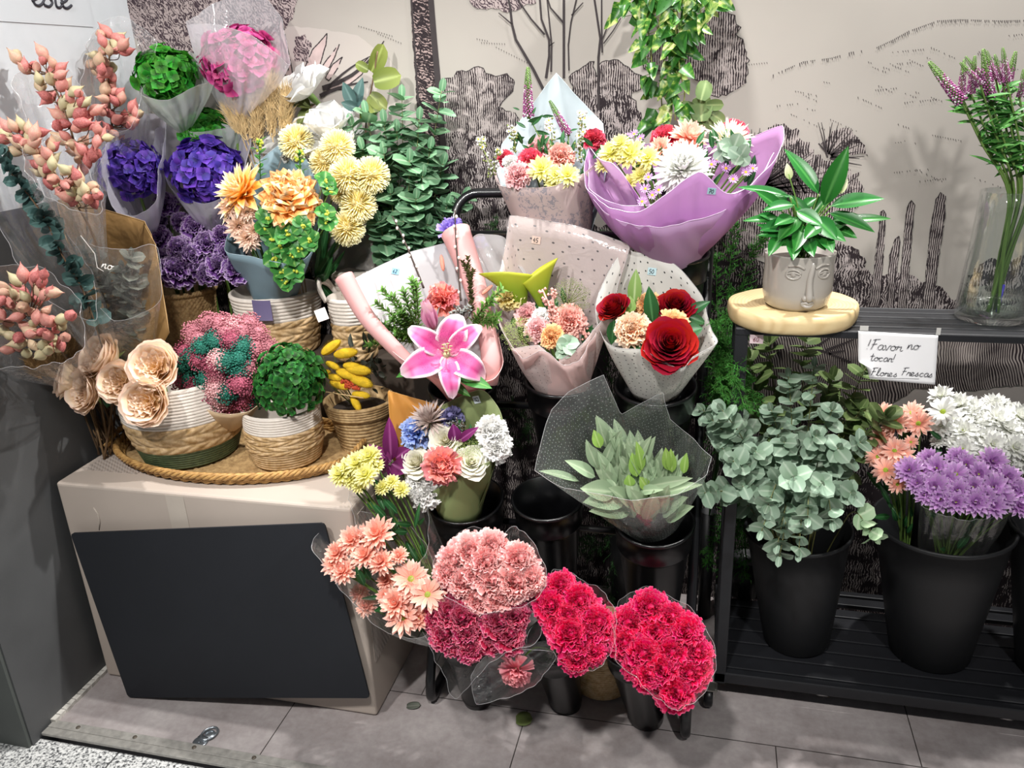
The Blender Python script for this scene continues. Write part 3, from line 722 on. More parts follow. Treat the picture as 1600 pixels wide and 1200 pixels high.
M_cer = plain('glazed_grey_ceramic', 'aaa49c', .22, var=.05, vs=12, coat=.4)
pP = onz(1243, 476, WC.z+.038); PC = V((pP.x, pP.y, WC.z+.038)); PR = 51*mpp(pP)
pt = thing('face_planter', 'grey ceramic planter with a relief face holding a peace lily on the wood slice', 'potted plant', PC)
PH = (at(1248, 392, PC.y).z-PC.z)
b = MB(); b.lathe([(0, 0), (PR*.78, 0), (PR*.92, .008), (PR*1.0, .03), (PR*1.02, PH*.45), (PR*1.0, PH*.8), (PR*1.03, PH*.97), (PR*1.03, PH), (PR*.96, PH*.995), (PR*.93, PH*.8), (0, PH*.8)], 56, Matrix.Translation(PC))
b.build('pot', M_cer, pt)
fdir = (at(1266, 430, PC.y-PR)-PC); fa = math.atan2(fdir.y, fdir.x)
def onpot(da, z, out=0.0):
    a = fa+da; return PC+V(((PR*1.012+out)*math.cos(a), (PR*1.012+out)*math.sin(a), z))
b = MB()
b.tube(bez([onpot(.10, PH*.93, -.004), onpot(.06, PH*.8, .000), onpot(.0, PH*.6, .002), onpot(0, PH*.4, .005), onpot(0, PH*.285, .008), onpot(0, PH*.25, .001)], 18), [.004, .0045, .005, .005, .0055, .0055, .006, .006, .0065, .007, .007, .0075, .007, .006, .006, .005][:len(bez([V((0,0,0))]*6, 18))], 10)
for s in (-1, 1): b.ball(onpot(s*.09, PH*.28, .002), .0065)
b.build('nose', M_cer, pt)
b = MB()
b.tube(bez([onpot(-.16, PH*.17, -.002), onpot(-.06, PH*.20, .003), onpot(0, PH*.185, .003), onpot(.06, PH*.20, .003), onpot(.16, PH*.17, -.002)], 16), .004, 8)
b.tube(bez([onpot(-.15, PH*.165, -.002), onpot(-.05, PH*.135, .003), onpot(.05, PH*.135, .003), onpot(.15, PH*.165, -.002)], 16), .0042, 8)
b.build('mouth', M_cer, pt)
for s in (-1, 1):
    b = MB(); E_ = [onpot(s*.46+.20*math.cos(a), PH*.70+.0095*math.sin(a), .0) for a in [2*PI*i/20 for i in range(21)]]
    b.tube(E_, .0022, 6); b.tube(bez([onpot(s*.46-.2, PH*.70, 0), onpot(s*.46, PH*.73, .001), onpot(s*.46+.2, PH*.70, 0)], 8), .0015, 6); b.ball(onpot(s*.46, PH*.70, -.004), .007)
    b.tube(bez([onpot(s*.16, PH*.80, -.001), onpot(s*.35, PH*.86, .0), onpot(s*.62, PH*.84, -.001)], 10), .0028, 6)
    b.build('eye', M_cer, pt)
b = MB(); b.lathe([(0, PH*.86), (PR*.95, PH*.86)], 24, Matrix.Translation(PC)); b.build('soil', M_soil, pt)

def glassmat(name, tint=(1, 1, 1)):
    t = NT(name); lw = t.n('LayerWeight', {'Blend': .3}); tr = t.n('BsdfTransparent', {'Color': tuple(tint)+(1,)}); g = t.n('BsdfGlossy', {'Roughness': .03, 'Color': (1, 1, 1, 1)})
    f = t.math('ADD', t.math('MULTIPLY', lw.outputs['Facing'], .6), .05)
    return t.surf(t.n('MixShader', {0: f, 1: tr.outputs[0], 2: g.outputs[0]}).outputs[0])
M_glass = glassmat('clear_glass', (.95, .97, .96)); M_water = glassmat('water', (.86, .90, .86))
pV = onz(1546, 496, US+.001); VC = V((pV.x, pV.y, US+.0012)); VR = 51*mpp(pV); VH = at(1563, 298, VC.y).z-VC.z
if VC.y+VR > RY0+.185: VC.y = RY0+.187-VR*.9
t = thing('glass_vase', 'clear glass vase of veronica stems at the right end of the upper shelf', 'vase', VC)
b = MB(); b.lathe([(0, 0), (VR*.95, 0), (VR, .006), (VR*.97, .03), (VR*.82, VH*.8), (VR*.80, VH), (VR*.78, VH+.001), (VR*.765, VH), (VR*.79, VH*.8), (VR*.93, .03), (VR*.9, .014), (0, .013)], 48, Matrix.Translation(VC)); b.build('glass', M_glass, t)
b = MB(); b.lathe([(0, .0145), (VR*.88, .0145), (VR*.91, .03), (VR*.90, .052), (0, .052)], 40, Matrix.Translation(VC)); b.build('water', M_water, t)

# handwritten sign
M_note = plain('white_note_paper', 'f2f1f2', .7, var=.02, vs=10, bump=.1, bs=18)
M_pen = plain('dark_pen_ink', '2e2e36', .6)
M_red = plain('red_pen_ink', '8a4450', .6)
GLY = {
 'F': [[(0, 0), (.12, .5), (.2, 1.0)], [(.0, .92), (.2, 1.0), (.6, 1.04)], [(-.02, .5), (.2, .52), (.42, .56)]],
 'a': [[(.45, .42), (.25, .5), (.06, .32), (.05, .1), (.2, 0), (.4, .14), (.46, .42), (.44, .1), (.55, .02), (.66, .1)]],
 'v': [[(0, .42), (.1, .46), (.2, .05), (.3, .05), (.46, .46), (.6, .42)]],
 'o': [[(.3, .46), (.08, .36), (.06, .1), (.25, 0), (.44, .14), (.44, .36), (.3, .46), (.38, .36), (.62, .42)]],
 'r': [[(.0, .06), (.14, .48), (.16, .36), (.4, .42), (.34, .1), (.45, 0), (.58, .08)]],
 'n': [[(.02, 0), (.08, .44), (.08, .1), (.2, .42), (.36, .44), (.38, .06), (.5, .02), (.6, .1)]],
 't': [[(.2, .9), (.14, .3), (.16, .04), (.3, 0), (.44, .1)], [(-.06, .56), (.2, .6), (.42, .6)]],
 'c': [[(.42, .38), (.28, .46), (.08, .34), (.06, .1), (.24, 0), (.44, .08)]],
 'l': [[(0, .05), (.24, .5), (.34, .95), (.22, 1.0), (.14, .6), (.14, .1), (.28, 0), (.42, .1)]],
 'e': [[(.02, .12), (.3, .24), (.38, .4), (.22, .48), (.08, .3), (.1, .06), (.28, 0), (.48, .1)]],
 's': [[(.0, .06), (.2, .3), (.3, .48), (.3, .3), (.42, .12), (.26, 0), (.08, .04)]],
 '!': [[(.2, 1.0), (.12, .3)], [(.08, .05), (.09, 0)]],
 '0': [[(.25, 1), (.05, .7), (.05, .25), (.25, 0), (.45, .3), (.45, .75), (.25, 1)]],
 '5': [[(.45, 1), (.1, 1), (.08, .55), (.35, .55), (.45, .25), (.25, 0), (.03, .08)]],
 '2': [[(.05, .8), (.25, 1), (.43, .8), (.3, .45), (.03, 0), (.48, .0)]],
 '6': [[(.4, .95), (.15, .65), (.05, .25), (.25, 0), (.44, .2), (.3, .45), (.08, .3)]],
 '7': [[(.03, 1), (.46, 1), (.2, 0)], [(.12, .5), (.4, .52)]],
 '4': [[(.3, 1), (.02, .4), (.48, .4)], [(.36, .7), (.34, 0)]],
 '3': [[(.05, .95), (.4, .95), (.2, .58), (.44, .35), (.25, 0), (.02, .1)]],
}
def write(b, text, org, ex, ey, nr, size, wid, adv=.62, slant=.12):
    """pen strokes laid on a sheet: ex, ey unit axes of the sheet, nr its outward side"""
    x = 0
    for ch in text:
        if ch == ' ': x += .55; continue
        for st in GLY[ch]:
            pts = bez([(p[0]+x+slant*p[1], p[1], 0) for p in st], 3*(len(st)-1)+1) if len(st) > 2 else [V((p[0]+x+slant*p[1], p[1], 0)) for p in st]
            b.tube([V(org)+ex*(p.x*size)+ey*(p.y*size)+nr*.0006 for p in pts], wid, 5)
        x += adv*(.8 if ch in 'lrt!' else 1)
    return x
SY = RY0-.006
s0, s1, s2, s3 = at(1341, 517, SY), at(1466, 524, SY), at(1461, 601, SY-.002), at(1341, 590, SY-.002)
sg = thing('paper_sign', 'handwritten white paper note hanging from the edge of the upper rack shelf', 'sign', s3)
def sheet(u, v):
    p = s3.lerp(s2, u).lerp(s0.lerp(s1, u), v)
    cr = max(0, .13-u)*max(0, .34-v)*1.6      # the lower left corner curls up and forward
    return p+V((cr*.28, -cr*.38, cr*.42))+V((0, -.002*math.sin(u*PI), 0))
b = MB(); b.grid(sheet, 20, 16); solid(b.build('paper', M_note, sg), .0005)
ex = (s1-s0).normalized(); ey = (s0-s3); ey = (ey-ex*ey.dot(ex)).normalized(); nr = ex.cross(ey); 
if nr.y > 0: nr = -nr
nr = nr.normalized()
W_ = (s1-s0).length; k = W_/125
b = MB()
O = lambda u, v: at(u, v, SY-.0045)
write(b, '!Favor', O(1353, 545), ex, ey, nr, 18*k, .00055, .55); write(b, 'no', O(1417, 545), ex, ey, nr, 17*k, .00055, .55)
write(b, 'tocar!', O(1359, 563), ex, ey, nr, 14*k, .00055, .54); write(b, 'Flores', O(1361, 586), ex, ey, nr, 13.5*k, .00055, .56); write(b, 'Frescas', O(1409, 586), ex, ey, nr, 13.5*k, .00055, .53)
b.tube([O(1357, 589.5), O(1390, 591), O(1436, 592)], .0003, 4)
b.build('handwriting', M_pen, sg)
b = MB(); q = at(1466, 521, SY-.004); b.box(q+V((.0, 0, .004)), (.008, .0006, .014)); q2 = at(1350, 515, SY-.004); b.box(q2+V((0, 0, .003)), (.016, .0006, .01)); b.build('tape', plain('matt_tape', 'c9c7c2', .4), sg, smooth=False)
M_pinkp = plain('pale_pink_paper', 'd9c3c8', .7)
q = at(1182, 530, SY); b = MB(); b.box(q, (.027, .0008, .019)); tgp = b.build('price_tag', M_pinkp, smooth=False, origin=q); tag(tgp, 'small pale pink price tag under the left end of the upper shelf', 'price tag')
b = MB(); write(b, '60', q+V((-.007, -.0008, -.005)), V((1, 0, 0)), UP, V((0, -1, 0)), .010, .0005, .62); b.build('number', M_red, tgp)
# painted word on the white wall
b = MB()
A0 = onx(40, -4, LWX)
ey_ = UP; ex_ = V((0, 1, 0))
sw = (onx(106, -2, LWX)-onx(46, -2, LWX)).length
shp = MB(); pa, pb_ = onx(-60, -60, LWX), onx(146, 37, LWX)
shp.box((LWX+.001, (onx(-40, 37, LWX).y+onx(144, 37, LWX).y)/2, onx(60, 37, LWX).z+.15), (.002, onx(144, 37, LWX).y-onx(-40, 37, LWX).y, .30))
sp = shp.build('paper_sign', plain('pale_grey_card', 'bfc3c7', .6), smooth=False, origin=(LWX, pb_.y, pb_.z)); tag(sp, 'pale card with brush lettering on the white wall above the pods', 'sign')
b = MB(); write(b, 'este', onx(48, 8, LWX)+V((.0025, 0, 0)), ex_, UP, V((1, 0, 0)), sw*.62, .0032, .42, .18); b.build('lettering', M_pen, sp)
# ---------------------------------------------------------------- petals, leaves and flower heads (unit radius, facing +Z)
def p_oval(t): return math.sin(PI*min(1, .04+.96*t)**.9)**.75
def p_point(t): return math.sin(PI*min(1, .05+.95*t)**.75)**1.15
def p_spat(t): return (.28+.72*min(1, t/.6)**1.2)*math.sqrt(max(0, 1-max(0, (t-.62)/.38)**2.4))
def p_round(t): return math.sqrt(max(0, 1-(2*min(1, .06+.94*t)-1)**2))**.9
def p_fan(t): return .14+.86*t**.85
def p_lance(t): return math.sin(PI*min(1, t)**.8)**.9
def p_heart(t): return (min(1, t/.12)**.5)*(1-max(0, t-.2)/.8)**.75*1.0
def petal(mb, az, base, L, W, e0, bend, nu=4, nv=5, prof=p_oval, cup=.0, wave=0, wf=3, ph=0, ser=0, twist=0, mi=0, e_in=0):
    """base=(r,z): start point at azimuth az; e0 rises from horizontal, then bends (radians over its length)"""
    ca, sa = math.cos(az), math.sin(az); r, z = base
    cr, cz = [r], [z]
    for j in range(nv):
        e = e0+bend*((j+.5)/nv); cr.append(cr[-1]+L/nv*math.cos(e)); cz.append(cz[-1]+L/nv*math.sin(e))
    def fn(u, v):
        j = int(round(v*nv)); e = e0+bend*v; x = (u-.5)*2; w_ = W*.5*prof(v)
        n_r, n_z = -math.sin(e), math.cos(e)
        d = cup*W*x*x*prof(v)+wave*math.sin(wf*PI*x+ph)*v*v*(.4+.6*abs(x)) + twist*x*v*W
        rr, zz = cr[j]+n_r*d, cz[j]+n_z*d
        if ser and j == nv:
            k = ser*(1 if int(round(u*nu)) % 2 else -1); rr += math.cos(e)*k; zz += math.sin(e)*k
        s_ = x*w_
        return (rr*ca-s_*sa, rr*sa+s_*ca, zz)
    mb.grid(fn, nu, nv, mi)
GA = 2.399963
def carnation(seed, n=72, frill=.13):
    r = random.Random(seed); b = MB()
    for i in range(n):
        f = i/(n-1); e = math.radians(-10+98*f**.8)+r.uniform(-.28, .22); az = i*GA+r.uniform(-.5, .5)
        L = (1.0-.10*f)*r.uniform(.80, 1.04)
        petal(b, az, (.03, -.22), L, (.80-.22*f)*r.uniform(.85, 1.2), e, r.uniform(-.45, .35)-.25*(1-f), 8, 3, p_fan, cup=r.uniform(-.12, .2), wave=frill*r.uniform(.8, 1.5), wf=r.choice([2, 2.5, 3]), ph=r.uniform(0, 6), ser=.03)
    b.ball((0, 0, .26), .34, 10, 6, 0, (1, 1, .9))
    for i in range(14):      # the crimped heart of the bloom
        petal(b, i*GA, (.04+.10*(i/14), .12), r.uniform(.42, .6), r.uniform(.4, .6), math.radians(r.uniform(48, 88)), r.uniform(-.5, .5), 6, 2, p_fan, cup=r.uniform(-.2, .2), wave=frill, wf=2.5, ph=r.uniform(0, 6), ser=.02)
    b.lathe([(0, -.95), (.13, -.9), (.17, -.6), (.20, -.3), (.10, -.15)], 8, mi=1)
    return b
def daisy(seed, layers, disc=.2, cup=.06, prof=p_spat, nu=2, nv=4, dz=0.0, wob=.05):
    r = random.Random(seed); b = MB()
    for (n, L, e, W, bend, z) in layers:
        o = r.uniform(0, 6)
        for k in range(n):
            petal(b, o+2*PI*k/n+r.uniform(-wob, wob)*2, (.06, z), L*r.uniform(.9, 1.06), W, math.radians(e)+r.uniform(-.1, .1), bend+r.uniform(-.1, .1), nu, nv, prof, cup=cup+r.uniform(0, .05), twist=r.uniform(-.15, .15))
    if disc:
        b.grid(lambda u, v: (disc*math.sin(PI*.5*(1-v))*math.cos(2*PI*u), disc*math.sin(PI*.5*(1-v))*math.sin(2*PI*u), dz+disc*.5*math.cos(PI*.5*(1-v))), 14, 4, 1)
        for k in range(50):
            q = disc*math.sqrt((k+.5)/50); a = k*GA; b.bead((q*math.cos(a), q*math.sin(a), dz+disc*.5*math.sqrt(max(0, 1-(q/disc)**2))), disc*.09, 1)
    b.lathe([(0, -.75), (.05, -.7), (.05, -.25), (.16, -.1), (.1, 0)], 8, mi=2)
    return b
def bigmum(seed, n=190, W=.15, inc=1.1):
    """globe of incurved petals"""
    r = random.Random(seed); b = MB()
    for i in range(n):
        f = i/(n-1); e = math.radians(-25+112*f)+r.uniform(-.1, .1)
        L = (1.02-.32*f)*r.uniform(.9, 1.06)
        petal(b, i*GA, (.05*(1-f), -.08), L, W*r.uniform(.85, 1.2), e-.35*(1-f), inc*(.35+.65*f)*r.uniform(.6, 1.2), 2, 4, p_spat, cup=.35)
    b.lathe([(0, -.6), (.06, -.55), (.08, -.3), (.3, -.12), (.2, 0)], 10, mi=1)
    return b
def spidermum(seed, n=110, W=.11):
    r = random.Random(seed); b = MB()
    for i in range(n):
        f = i/(n-1); e = math.radians(2+82*f)+r.uniform(-.12, .12)
        petal(b, i*GA, (.04, -.05), (1.0-.25*f)*r.uniform(.85, 1.08), W, e, r.uniform(-.2, .3), 2, 4, p_spat, cup=.5)
    b.lathe([(0, -.6), (.06, -.55), (.08, -.3), (.25, -.12), (.15, 0)], 10, mi=1)
    return b
def dahlia(seed, n=64, W=.34):
    r = random.Random(seed); b = MB()
    for i in range(n):
        f = i/(n-1); e = math.radians(-4+86*f)+r.uniform(-.08, .08)
        petal(b, i*GA, (.05, -.06), (1.02-.42*f)*r.uniform(.9, 1.05), W*(1-.45*f), e, r.uniform(-.15, .25), 3, 5, p_point, cup=.28)
    b.lathe([(0, -.5), (.08, -.45), (.1, -.2), (.25, -.1), (.15, 0)], 10, mi=1)
    return b
def ballmum(seed, n=120):
    """big ruffled globe of broad petals"""
    r = random.Random(seed); b = MB()
    for i in range(n):
        f = i/(n-1); e = math.radians(-40+128*f)+r.uniform(-.14, .14)
        petal(b, i*GA+r.uniform(-.2, .2), (.02, -.1), (1.02-.10*f)*r.uniform(.80, 1.06), .46*r.uniform(.8, 1.2), e, r.uniform(-.5, .45), 4, 4, p_spat, cup=r.uniform(.0, .35), wave=.09, wf=2, ph=r.uniform(0, 6))
    b.lathe([(0, -.7), (.08, -.6), (.12, -.35), (.2, -.12), (.1, 0)], 10, mi=1)
    return b
def pompon(seed, n=420):
    r = random.Random(seed); b = MB()
    for i in range(n):
        z = 1-1.86*(i+.5)/n; e = math.asin(z); L = r.uniform(.5, .62)
        petal(b, i*GA, (.42*math.cos(e), .42*math.sin(e)), L, .085, e+r.uniform(-.2, .2), r.uniform(-.3, .3), 1, 2, lambda t: 1-.35*t, 0)
    b.ball((0, 0, 0), .5, 12, 8); b.lathe([(0, -1.0), (.05, -.95), (.05, -.5), (.0, -.4)], 8, mi=1)
    return b
def rose(seed, n=26, h=.95, lip=.22, spiral=True, crumple=.03, inner=.10, sharp=.0):
    r = random.Random(seed); b = MB()
    for i in range(n):
        f = i/(n-1); az = i*GA*1.02+r.uniform(-.15, .15)
        R1 = inner+(1.0-inner)*f**.8; H = h*(.92-.42*f**1.6)*r.uniform(.95, 1.05); r0 = .04+.16*f; span = (1.5-.62*f) if f > .12 else 2.4
        lp = lip*f*r.uniform(.7, 1.3); ph = r.uniform(0, 6); tip = sharp*f
        def fn(u, v, az=az, R1=R1, H=H, r0=r0, span=span, lp=lp, ph=ph, tip=tip, f=f):
            x = (u-.5)*2; tt = v*(1-.30*abs(x)**3*v)
            rr = r0+(R1-r0)*tt**.62*.86+lp*max(0, tt-.62)**1.5*3.2
            z = -.42*f-.05+(H+.3*f)*tt-lp*max(0, tt-.72)**2*5
            rr *= 1+crumple*math.sin(3*PI*x+ph)*v
            if tip: rr += tip*max(0, 1-abs(x)*1.6)*max(0, v-.6)**1.5*1.6
            a = az+x*span*(.35+.65*math.sin(PI*min(.5, v*.55)))
            return (rr*math.cos(a), rr*math.sin(a), z)
        b.grid(fn, 10, 6)
    for k in range(5): petal(b, k*2*PI/5, (.1, -.5), .6, .2, .1, -.5, 2, 3, p_point, mi=1)
    b.lathe([(0, -.85), (.08, -.8), (.12, -.6), (.22, -.5), (.1, -.38)], 10, mi=1)
    return b
def gardenrose(seed):
    """wide cup packed with crumpled inner petals"""
    r = random.Random(seed); b = MB()
    for i in range(20):
        f = i/19; az = i*GA+r.uniform(-.2, .2); R1 = .10+.56*f; H = .50+.10*math.sin(f*3)+r.uniform(-.05, .05); ph = r.uniform(0, 6)
        def fn(u, v, az=az, R1=R1, H=H, ph=ph):
            x = (u-.5)*2; rr = (.05+(R1-.05)*v**.6)*(1+.16*math.sin(2.2*PI*x+ph)*v); a = az+x*(.85-.25*R1)
            return (rr*math.cos(a), rr*math.sin(a), -.25+(H+.05*math.sin(3*x+ph))*v)
        b.grid(fn, 8, 4)
    for i in range(17):
        f = i/16; az = i*GA+r.uniform(-.2, .2); R1 = .70+.28*f; H = .78-.26*f; ph = r.uniform(0, 6)
        def fn(u, v, az=az, R1=R1, H=H, ph=ph, f=f):
            x = (u-.5)*2; tt = v*(1-.16*abs(x)**3); rr = .12+(R1-.12)*tt**.5+.16*max(0, tt-.72)*(.4+f); z = -.40-.08*f+(H+.22)*tt-.35*max(0, tt-.8)*(.3+f)
            rr *= 1+.035*math.sin(2.5*PI*x+ph)*v; a = az+x*(.95-.2*f)
            return (rr*math.cos(a), rr*math.sin(a), z)
        b.grid(fn, 10, 6)
    for k in range(5): petal(b, k*2*PI/5, (.1, -.45), .6, .2, .1, -.5, 2, 3, p_point, mi=1)
    b.lathe([(0, -.8), (.08, -.75), (.12, -.6), (.22, -.5), (.1, -.36)], 10, mi=1)
    return b
def hydrangea(seed, n=120, pr=.17, flat=.8, lob=4):
    r = random.Random(seed); b = MB()
    for i in range(n):
        z = 1-1.25*(i+.5)/n; e = math.asin(z); az = i*GA+r.uniform(-.1, .1); R = r.uniform(.80, 1.04)
        nrm = V((math.cos(e)*math.cos(az), math.cos(e)*math.sin(az), math.sin(e)))
        q = (nrm+V((r.uniform(-.4, .4), r.uniform(-.4, .4), r.uniform(-.3, .4)))).normalized().to_track_quat('Z', 'Y') @ Quaternion((0, 0, 1), r.uniform(0, 6))
        M = Matrix.LocRotScale(V((nrm.x*R, nrm.y*R, nrm.z*R*flat)), q, V((1, 1, 1)))
        fb = MB(); k_ = pr*r.uniform(.8, 1.2)
        for k in range(lob): petal(fb, k*2*PI/lob, (.006, 0), k_, k_*1.05, .25, r.uniform(-.5, .3), 2, 3, p_round, cup=.15)
        b.add(fb, M)
    b.ball((0, 0, 0), .72, 14, 8, 1, (1, 1, .8)); b.lathe([(0, -1.0), (.06, -1.0), (.06, -.5)], 6, mi=1)
    return b
def magnolia(seed):
    r = random.Random(seed); b = MB()
    for n, e, L, W, o in ((6, 12, 1.12, .9, 0), (5, 42, 1.0, .85, .5), (3, 68, .8, .65, .2)):
        for k in range(n): petal(b, o+k*2*PI/n+r.uniform(-.1, .1), (.05, -.2), L*r.uniform(.92, 1.06), W, math.radians(e)+r.uniform(-.12, .12), r.uniform(-.1, .5), 9, 9, p_spat, cup=.34, wave=.03, wf=2, ph=r.uniform(0, 6))
    b.lathe([(0, -.7), (.08, -.65), (.12, -.3), (.1, -.1)], 8, mi=1)
    return b
def umbel(seed, n=26, m=16, br=.022):
    """flat head of tiny beads: wild-carrot like"""
    r = random.Random(seed); b = MB()
    for i in range(n):
        q = math.sqrt((i+.5)/n); a = i*GA; c = V((q*.9*math.cos(a), q*.9*math.sin(a), .42*(1-q*q)+r.uniform(-.05, .05)))
        b.tube([(0, 0, -.6), (c.x*.5, c.y*.5, -.2), c], .01, 4, 1, False)
        for k in range(m):
            g = math.sqrt((k+.5)/m)*.17; aa = k*GA+i; b.bead((c.x+g*math.cos(aa), c.y+g*math.sin(aa), c.z+.04*r.random()), br*r.uniform(.8, 1.5), 0)
    return b
def beadcluster(seed, n=170, br=.085):
    r = random.Random(seed); b = MB()
    for i in range(n):
        z = 1-1.5*(i+.5)/n; e = math.asin(z); a = i*GA; R = r.uniform(.7, 1.05)
        b.bead((R*math.cos(e)*math.cos(a), R*math.cos(e)*math.sin(a), R*.85*math.sin(e)), br*r.uniform(.7, 1.3))
    b.ball((0, 0, -.05), .68, 10, 6); return b
def spike(seed, n=230):
    """veronica flower spike along +Z, unit length: mauve below, green at the tip"""
    r = random.Random(seed); b = MB()
    for i in range(n):
        f = i/n; a = i*GA; R = .085*(1-f)**.55+.018; z = f
        k = 1 if f > .62+r.uniform(-.08, .08) else (2 if r.random() < .22+.5*max(0, f-.35) else 0)
        bow_ = .10*math.sin(f*1.5)
        b.bead((R*math.cos(a)+bow_*f, R*math.sin(a), z), .020*(1.25-.7*f), k, 1.3)
    b.tube([(0, 0, -.05), (.02, 0, .4), (.08, 0, 1.0)], [.04, .04, .012], 6, 1); return b
def pod(seed):
    r = random.Random(seed); b = MB()
    b.lathe([(.0, -.95), (.12, -.9), (.42, -.55), (.60, -.12), (.60, .2), (.42, .58), (.2, .88), (.08, 1.12), (.02, 1.38), (0, 1.4)], 12, wob=lambda a, v: 1+.07*math.cos(5*a)*math.sin(PI*v))
    for k in range(3): petal(b, k*2.1+r.random(), (.05, -.95), 1.0, .6, 1.0, .35, 2, 4, p_point, cup=.2)
    return b
def bunnytail(seed):
    r = random.Random(seed); b = MB(); b.ball((0, 0, 0), 1, 10, 8, 0, (.26, .26, .95))
    for i in range(220):
        z = 1-2*(i+.5)/220; e = math.asin(z); a = i*GA; R = .26*math.cos(e)
        p0 = V((R*math.cos(a), R*math.sin(a), z*.95)); d = V((math.cos(a)*.8, math.sin(a)*.8, .6)).normalized()
        s_ = V((-math.sin(a), math.cos(a), 0))*.012
        b.face([p0-s_, p0+s_, p0+d*r.uniform(.12, .2)], 0, ((0, 0), (1, 0), (.5, 1)))
    return b
# colour sets
G_cal = petalmat('calyx_green', '6f8a4a', '7f9c58', var=.08)
G_stem = petalmat('stem_green', '5f7d3a', '6c8b45', var=.06, rough=.5, trans=.05)
G_olive = petalmat('stem_olive', '6b6a3c', '75764a', var=.06, trans=.05)
G_brown = petalmat('twig_brown', '5a4636', '6b5540', var=.08, trans=0)
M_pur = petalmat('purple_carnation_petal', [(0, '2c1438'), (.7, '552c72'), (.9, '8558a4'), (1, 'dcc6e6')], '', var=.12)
M_pnk = petalmat('pink_carnation_petal', [(0, 'ee8480'), (.6, 'fa9c9c'), (.9, 'fdb6b4'), (1, 'ffdeda')], '', var=.1)
M_crim = petalmat('crimson_carnation_petal', [(0, '7a0828'), (.72, 'b21244'), (.92, 'd03868'), (1, 'f4a0b6')], '', var=.14)
M_cer = petalmat('cerise_carnation_petal', [(0, 'b80040'), (.7, 'e60454'), (.93, 'f01a66'), (1, 'fb6f9c')], '', var=.12)
M_redc = petalmat('red_carnation_petal', [(0, 'a01436'), (.7, 'd8234c'), (1, 'ee6a80')], '', var=.12)
M_salm = petalmat('salmon_carnation_petal', [(0, 'e07b68'), (.6, 'f2a08f'), (1, 'fbcabf')], '', var=.1)
M_pinkc = petalmat('soft_pink_carnation_petal', [(0, 'd9808a'), (.6, 'efa5ab'), (1, 'fbd6d6')], '', var=.1)
M_corl = petalmat('coral_rose_carnation_petal', [(0, 'e0523a'), (.55, 'f0846c'), (1, 'f7a3a0')], '', var=.3)
M_whc = petalmat('white_carnation_petal', [(0, 'f0f0e4'), (.5, 'f8f7f2'), (1, 'fefdfb')], '', var=.03, trans=.18)
M_blue = petalmat('blue_carnation_petal', [(0, '3f5ab0'), (.6, '6f8fdc'), (1, 'b4c8f4')], '', var=.1)
M_peachc = petalmat('peach_carnation_petal', [(0, 'f08f80'), (.45, 'f5a995'), (.8, 'f8cfa8'), (1, 'fbe6cf')], '', var=.1)
M_apri = petalmat('apricot_carnation_petal', [(0, 'f08a3c'), (.6, 'f7b06a'), (1, 'fbd3a0')], '', var=.1)
M_lilc = petalmat('lilac_lisianthus_petal', [(0, '7a5fc4'), (.6, '9a80e0'), (1, 'b7a4ee')], '', var=.1)
M_grye = petalmat('dusky_statice_petal', [(0, '4c4870'), (1, '7d7aa6')], '', var=.15)
M_lil = petalmat('lilac_mum_petal', [(0, 'a85cae'), (.35, 'c486ce'), (.75, 'd6a6e0'), (1, 'e8c8ee')], '', edge='f0d8f2', ew=.86, var=.12)
M_wht = petalmat('white_mum_petal', [(0, 'e2e5c8'), (.3, 'eeefe8'), (1, 'f3f3f0')], '', var=.03, trans=.18)
M_pch = petalmat('peach_mum_petal', [(0, 'f28f74'), (.5, 'fab09a'), (1, 'fdd2c2')], '', edge='fbdccf', ew=.85, var=.08)
M_yel = petalmat('lemon_mum_petal', [(0, 'd9d860'), (.4, 'eee98a'), (1, 'f7f4ba')], '', var=.06)
M_pom = petalmat('pale_yellow_pompon', [(0, 'dcc468'), (.5, 'f2e298'), (1, 'fdf8d2')], '', var=.10, trans=.18)
M_dah = petalmat('orange_dahlia_petal', [(0, 'f4a024'), (.4, 'fcbc4c'), (.72, 'fddc98'), (1, 'fef4e2')], '', var=.06, trans=.18)
M_bal = petalmat('orange_ball_petal', [(0, 'fbb04e'), (.5, 'fdba60'), (.85, 'fec880'), (1, 'fee6c0')], '', var=.06, trans=.18)
M_crmf = petalmat('cream_peach_petal', [(0, 'f6eccc'), (.4, 'fae0c8'), (1, 'fcdccc')], '', var=.05, trans=.18)
M_gros = petalmat('cream_garden_rose_petal', [(0, 'fbd08a'), (.4, 'fde2b4'), (.8, 'fbe0c2'), (1, 'fdeedd')], '', edge='fbd8c6', ew=.94, var=.04, trans=.18)
M_wros = petalmat('ivory_rose_petal', [(0, 'eee8bc'), (.5, 'f8f4dc'), (1, 'fdfbf0')], '', var=.04, trans=.18)
M_rros = petalmat('red_rose_petal', [(0, '3c000c'), (.6, '7e0414'), (1, 'a60c20')], '', var=.12, rough=.65, trans=.15)
M_mag = petalmat('white_magnolia_petal', [(0, 'd2d0c0'), (.3, 'dddcd8'), (1, 'e4e4e3')], '', var=.03, trans=.18)
M_hpur = petalmat('purple_hydrangea_petal', [(0, '2c1c6c'), (.5, '4c2f98'), (1, '6646b4')], '', var=.22)
M_hgrn = petalmat('green_hydrangea_petal', [(0, '1a5a12'), (.5, '2b7d1b'), (1, '489e32')], '', var=.22)
M_hdk = petalmat('dark_green_hydrangea_petal', [(0, '144216'), (.5, '235f22'), (1, '3d8334')], '', var=.24)
M_hmag = petalmat('magenta_hydrangea_petal', [(0, '8c1a58'), (.5, 'b83a7c'), (1, 'd468a0')], '', var=.18)
M_disc = plain('green_flower_eye', '9aae2e', .7, var=.2, vs=300)
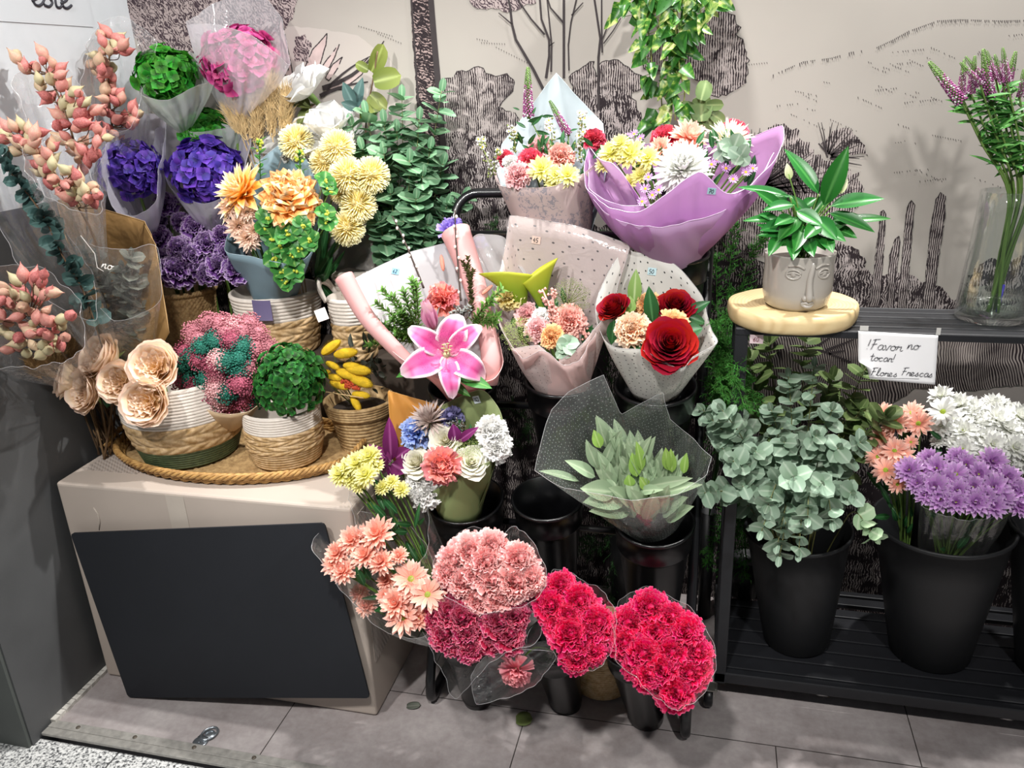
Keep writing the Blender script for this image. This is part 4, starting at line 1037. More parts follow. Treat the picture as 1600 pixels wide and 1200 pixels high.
M_discy = plain('yellow_flower_eye', 'dcb21e', .7, var=.2, vs=300)
M_rice = plain('pink_rice_flower', 'b9747f', .7, var=.18, vs=40); M_ricep = plain('pale_rice_flower', 'dba7a9', .7, var=.12, vs=40)
M_riced = plain('rose_rice_flower', 'a14d63', .7, var=.18, vs=40); M_ricet = plain('teal_rice_flower', '1f6f5e', .7, var=.22, vs=40)
M_ammi = plain('green_wild_carrot', 'a9bf6e', .8, var=.2, vs=120); M_ammid = plain('olive_wild_carrot', '84905a', .8, var=.2, vs=120)
M_spk = plain('mauve_spike', 'a1508a', .7, var=.3, vs=200); M_spkw = plain('spike_pale_buds', 'e6d2e0', .7); M_spkg = plain('spike_green_tip', '64853f', .7, var=.2, vs=120)
def podmat():
    t = NT('pod'); u, v = t.uv(); n = t.noise(7, t.obj(), 2); oi = t.n('ObjectInfo').outputs['Random']
    f = t.math('ADD', t.math('MULTIPLY', oi, .9), t.math('MULTIPLY', t.math('SUBTRACT', n, .5), .6))
    c = t.ramp(f, [(.1, srgb('c9bf98')), (.32, srgb('d8b79a')), (.5, srgb('dfa193')), (.75, srgb('d98480')), (.95, srgb('b0605e'))])
    c = t.mix(t.math('MULTIPLY', t.math('GREATER_THAN', v, .82), .5), c, srgb('8a5a50'))
    p = t.n('BsdfPrincipled', {'Base Color': c, 'Roughness': .55}); tl = t.n('BsdfTranslucent', {'Color': c})
    return t.surf(t.n('MixShader', {0: .25, 1: p.outputs[0], 2: tl.outputs[0]}).outputs[0])
M_pod = podmat()
M_bun = plain('yellow_bunny_tail', 'd4b01e', .85, var=.2, vs=80); M_bunp = plain('peach_bunny_tail', 'e89a86', .85, var=.15, vs=80)
PR_ = {}
def proto(key, fn, mats):
    if key not in PR_: PR_[key] = fn().mesh(key, mats)
    return PR_[key]
def carn(m, s=0, n=72, fr=.13): return proto('carnation_%s_%d' % (m.name, s), lambda: carnation(11+s, n, fr), [m, G_cal])
DL = [(14, 1.0, 6, .29, -.15, 0), (14, .95, 22, .28, .05, .02), (12, .84, 42, .26, .25, .04), (8, .6, 62, .22, .4, .05)]
DL1 = [(13, 1.0, 6, .29, -.2, 0), (13, .95, 20, .27, .0, .02)]
DLF = [(16, 1.0, 0, .27, -.2, 0), (15, .96, 18, .26, .1, .02), (14, .88, 36, .25, .3, .03), (12, .76, 54, .22, .5, .05), (9, .6, 70, .2, .7, .06)]
def mum(m, s=0, kind='d', disc=None):
    L = {'d': DL, 's': DL1, 'f': DLF}[kind]; d = {'d': .15, 's': .22, 'f': .10}[kind]
    return proto('chrysanthemum_%s_%s%d' % (m.name, kind, s), lambda: daisy(31+s, L, d), [m, disc or M_disc, G_cal])
# leaves as strips along a path
def blade(b, path, W, nrm, nu=4, prof=p_oval, cup=.15, mi=0, wave=0, wf=6):
    P = [V(p) for p in path]; m = len(P)-1; nrm = V(nrm)
    fr = []
    for i in range(m+1):
        t = (P[min(i+1, m)]-P[max(i-1, 0)]).normalized(); s_ = t.cross(nrm)
        s_ = s_.normalized() if s_.length > 1e-5 else t.orthogonal().normalized(); fr.append((P[i], s_, s_.cross(t)))
    def fn(u, v):
        i = int(round(v*m)); p, s_, n_ = fr[i]; x = (u-.5)*2; w_ = W*.5*prof(v)
        return p+s_*(x*w_)+n_*(cup*W*abs(x)**1.5*prof(v)+wave*math.sin(wf*PI*v)*x)
    b.grid(fn, nu, m, mi)
def leaf(b, base, dirn, L, W, nrm, droop=.2, prof=p_oval, cup=.12, n=6, nu=4, mi=0, wave=0):
    d = V(dirn).normalized(); nr_ = V(nrm); nr_ = (nr_-d*nr_.dot(d)); nr_ = nr_.normalized() if nr_.length > 1e-4 else d.orthogonal().normalized()
    blade(b, [V(base)+d*(L*i/n)-nr_*(droop*L*(i/n)**2) for i in range(n+1)], W, nr_, nu, prof, cup, mi, wave)
def rv(r, k=1): return V((r.uniform(-k, k), r.uniform(-k, k), r.uniform(-k, k)))
def eucalyptus(name, label, path, n, L0, L1, mat, group=None, W=.95, cat='eucalyptus', seed=1, prof=p_round, stemr=.0016, parent=None, bare=.25, smat=None):
    """a stem with paired round leaves"""
    r = random.Random(seed*97+3); P = bez(path, 24)
    if parent is None:
        t = thing(name, label, cat, P[0], group)
        b = MB(); b.tube(P, [stemr*(1.2-.7*i/len(P)) for i in range(len(P))], 6); b.build('stem', smat or G_olive, t)
    else: t = parent
    b = MB()
    if parent is not None: b.tube(P, [stemr*(1.2-.7*i/len(P)) for i in range(len(P))], 6)
    for k in range(n):
        f = bare+(1-bare)*(k+.5)/n; i = min(len(P)-2, int(f*(len(P)-1))); p = P[i].lerp(P[i+1], f*(len(P)-1)-i); d = (P[i+1]-P[i]).normalized()
        o = d.orthogonal().normalized(); o.rotate(Quaternion(d, k*1.57+r.uniform(-.4, .4)))
        L = (L0+(L1-L0)*f)*r.uniform(.8, 1.15)
        for s_ in (1, -1):
            dr = (o*s_+d*r.uniform(.2, .7)+V((0, 0, r.uniform(-.3, .1)))+rv(r, .15))
            leaf(b, p, dr, L, L*W*r.uniform(.85, 1.1), d+UP*.25+tocam(p)*.25+rv(r, .6), r.uniform(-.1, .25), prof, r.uniform(.02, .16), 5, 4)
    leaf(b, P[-1], (P[-1]-P[-2]), L1*.7, L1*.4, tocam(P[-1]), 0, prof, .1, 5, 4)
    o = b.build('leaves' if parent is None else name, mat, t)
    return t
# wrapping: loft from a rim given all the way round to the waist of the bouquet
def loft(rim, bc, br, n=96, nv=9, bulge=.06, wr=.006, wf=11, seed=0, rough=1.0, smooth_=True, close=True, t0=0, flare=.0, edge=.0005):
    P = [at(*q) for q in rim]; m = len(P); seg = m if close else m-1; R = []
    for k in range(n+(0 if close else 1)):
        f = k/n*seg; i = int(f); t = f-i
        if i >= seg: i, t = seg-1, 1.0
        a, b_ = P[i], P[(i+1) % m]
        if smooth_:
            z, d = (P[i-1] if close or i else a), (P[(i+2) % m] if close or i+2 < m else b_)
            q = .5*((2*a)+(b_-z)*t+(2*z-5*a+4*b_-d)*t*t+(3*a-z-3*b_+d)*t**3)
            q = q*.8+a.lerp(b_, t)*.2
        else: q = a.lerp(b_, t)
        R.append(q)
    cen = sum(R, V((0, 0, 0)))/len(R); bc = V(bc); ax = (cen-bc).normalized()
    rad = [((q-cen)-ax*(q-cen).dot(ax)) for q in R]
    B = [bc+(x.normalized() if x.length > 1e-6 else V((1, 0, 0)))*br for x in rad]
    S = len(R); b = MB()
    def fn(u, v):
        k = int(round(u*n)) % S if close else int(round(u*n)); t = t0+(1-t0)*v; q = B[k].lerp(R[k], t)
        o = rad[k].normalized() if rad[k].length > 1e-6 else V((1, 0, 0))
        a = 2*PI*u*(1 if close else .7)
        w_ = wr*(math.sin(wf*a+seed)*.6+math.sin((wf*2+1)*a+seed*2.3+3*v)*.4+.7*math.sin(3*a-4*v+seed))*(math.sin(PI*min(1, v*.9+.1))*.6+.6*v)
        return q+o*(bulge*math.sin(PI*min(1, t*.95))*rad[k].length+w_+flare*t*t*rad[k].length)
    b.grid(fn, n, nv)
    if edge:       # bead along the cut edge, its paler colour painting in the highlight
        b.tube([fn(k/n, 1.0) for k in range(n+1)], edge, 4, 1, False)
    return b
def sticker(parent, u, v, Y, num, du=(1, 0), size=.016, col='a9cfe0', pos=None, sheets=()):
    p = at(u, v, Y); n_ = tocam(p); best = None
    for sh in sheets:
        hit = BVHTree.FromPolygons(sh.v, sh.f).ray_cast(CAM, ray(u, v).normalized())
        if hit[0] is not None and (best is None or hit[3] < best[2]): best = (hit[0], hit[1], hit[3])
    if best:
        n_ = best[1] if best[1].dot(tocam(best[0])) > 0 else -best[1]; p = best[0]+n_*.0015
    a = math.radians(du if isinstance(du, (int, float)) else 0)
    ex = CR*math.cos(a)+CD*math.sin(a); ex = (ex-n_*ex.dot(n_)).normalized(); ey = n_.cross(ex).normalized()
    b = MB(); s_ = size
    q = [p+ex*x*s_+ey*y*s_*.85 for x, y in ((-.5, -.5), (.5, -.5), (.5, .5), (-.5, .5))]
    b.face([x+n_*.0006 for x in q]); b.face([x for x in q[::-1]])
    for i in range(4): j = (i+1) % 4; b.face([q[i], q[j], q[j]+n_*.0006, q[i]+n_*.0006])
    k = plain('sticker_'+col, col, .6) if 'sticker_'+col not in bpy.data.materials else bpy.data.materials['sticker_'+col]
    o = b.build('price_sticker', k, parent, smooth=False)
    b = MB(); write(b, num, p-ex*s_*.36-ey*s_*.26+n_*.0006, ex, ey, n_, s_*.5, s_*.035, .62); b.build('number', M_pen, o)
FILM_EDGE = film('film_cut_edge', (1, 1, 1), .62, .3, (.9, .9, .92)); EDGE = {}  # whitish rim material that paints the glints along film edges
class Bq:
    """a wrapped bouquet: one thing with its papers and its flowers as parts"""
    def __init__(s, label, base, cat='bouquet', name='bouquet', group=None, out=.35, up=.55):
        s.base = V(base); s.t = thing(name, label, cat, base, group); s.out, s.up = out, up; s.stems = MB(); s.sheets = []
    def head(s, me, name, u, v, Y, d, face=None, roll=None, stem=True, sq=1, label=None):
        p = at(u, v, Y); k = d*mpp(p)/2
        if face is None:
            lat = p-s.base; lat.z = 0; lat = lat.normalized() if lat.length > 1e-5 else V((0, 0, 0))
            face = tocam(p)*.6+UP*s.up+lat*s.out
        face = V(face).normalized(); q = p-face*k*.25
        o = place(me, name, q, face, (k, k, k*sq), s.t, roll, label)
        if stem: s.stems.tube(bez([q-face*k*.6, (q-face*k*1.5).lerp(s.base, .4), s.base+V((rnd.uniform(-.01, .01), rnd.uniform(-.01, .01), -.02))], 8), .0021, 6)
        return o
    def paper(s, b, mat, name='wrapping_paper', t=.0005, label=None):
        s.sheets.append(b); o = b.build(name, [mat, EDGE.get(mat.name, FILM_EDGE)], s.t, label=label)
        if t: solid(o, t)
        return o
    def done(s, name='stems'):
        if s.stems.v: s.stems.build(name, G_stem, s.t)
        return s.t
# ---------------------------------------------------------------- papers and films
F_clear = film('clear_cellophane', (1, 1, 1), .96, .22, (.9, .9, .9), bump=.5, bs=16)
F_sharp = film('crisp_cellophane', (.99, .99, .99), .95, .38, (.9, .9, .92), bump=.9, bs=48)
F_perf = film('perforated_cellophane', (.97, .98, .97), .90, .22, (.8, .85, .82), dots=(110, .12, '7d847e'), bump=.3)
F_frost = film('frosted_sleeve', (.95, .95, .97), .58, .12, (.82, .82, .86), bump=.3)
F_frostg = film('frosted_green_tinted_sleeve', (.92, .97, .92), .40, .12, (.74, .80, .74), bump=.3)
F_frostv = film('frosted_violet_tinted_sleeve', (.95, .93, .99), .38, .12, (.80, .77, .88), bump=.3)
F_dot = film('dotted_pink_film', (.97, .93, .92), .26, .10, (.80, .70, .68), dots=(44, .085, '5a5456'), bump=.3)
F_lav = papermat('lilac_film', 'cc9fce', .4, .45, alpha=.80)
P_lavi = papermat('pale_lilac_film', 'debfe0', .4, .4, alpha=.70)
for k_, c_ in (('lilac_film', 'e6cfec'), ('pale_lilac_film', 'ead6ee'), ('printed_mauve_paper', 'c4b2ae'), ('pale_blue_paper', 'ccd6da'), ('blush_pink_paper', 'f2cac6'), ('orange_paper', 'e2ac62'), ('olive_paper', 'a3ae80'), ('dusty_blue_paper', 'a4bac4'), ('kraft_paper', 'bd9a68'), ('beige_paper', 'e2ccac')): EDGE[k_] = plain(k_+'_cut_edge', c_, .6)
P_print = papermat('printed_mauve_paper', 'bda9a6', .25, .6, print_=True)
P_ice = papermat('pale_blue_paper', 'bcc8cd', .3, .6)
P_whitep = papermat('white_wrapping_paper', 'd0cdcf', .35, .6)
P_pink = papermat('blush_pink_paper', 'e6b2b0', .3, .55)
P_dotw = papermat('dotted_ivory_paper', 'dcdad4', .35, .5, dots=(44, .10, '3a3a3a'))
P_orange = papermat('orange_paper', 'd99a4a', .3, .6)
P_olive = papermat('olive_paper', '8d9a68', .25, .6)
P_blue = papermat('dusty_blue_paper', '8aa4b0', .25, .5)
P_kraft = papermat('kraft_paper', '83643a', .15, .7, bump=1.0)
P_beige = papermat('beige_paper', 'd9bf9c', .25, .7)
L_grn = petalmat('fresh_leaf', '2f6a2c', '4a8a3c', mid='7fae62', var=.12, rough=.4, trans=.2)
L_dark = petalmat('dark_leaf', '1f4a26', '2f6234', mid='4d8050', var=.12, rough=.35, trans=.15)
L_sil = petalmat('silver_eucalyptus_leaf', '7f9a80', '9bb29c', mid='b5c6b2', var=.30, rough=.55, trans=.15)
L_silg = petalmat('olive_eucalyptus_leaf', '556b3e', '6f8450', mid='8a9a68', var=.16, rough=.5, trans=.2)
L_mid = petalmat('green_eucalyptus_leaf', '5c8862', '7da683', mid='a0c09c', var=.18, rough=.45, trans=.15)
L_teal = petalmat('blue_green_preserved_leaf', '2f4a48', '44625e', mid='5a7672', var=.14, rough=.5, trans=.08)
L_dry = petalmat('grey_dried_leaf', '50544c', '6c7066', mid='7d7e74', var=.18, rough=.6, trans=.12)
L_sage = petalmat('sage_leaf', '8aa080', 'a3b795', mid='b9c8a8', var=.14, rough=.6, trans=.2)
L_lime = petalmat('lime_tip_leaf', '86a94e', '9cc060', mid='b6d080', var=.1, trans=.3)
L_art = petalmat('glossy_round_leaf', '2a6a30', '4c8c42', mid='88b45c', var=.12, rough=.35, trans=.2)
L_purp = petalmat('purple_leaf', '5a1a4a', '8a3478', mid='a85a98', var=.12, rough=.35, trans=.25)
L_box = petalmat('boxwood_leaf', '4c7c30', '74a24c', mid='a0c070', var=.18, rough=.45, trans=.2)
L_oliv = petalmat('olive_branch_leaf', '5f6c2c', '7a8440', mid='94a05a', var=.14, rough=.4, trans=.25)
M_tan = plain('dried_grass', 'cbb080', .9, var=.18, vs=60); M_tand = plain('brown_dried_grass', '8a6c44', .9, var=.2, vs=60)
M_twig = plain('dark_twig', '3a2c26', .8); M_catkin = plain('white_catkin', 'e9ddd4', .9)
M_brun = plain('silver_berry', '8d8f8e', .8, var=.15, vs=100)
M_redg = plain('red_grain', 'b4421e', .7, var=.2, vs=100)
def rosette(b, p, n, L, nrm, r, mi=0, W=.95, prof=p_round):
    nrm = V(nrm).normalized(); o = nrm.orthogonal().normalized()
    for k in range(n):
        d = o.copy(); d.rotate(Quaternion(nrm, k*2*PI/n+r.uniform(-.3, .3)))
        leaf(b, p, d+nrm*r.uniform(-.05, .55), L*r.uniform(.75, 1.1), L*W, nrm+rv(r, .2), r.uniform(-.1, .3), prof, .12, 5, 4, mi)
def sprig(b, path, n, L, W, r, mi=0, smi=1, spread=.8, prof=p_lance, sr=.0012, bare=.15):
    """small-leaved sprig merged into b"""
    P = bez(path, 16); b.tube(P, sr, 5, smi)
    for k in range(n):
        f = bare+(1-bare)*k/(n-1); i = min(len(P)-2, int(f*(len(P)-1))); p = P[i].lerp(P[i+1], f*(len(P)-1)-i); d = (P[i+1]-P[i]).normalized()
        o = d.orthogonal().normalized(); o.rotate(Quaternion(d, k*2.4))
        leaf(b, p, o*spread+d*r.uniform(.4, .9), L*r.uniform(.75, 1.15), L*W, d+UP*.3, r.uniform(0, .25), prof, .1, 3, 2, mi)
def A(u, v, Y): return at(u, v, Y)

# ---------------------------------------------------------------- lilac bouquet, top right of the stand
bq = Bq('large lilac film bouquet with a big white chrysanthemum at the top of the stand', A(1056, 392, 1.88))
rim = [(917, 285, 1.80), (935, 312, 1.76), (962, 326, 1.73), (1000, 330, 1.71), (1045, 300, 1.70), (1092, 268, 1.70), (1135, 302, 1.72), (1172, 288, 1.77), (1212, 238, 1.84), (1219, 197, 1.93), (1150, 222, 2.02), (1060, 222, 2.05), (980, 228, 2.02), (923, 234, 1.92)]
bq.paper(loft(rim, A(1052, 396, 1.88), .062, 110, 10, .13, .005, 9, 1), F_lav)
bq.paper(loft([(921, 250, 1.88), (924, 292, 1.82), (955, 316, 1.775), (1005, 322, 1.75), (1060, 312, 1.74), (1120, 308, 1.76), (1180, 286, 1.81), (1206, 240, 1.88)], A(1052, 396, 1.89), .055, 70, 8, .10, .005, 7, 3, close=False), P_lavi)
bq.paper(loft([(923, 232, 1.88), (936, 248, 1.80), (958, 256, 1.765), (976, 276, 1.76), (988, 302, 1.79), (1000, 330, 1.83)], A(1040, 386, 1.89), .04, 40, 6, .1, .003, 5, 2, close=False), P_lavi)
bq.paper(loft([(921, 296, 1.80), (948, 334, 1.75), (1000, 352, 1.72), (1060, 350, 1.71), (1122, 332, 1.73), (1174, 296, 1.78)], A(1052, 396, 1.88), .066, 60, 6, .17, .005, 6, 6, close=False), P_lavi)
bq.head(proto('bigmum_white', lambda: bigmum(5, 230, .15), [M_wht, G_cal]), 'chrysanthemum', 1067, 254, 1.78, 102, tocam(A(1067, 254, 1.78))*.75+UP*.5, label='big white chrysanthemum')
for u, v, d in ((953, 237, 44), (983, 238, 52), (1012, 245, 42), (1000, 272, 34), (982, 284, 30), (944, 255, 34), (968, 222, 34)):
    bq.head(mum(M_yel, u % 2, 'd', M_discy), 'chrysanthemum', u, v, 1.82, d, label='lemon yellow chrysanthemum')
bq.head(carn(M_redc), 'carnation', 1037, 210, 1.92, 50, label='red carnation'); bq.head(carn(M_redc, 1), 'carnation', 1152, 200, 1.95, 48, V((.4, -.2, .8)), label='red carnation')
bq.head(mum(M_pch, 1, 'f'), 'chrysanthemum', 1079, 210, 1.90, 64, label='salmon chrysanthemum'); bq.head(mum(M_pch, 1, 'f'), 'chrysanthemum', 1030, 230, 1.86, 42, label='salmon chrysanthemum')
bq.head(proto('spider_cream', lambda: spidermum(3, 110, .1), [petalmat('cream_spider_petal', [(0, 'd9dca0'), (.4, 'f1f0d8'), (1, 'f8f6ea')], '', var=.05), G_cal]), 'chrysanthemum', 1140, 214, 1.88, 86, V((.25, -.55, .7)), label='cream spider chrysanthemum')
aster = proto('aster_lilac', lambda: daisy(4, [(14, 1.0, 15, .2, -.1, 0)], .3), [M_lil, M_discy, G_cal])
for u, v, Y in ((1013, 276, 1.76), (1008, 294, 1.74), (1029, 296, 1.74), (1019, 304, 1.735), (1003, 314, 1.73), (1121, 248, 1.80), (1158, 252, 1.82), (1146, 279, 1.77), (1177, 262, 1.82), (1135, 262, 1.79), (1166, 268, 1.80), (1112, 256, 1.79), (978, 213, 1.92), (990, 208, 1.93), (968, 216, 1.91), (1000, 215, 1.92)):
    bq.head(aster, 'aster', u, v, Y, 17)
r = random.Random(3); b = MB(); rosette(b, A(1146, 232, 1.80), 5, .034, tocam(A(1146, 232, 1.8))+UP*.3, r); rosette(b, A(1156, 244, 1.79), 4, .028, tocam(A(1146, 232, 1.8)), r); rosette(b, A(1130, 238, 1.80), 3, .03, tocam(A(1146, 232, 1.8)), r)
b.build('eucalyptus_leaves', L_sil, bq.t)
b = MB(); bq.stems.tube(bez([bq.base, A(1075, 260, 1.93), A(1100, 190, 1.97), A(1108, 140, 1.99)], 14), .002, 6)
for (u, v, L, W, du, dv) in ((1096, 168, 44, 34, 0, -1), (1084, 186, 36, 30, -.6, .3), (1118, 164, 28, 18, 1, 0), (1122, 184, 26, 20, .8, .5), (1100, 140, 34, 26, .3, -1), (1072, 170, 30, 24, -.8, -.2), (1108, 190, 30, 20, .5, .6)):
    p = A(u, v, 1.965); d = CR*du+CD*dv; k = mpp(p); leaf(b, p-d.normalized()*L*k*.5, d, L*k, W*k, tocam(p)+UP*.2+rv(r, .2), .1, p_round, .08, 6, 4)
b.build('eucalyptus_leaves', L_silg, bq.t)
b = MB()
for i in range(34): u, v = r.uniform(960, 1180), r.uniform(225, 300); p = A(u, v, 1.86); leaf(b, p, UP+rv(r, .8), .04, .012, tocam(p), .1, p_lance)
b.build('filler_leaves', L_dark, bq.t)
sticker(bq.t, 1112, 298, 1.695, '70', 0, .017, '9fc3cc', sheets=bq.sheets)
bq.done()

# ---------------------------------------------------------------- printed paper bouquet, top left of the stand
bq = Bq('bouquet of pink carnations and mauve spikes in printed mauve paper, top left of stand', A(868, 384, 1.9))
bc = A(872, 380, 1.9)
bq.paper(loft([(772, 262, 1.96), (777, 288, 1.88), (805, 293, 1.82), (855, 293, 1.79), (882, 285, 1.80), (912, 270, 1.84), (942, 245, 1.93)], bc, .078, 60, 8, .05, .003, 5, 1, close=False), P_print)
bq.paper(loft([(776, 268, 1.95), (786, 225, 2.0), (830, 165, 2.04), (869, 114, 2.06), (905, 155, 2.05), (942, 193, 2.03), (950, 240, 1.96)], bc, .078, 60, 8, .04, .002, 5, 4, close=False, smooth_=False), P_ice)
for u, v, Y, d, m, l in ((877, 240, 1.86, 46, M_salm, 'salmon pink carnation'), (827, 248, 1.85, 44, M_redc, 'red carnation'), (806, 270, 1.82, 48, M_pinkc, 'soft pink carnation'), (840, 228, 1.92, 50, M_pinkc, 'soft pink carnation'), (787, 243, 1.9, 28, M_redc, 'red carnation'), (796, 252, 1.88, 30, M_whc, 'white carnation'), (930, 212, 1.95, 40, M_redc, 'red carnation')):
    bq.head(carn(m, u % 2), 'carnation', u, v, Y, d, V((.35, -.25, .8)) if u > 920 else None, label=l)
for u, v, d in ((845, 262, 46), (887, 272, 42), (868, 272, 34), (862, 284, 26)): bq.head(mum(M_yel, u % 2, 'd', M_discy), 'chrysanthemum', u, v, 1.81, d, label='lemon yellow chrysanthemum')
SPK = proto('veronica_spike', lambda: spike(2), [M_spk, M_spkg, M_spkw])
def spk(parent, b0, b1, name='veronica_spike', stem=None, fat=1.0):
    p0, p1 = V(b0), V(b1); L = (p1-p0).length; return place(SPK, name, p0, p1-p0, (L*fat, L*fat, L), parent)
for a_, c_, Y in (((826, 182), (822, 105), 1.93), ((888, 210), (858, 158), 1.93)):
    spk(bq.t, A(*a_, Y), A(*c_, Y), fat=1.1); bq.stems.tube(bez([A(*a_, Y), A((a_[0]+868)/2+8, 250, 1.91), bq.base], 10), .0016, 6)
b = MB(); r = random.Random(8)
for (u, v, du, dv, L) in ((824, 190, 1, -.3, 26), (830, 196, .9, -.8, 26), (822, 200, -.8, -.5, 20), (836, 205, .9, .2, 24), (820, 214, -.9, .3, 22), (830, 215, .5, .8, 20), (829, 182, .6, -1, 18), (812, 172, -1, -.4, 12), (884, 214, -.8, .2, 16), (846, 182, 1, -.05, 20), (890, 205, .9, -.3, 14)):
    p = A(u, v, 1.92); k = mpp(p); leaf(b, p, CR*du+CD*dv, L*k, L*k*.26, tocam(p)+rv(r, .4), .1, p_lance)
for i in range(40): u, v = r.uniform(780, 930), r.uniform(225, 290); p = A(u, v, 1.90); leaf(b, p, UP+rv(r, .8), .035, .010, tocam(p), .1, p_lance)
b.build('filler_leaves', L_dark, bq.t)
wax = proto('white_aster', lambda: daisy(6, [(12, 1.0, 20, .22, -.1, 0)], .34), [M_wht, M_discy, G_cal])
b = MB()
for path, n in (([(770, 262), (758, 240), (751, 220)], 9), ([(806, 240), (803, 215), (798, 200)], 9), ([(862, 232), (862, 205), (858, 190)], 10), ([(906, 250), (908, 210), (910, 178)], 13), ([(768, 275), (775, 250), (778, 236)], 7), ([(900, 232), (903, 222), (906, 212)], 5)):
    P = bez([A(u, v, 1.88) for u, v in path], 10); b.tube(P, .0012, 5)
    for k in range(n*4):
        i = r.randrange(len(P)); q = P[i]+rv(r, .009); b.bead(q, r.uniform(.0022, .004), 0 if r.random() < .6 else 1)
    for k in range(max(3, n//2)):
        p = P[len(P)-1-int(k*len(P)/n)]+rv(r, .007); place(wax, 'aster', p, tocam(p)+UP*.5+rv(r, .4), .0075, bq.t)
b.build('aster_sprays', [petalmat('spray_bud_green', '7d8a4c', '95a060', var=.1), M_wht], bq.t)
bq.done()

# ---------------------------------------------------------------- pink lily bouquet
bq = Bq('pink lily bouquet in white and rolled blush paper on the second tier', A(722, 606, 1.72)); bc = A(722, 606, 1.72)
bq.paper(loft([(560, 470, 1.70), (552, 436, 1.74), (600, 412, 1.82), (640, 394, 1.86), (690, 381, 1.88), (745, 372, 1.88), (785, 420, 1.84), (772, 500, 1.76)], bc, .045, 70, 8, .02, .002, 5, 2, close=False, smooth_=False), P_whitep)
def roll(parent, pts, rad, mat, turns=1.35, name='paper_roll'):
    P = bez([A(*p) for p in pts], 18); b = MB(); m = len(P)-1
    rr = [rad[0]+(rad[1]-rad[0])*i/m if len(rad) == 2 else (rad[0]+(rad[1]-rad[0])*i/m*2 if i < m/2 else rad[1]+(rad[2]-rad[1])*(i/m*2-1)) for i in range(m+1)]
    fr = []
    for i in range(m+1):
        t = (P[min(i+1, m)]-P[max(i-1, 0)]).normalized(); x = t.cross(CF).normalized(); fr.append((x, x.cross(t)))
    def fn(u, v):
        i = int(round(v*m)); a = 2*PI*turns*(u-.5)+.6; k = rr[i]*(1-.28*u); x, y = fr[i]; return P[i]+x*(k*math.cos(a))+y*(k*math.sin(a))
    b.grid(fn, 36, m); return solid(b.build(name, mat, parent), .0006)
roll(bq.t, [(538, 432, 1.70), (570, 490, 1.67), (604, 530, 1.64), (640, 566, 1.63)], (.024, .016), P_pink)
roll(bq.t, [(713, 362, 1.84), (738, 430, 1.78), (757, 500, 1.70), (768, 560, 1.64), (762, 596, 1.63)], (.038, .022, .026), P_pink)
bq.paper(loft([(590, 522, 1.66), (612, 548, 1.62), (640, 568, 1.59), (690, 588, 1.575), (735, 598, 1.58), (770, 592, 1.60), (785, 566, 1.64), (778, 520, 1.70)], bc, .045, 50, 6, .05, .002, 4, 1, close=False), P_pink)
# the lily: six petals, stamens, bud
M_lilyp = None
t_ = NT('pink_lily_petal'); uu, vv = t_.uv()
au = t_.math('ABSOLUTE', t_.math('SUBTRACT', t_.math('MULTIPLY', uu, 2), 1))
cc = t_.ramp(vv, [(.0, srgb('d9c8a0')), (.12, srgb('e27fa8')), (.4, srgb('e0559a')), (.8, srgb('e878b0')), (1, srgb('f3b8d2'))])
cc = t_.mix(t_.n('MapRange', {0: au, 1: .0, 2: .3, 3: .75, 4: 0}, clamp=True).outputs[0], cc, srgb('cc2f7e'))
cc = t_.mix(t_.n('MapRange', {0: t_.math('MAXIMUM', au, t_.math('MULTIPLY', vv, .93)), 1: .72, 2: .95, 3: 0, 4: 1}, clamp=True).outputs[0], cc, srgb('fbeef2'))
sp_ = t_.n('TexVoronoi', {'Scale': 420, 'Vector': t_.pos()})
cc = t_.mix(t_.math('MULTIPLY', t_.math('LESS_THAN', sp_.outputs['Distance'], .25), t_.math('LESS_THAN', vv, .55)), cc, srgb('b01c66'))
pp = t_.n('BsdfPrincipled', {'Base Color': cc, 'Roughness': .45}); tt_ = t_.n('BsdfTranslucent', {'Color': cc})
M_lilyp = t_.surf(t_.n('MixShader', {0: .22, 1: pp.outputs[0], 2: tt_.outputs[0]}).outputs[0])
LC = A(698, 553, 1.585); nl = (tocam(LC)+UP*.15).normalized()
lily = place(MB().ball((0, 0, 0), 1, 8, 5).mesh('lily_throat', petalmat('lily_throat_green', 'b9c48a', 'd3d6a4', var=.05)), 'lily', LC-nl*.012, nl, .010, bq.t, 0)
WL[lily.name] = LC-nl*.012
def lily_petal(tu, tv, Wpx, rec, k):
    tip = A(tu, tv, 1.585); d = tip-LC; d = d-nl*d.dot(nl); L = d.length; d.normalize(); P = []
    for i in range(15):
        s_ = i/14; P.append(LC-nl*.012+d*(L*(s_**.95))+nl*(L*(.34*math.sin(PI*s_*.62)-rec*max(0, s_-.5)**2*2.0)))
    b = MB(); pf = lambda t: (.22+.78*math.sin(PI*min(1, t*.97+.02)**.85))*(1 if t < .93 else math.sqrt(max(0, (1-t)/.07)))
    blade(b, P, Wpx*mpp(LC), nl, 10, pf, .10, wave=.0022, wf=5); o = bpy.data.objects.new('petal', b.mesh('lily_petal', M_lilyp)); COL.objects.link(o); o.parent = lily
    o.matrix_parent_inverse = lily.matrix_world.inverted(); return solid(o, .0008)
bpy.context.view_layer.update()
for q in ((637, 514, 36, .35), (759, 590, 44, .75), (753, 502, 34, .3)): lily_petal(*q, 0)
for q in ((716, 484, 50, .25), (629, 590, 46, .4), (708, 626, 34, .45)): lily_petal(*q, 1)
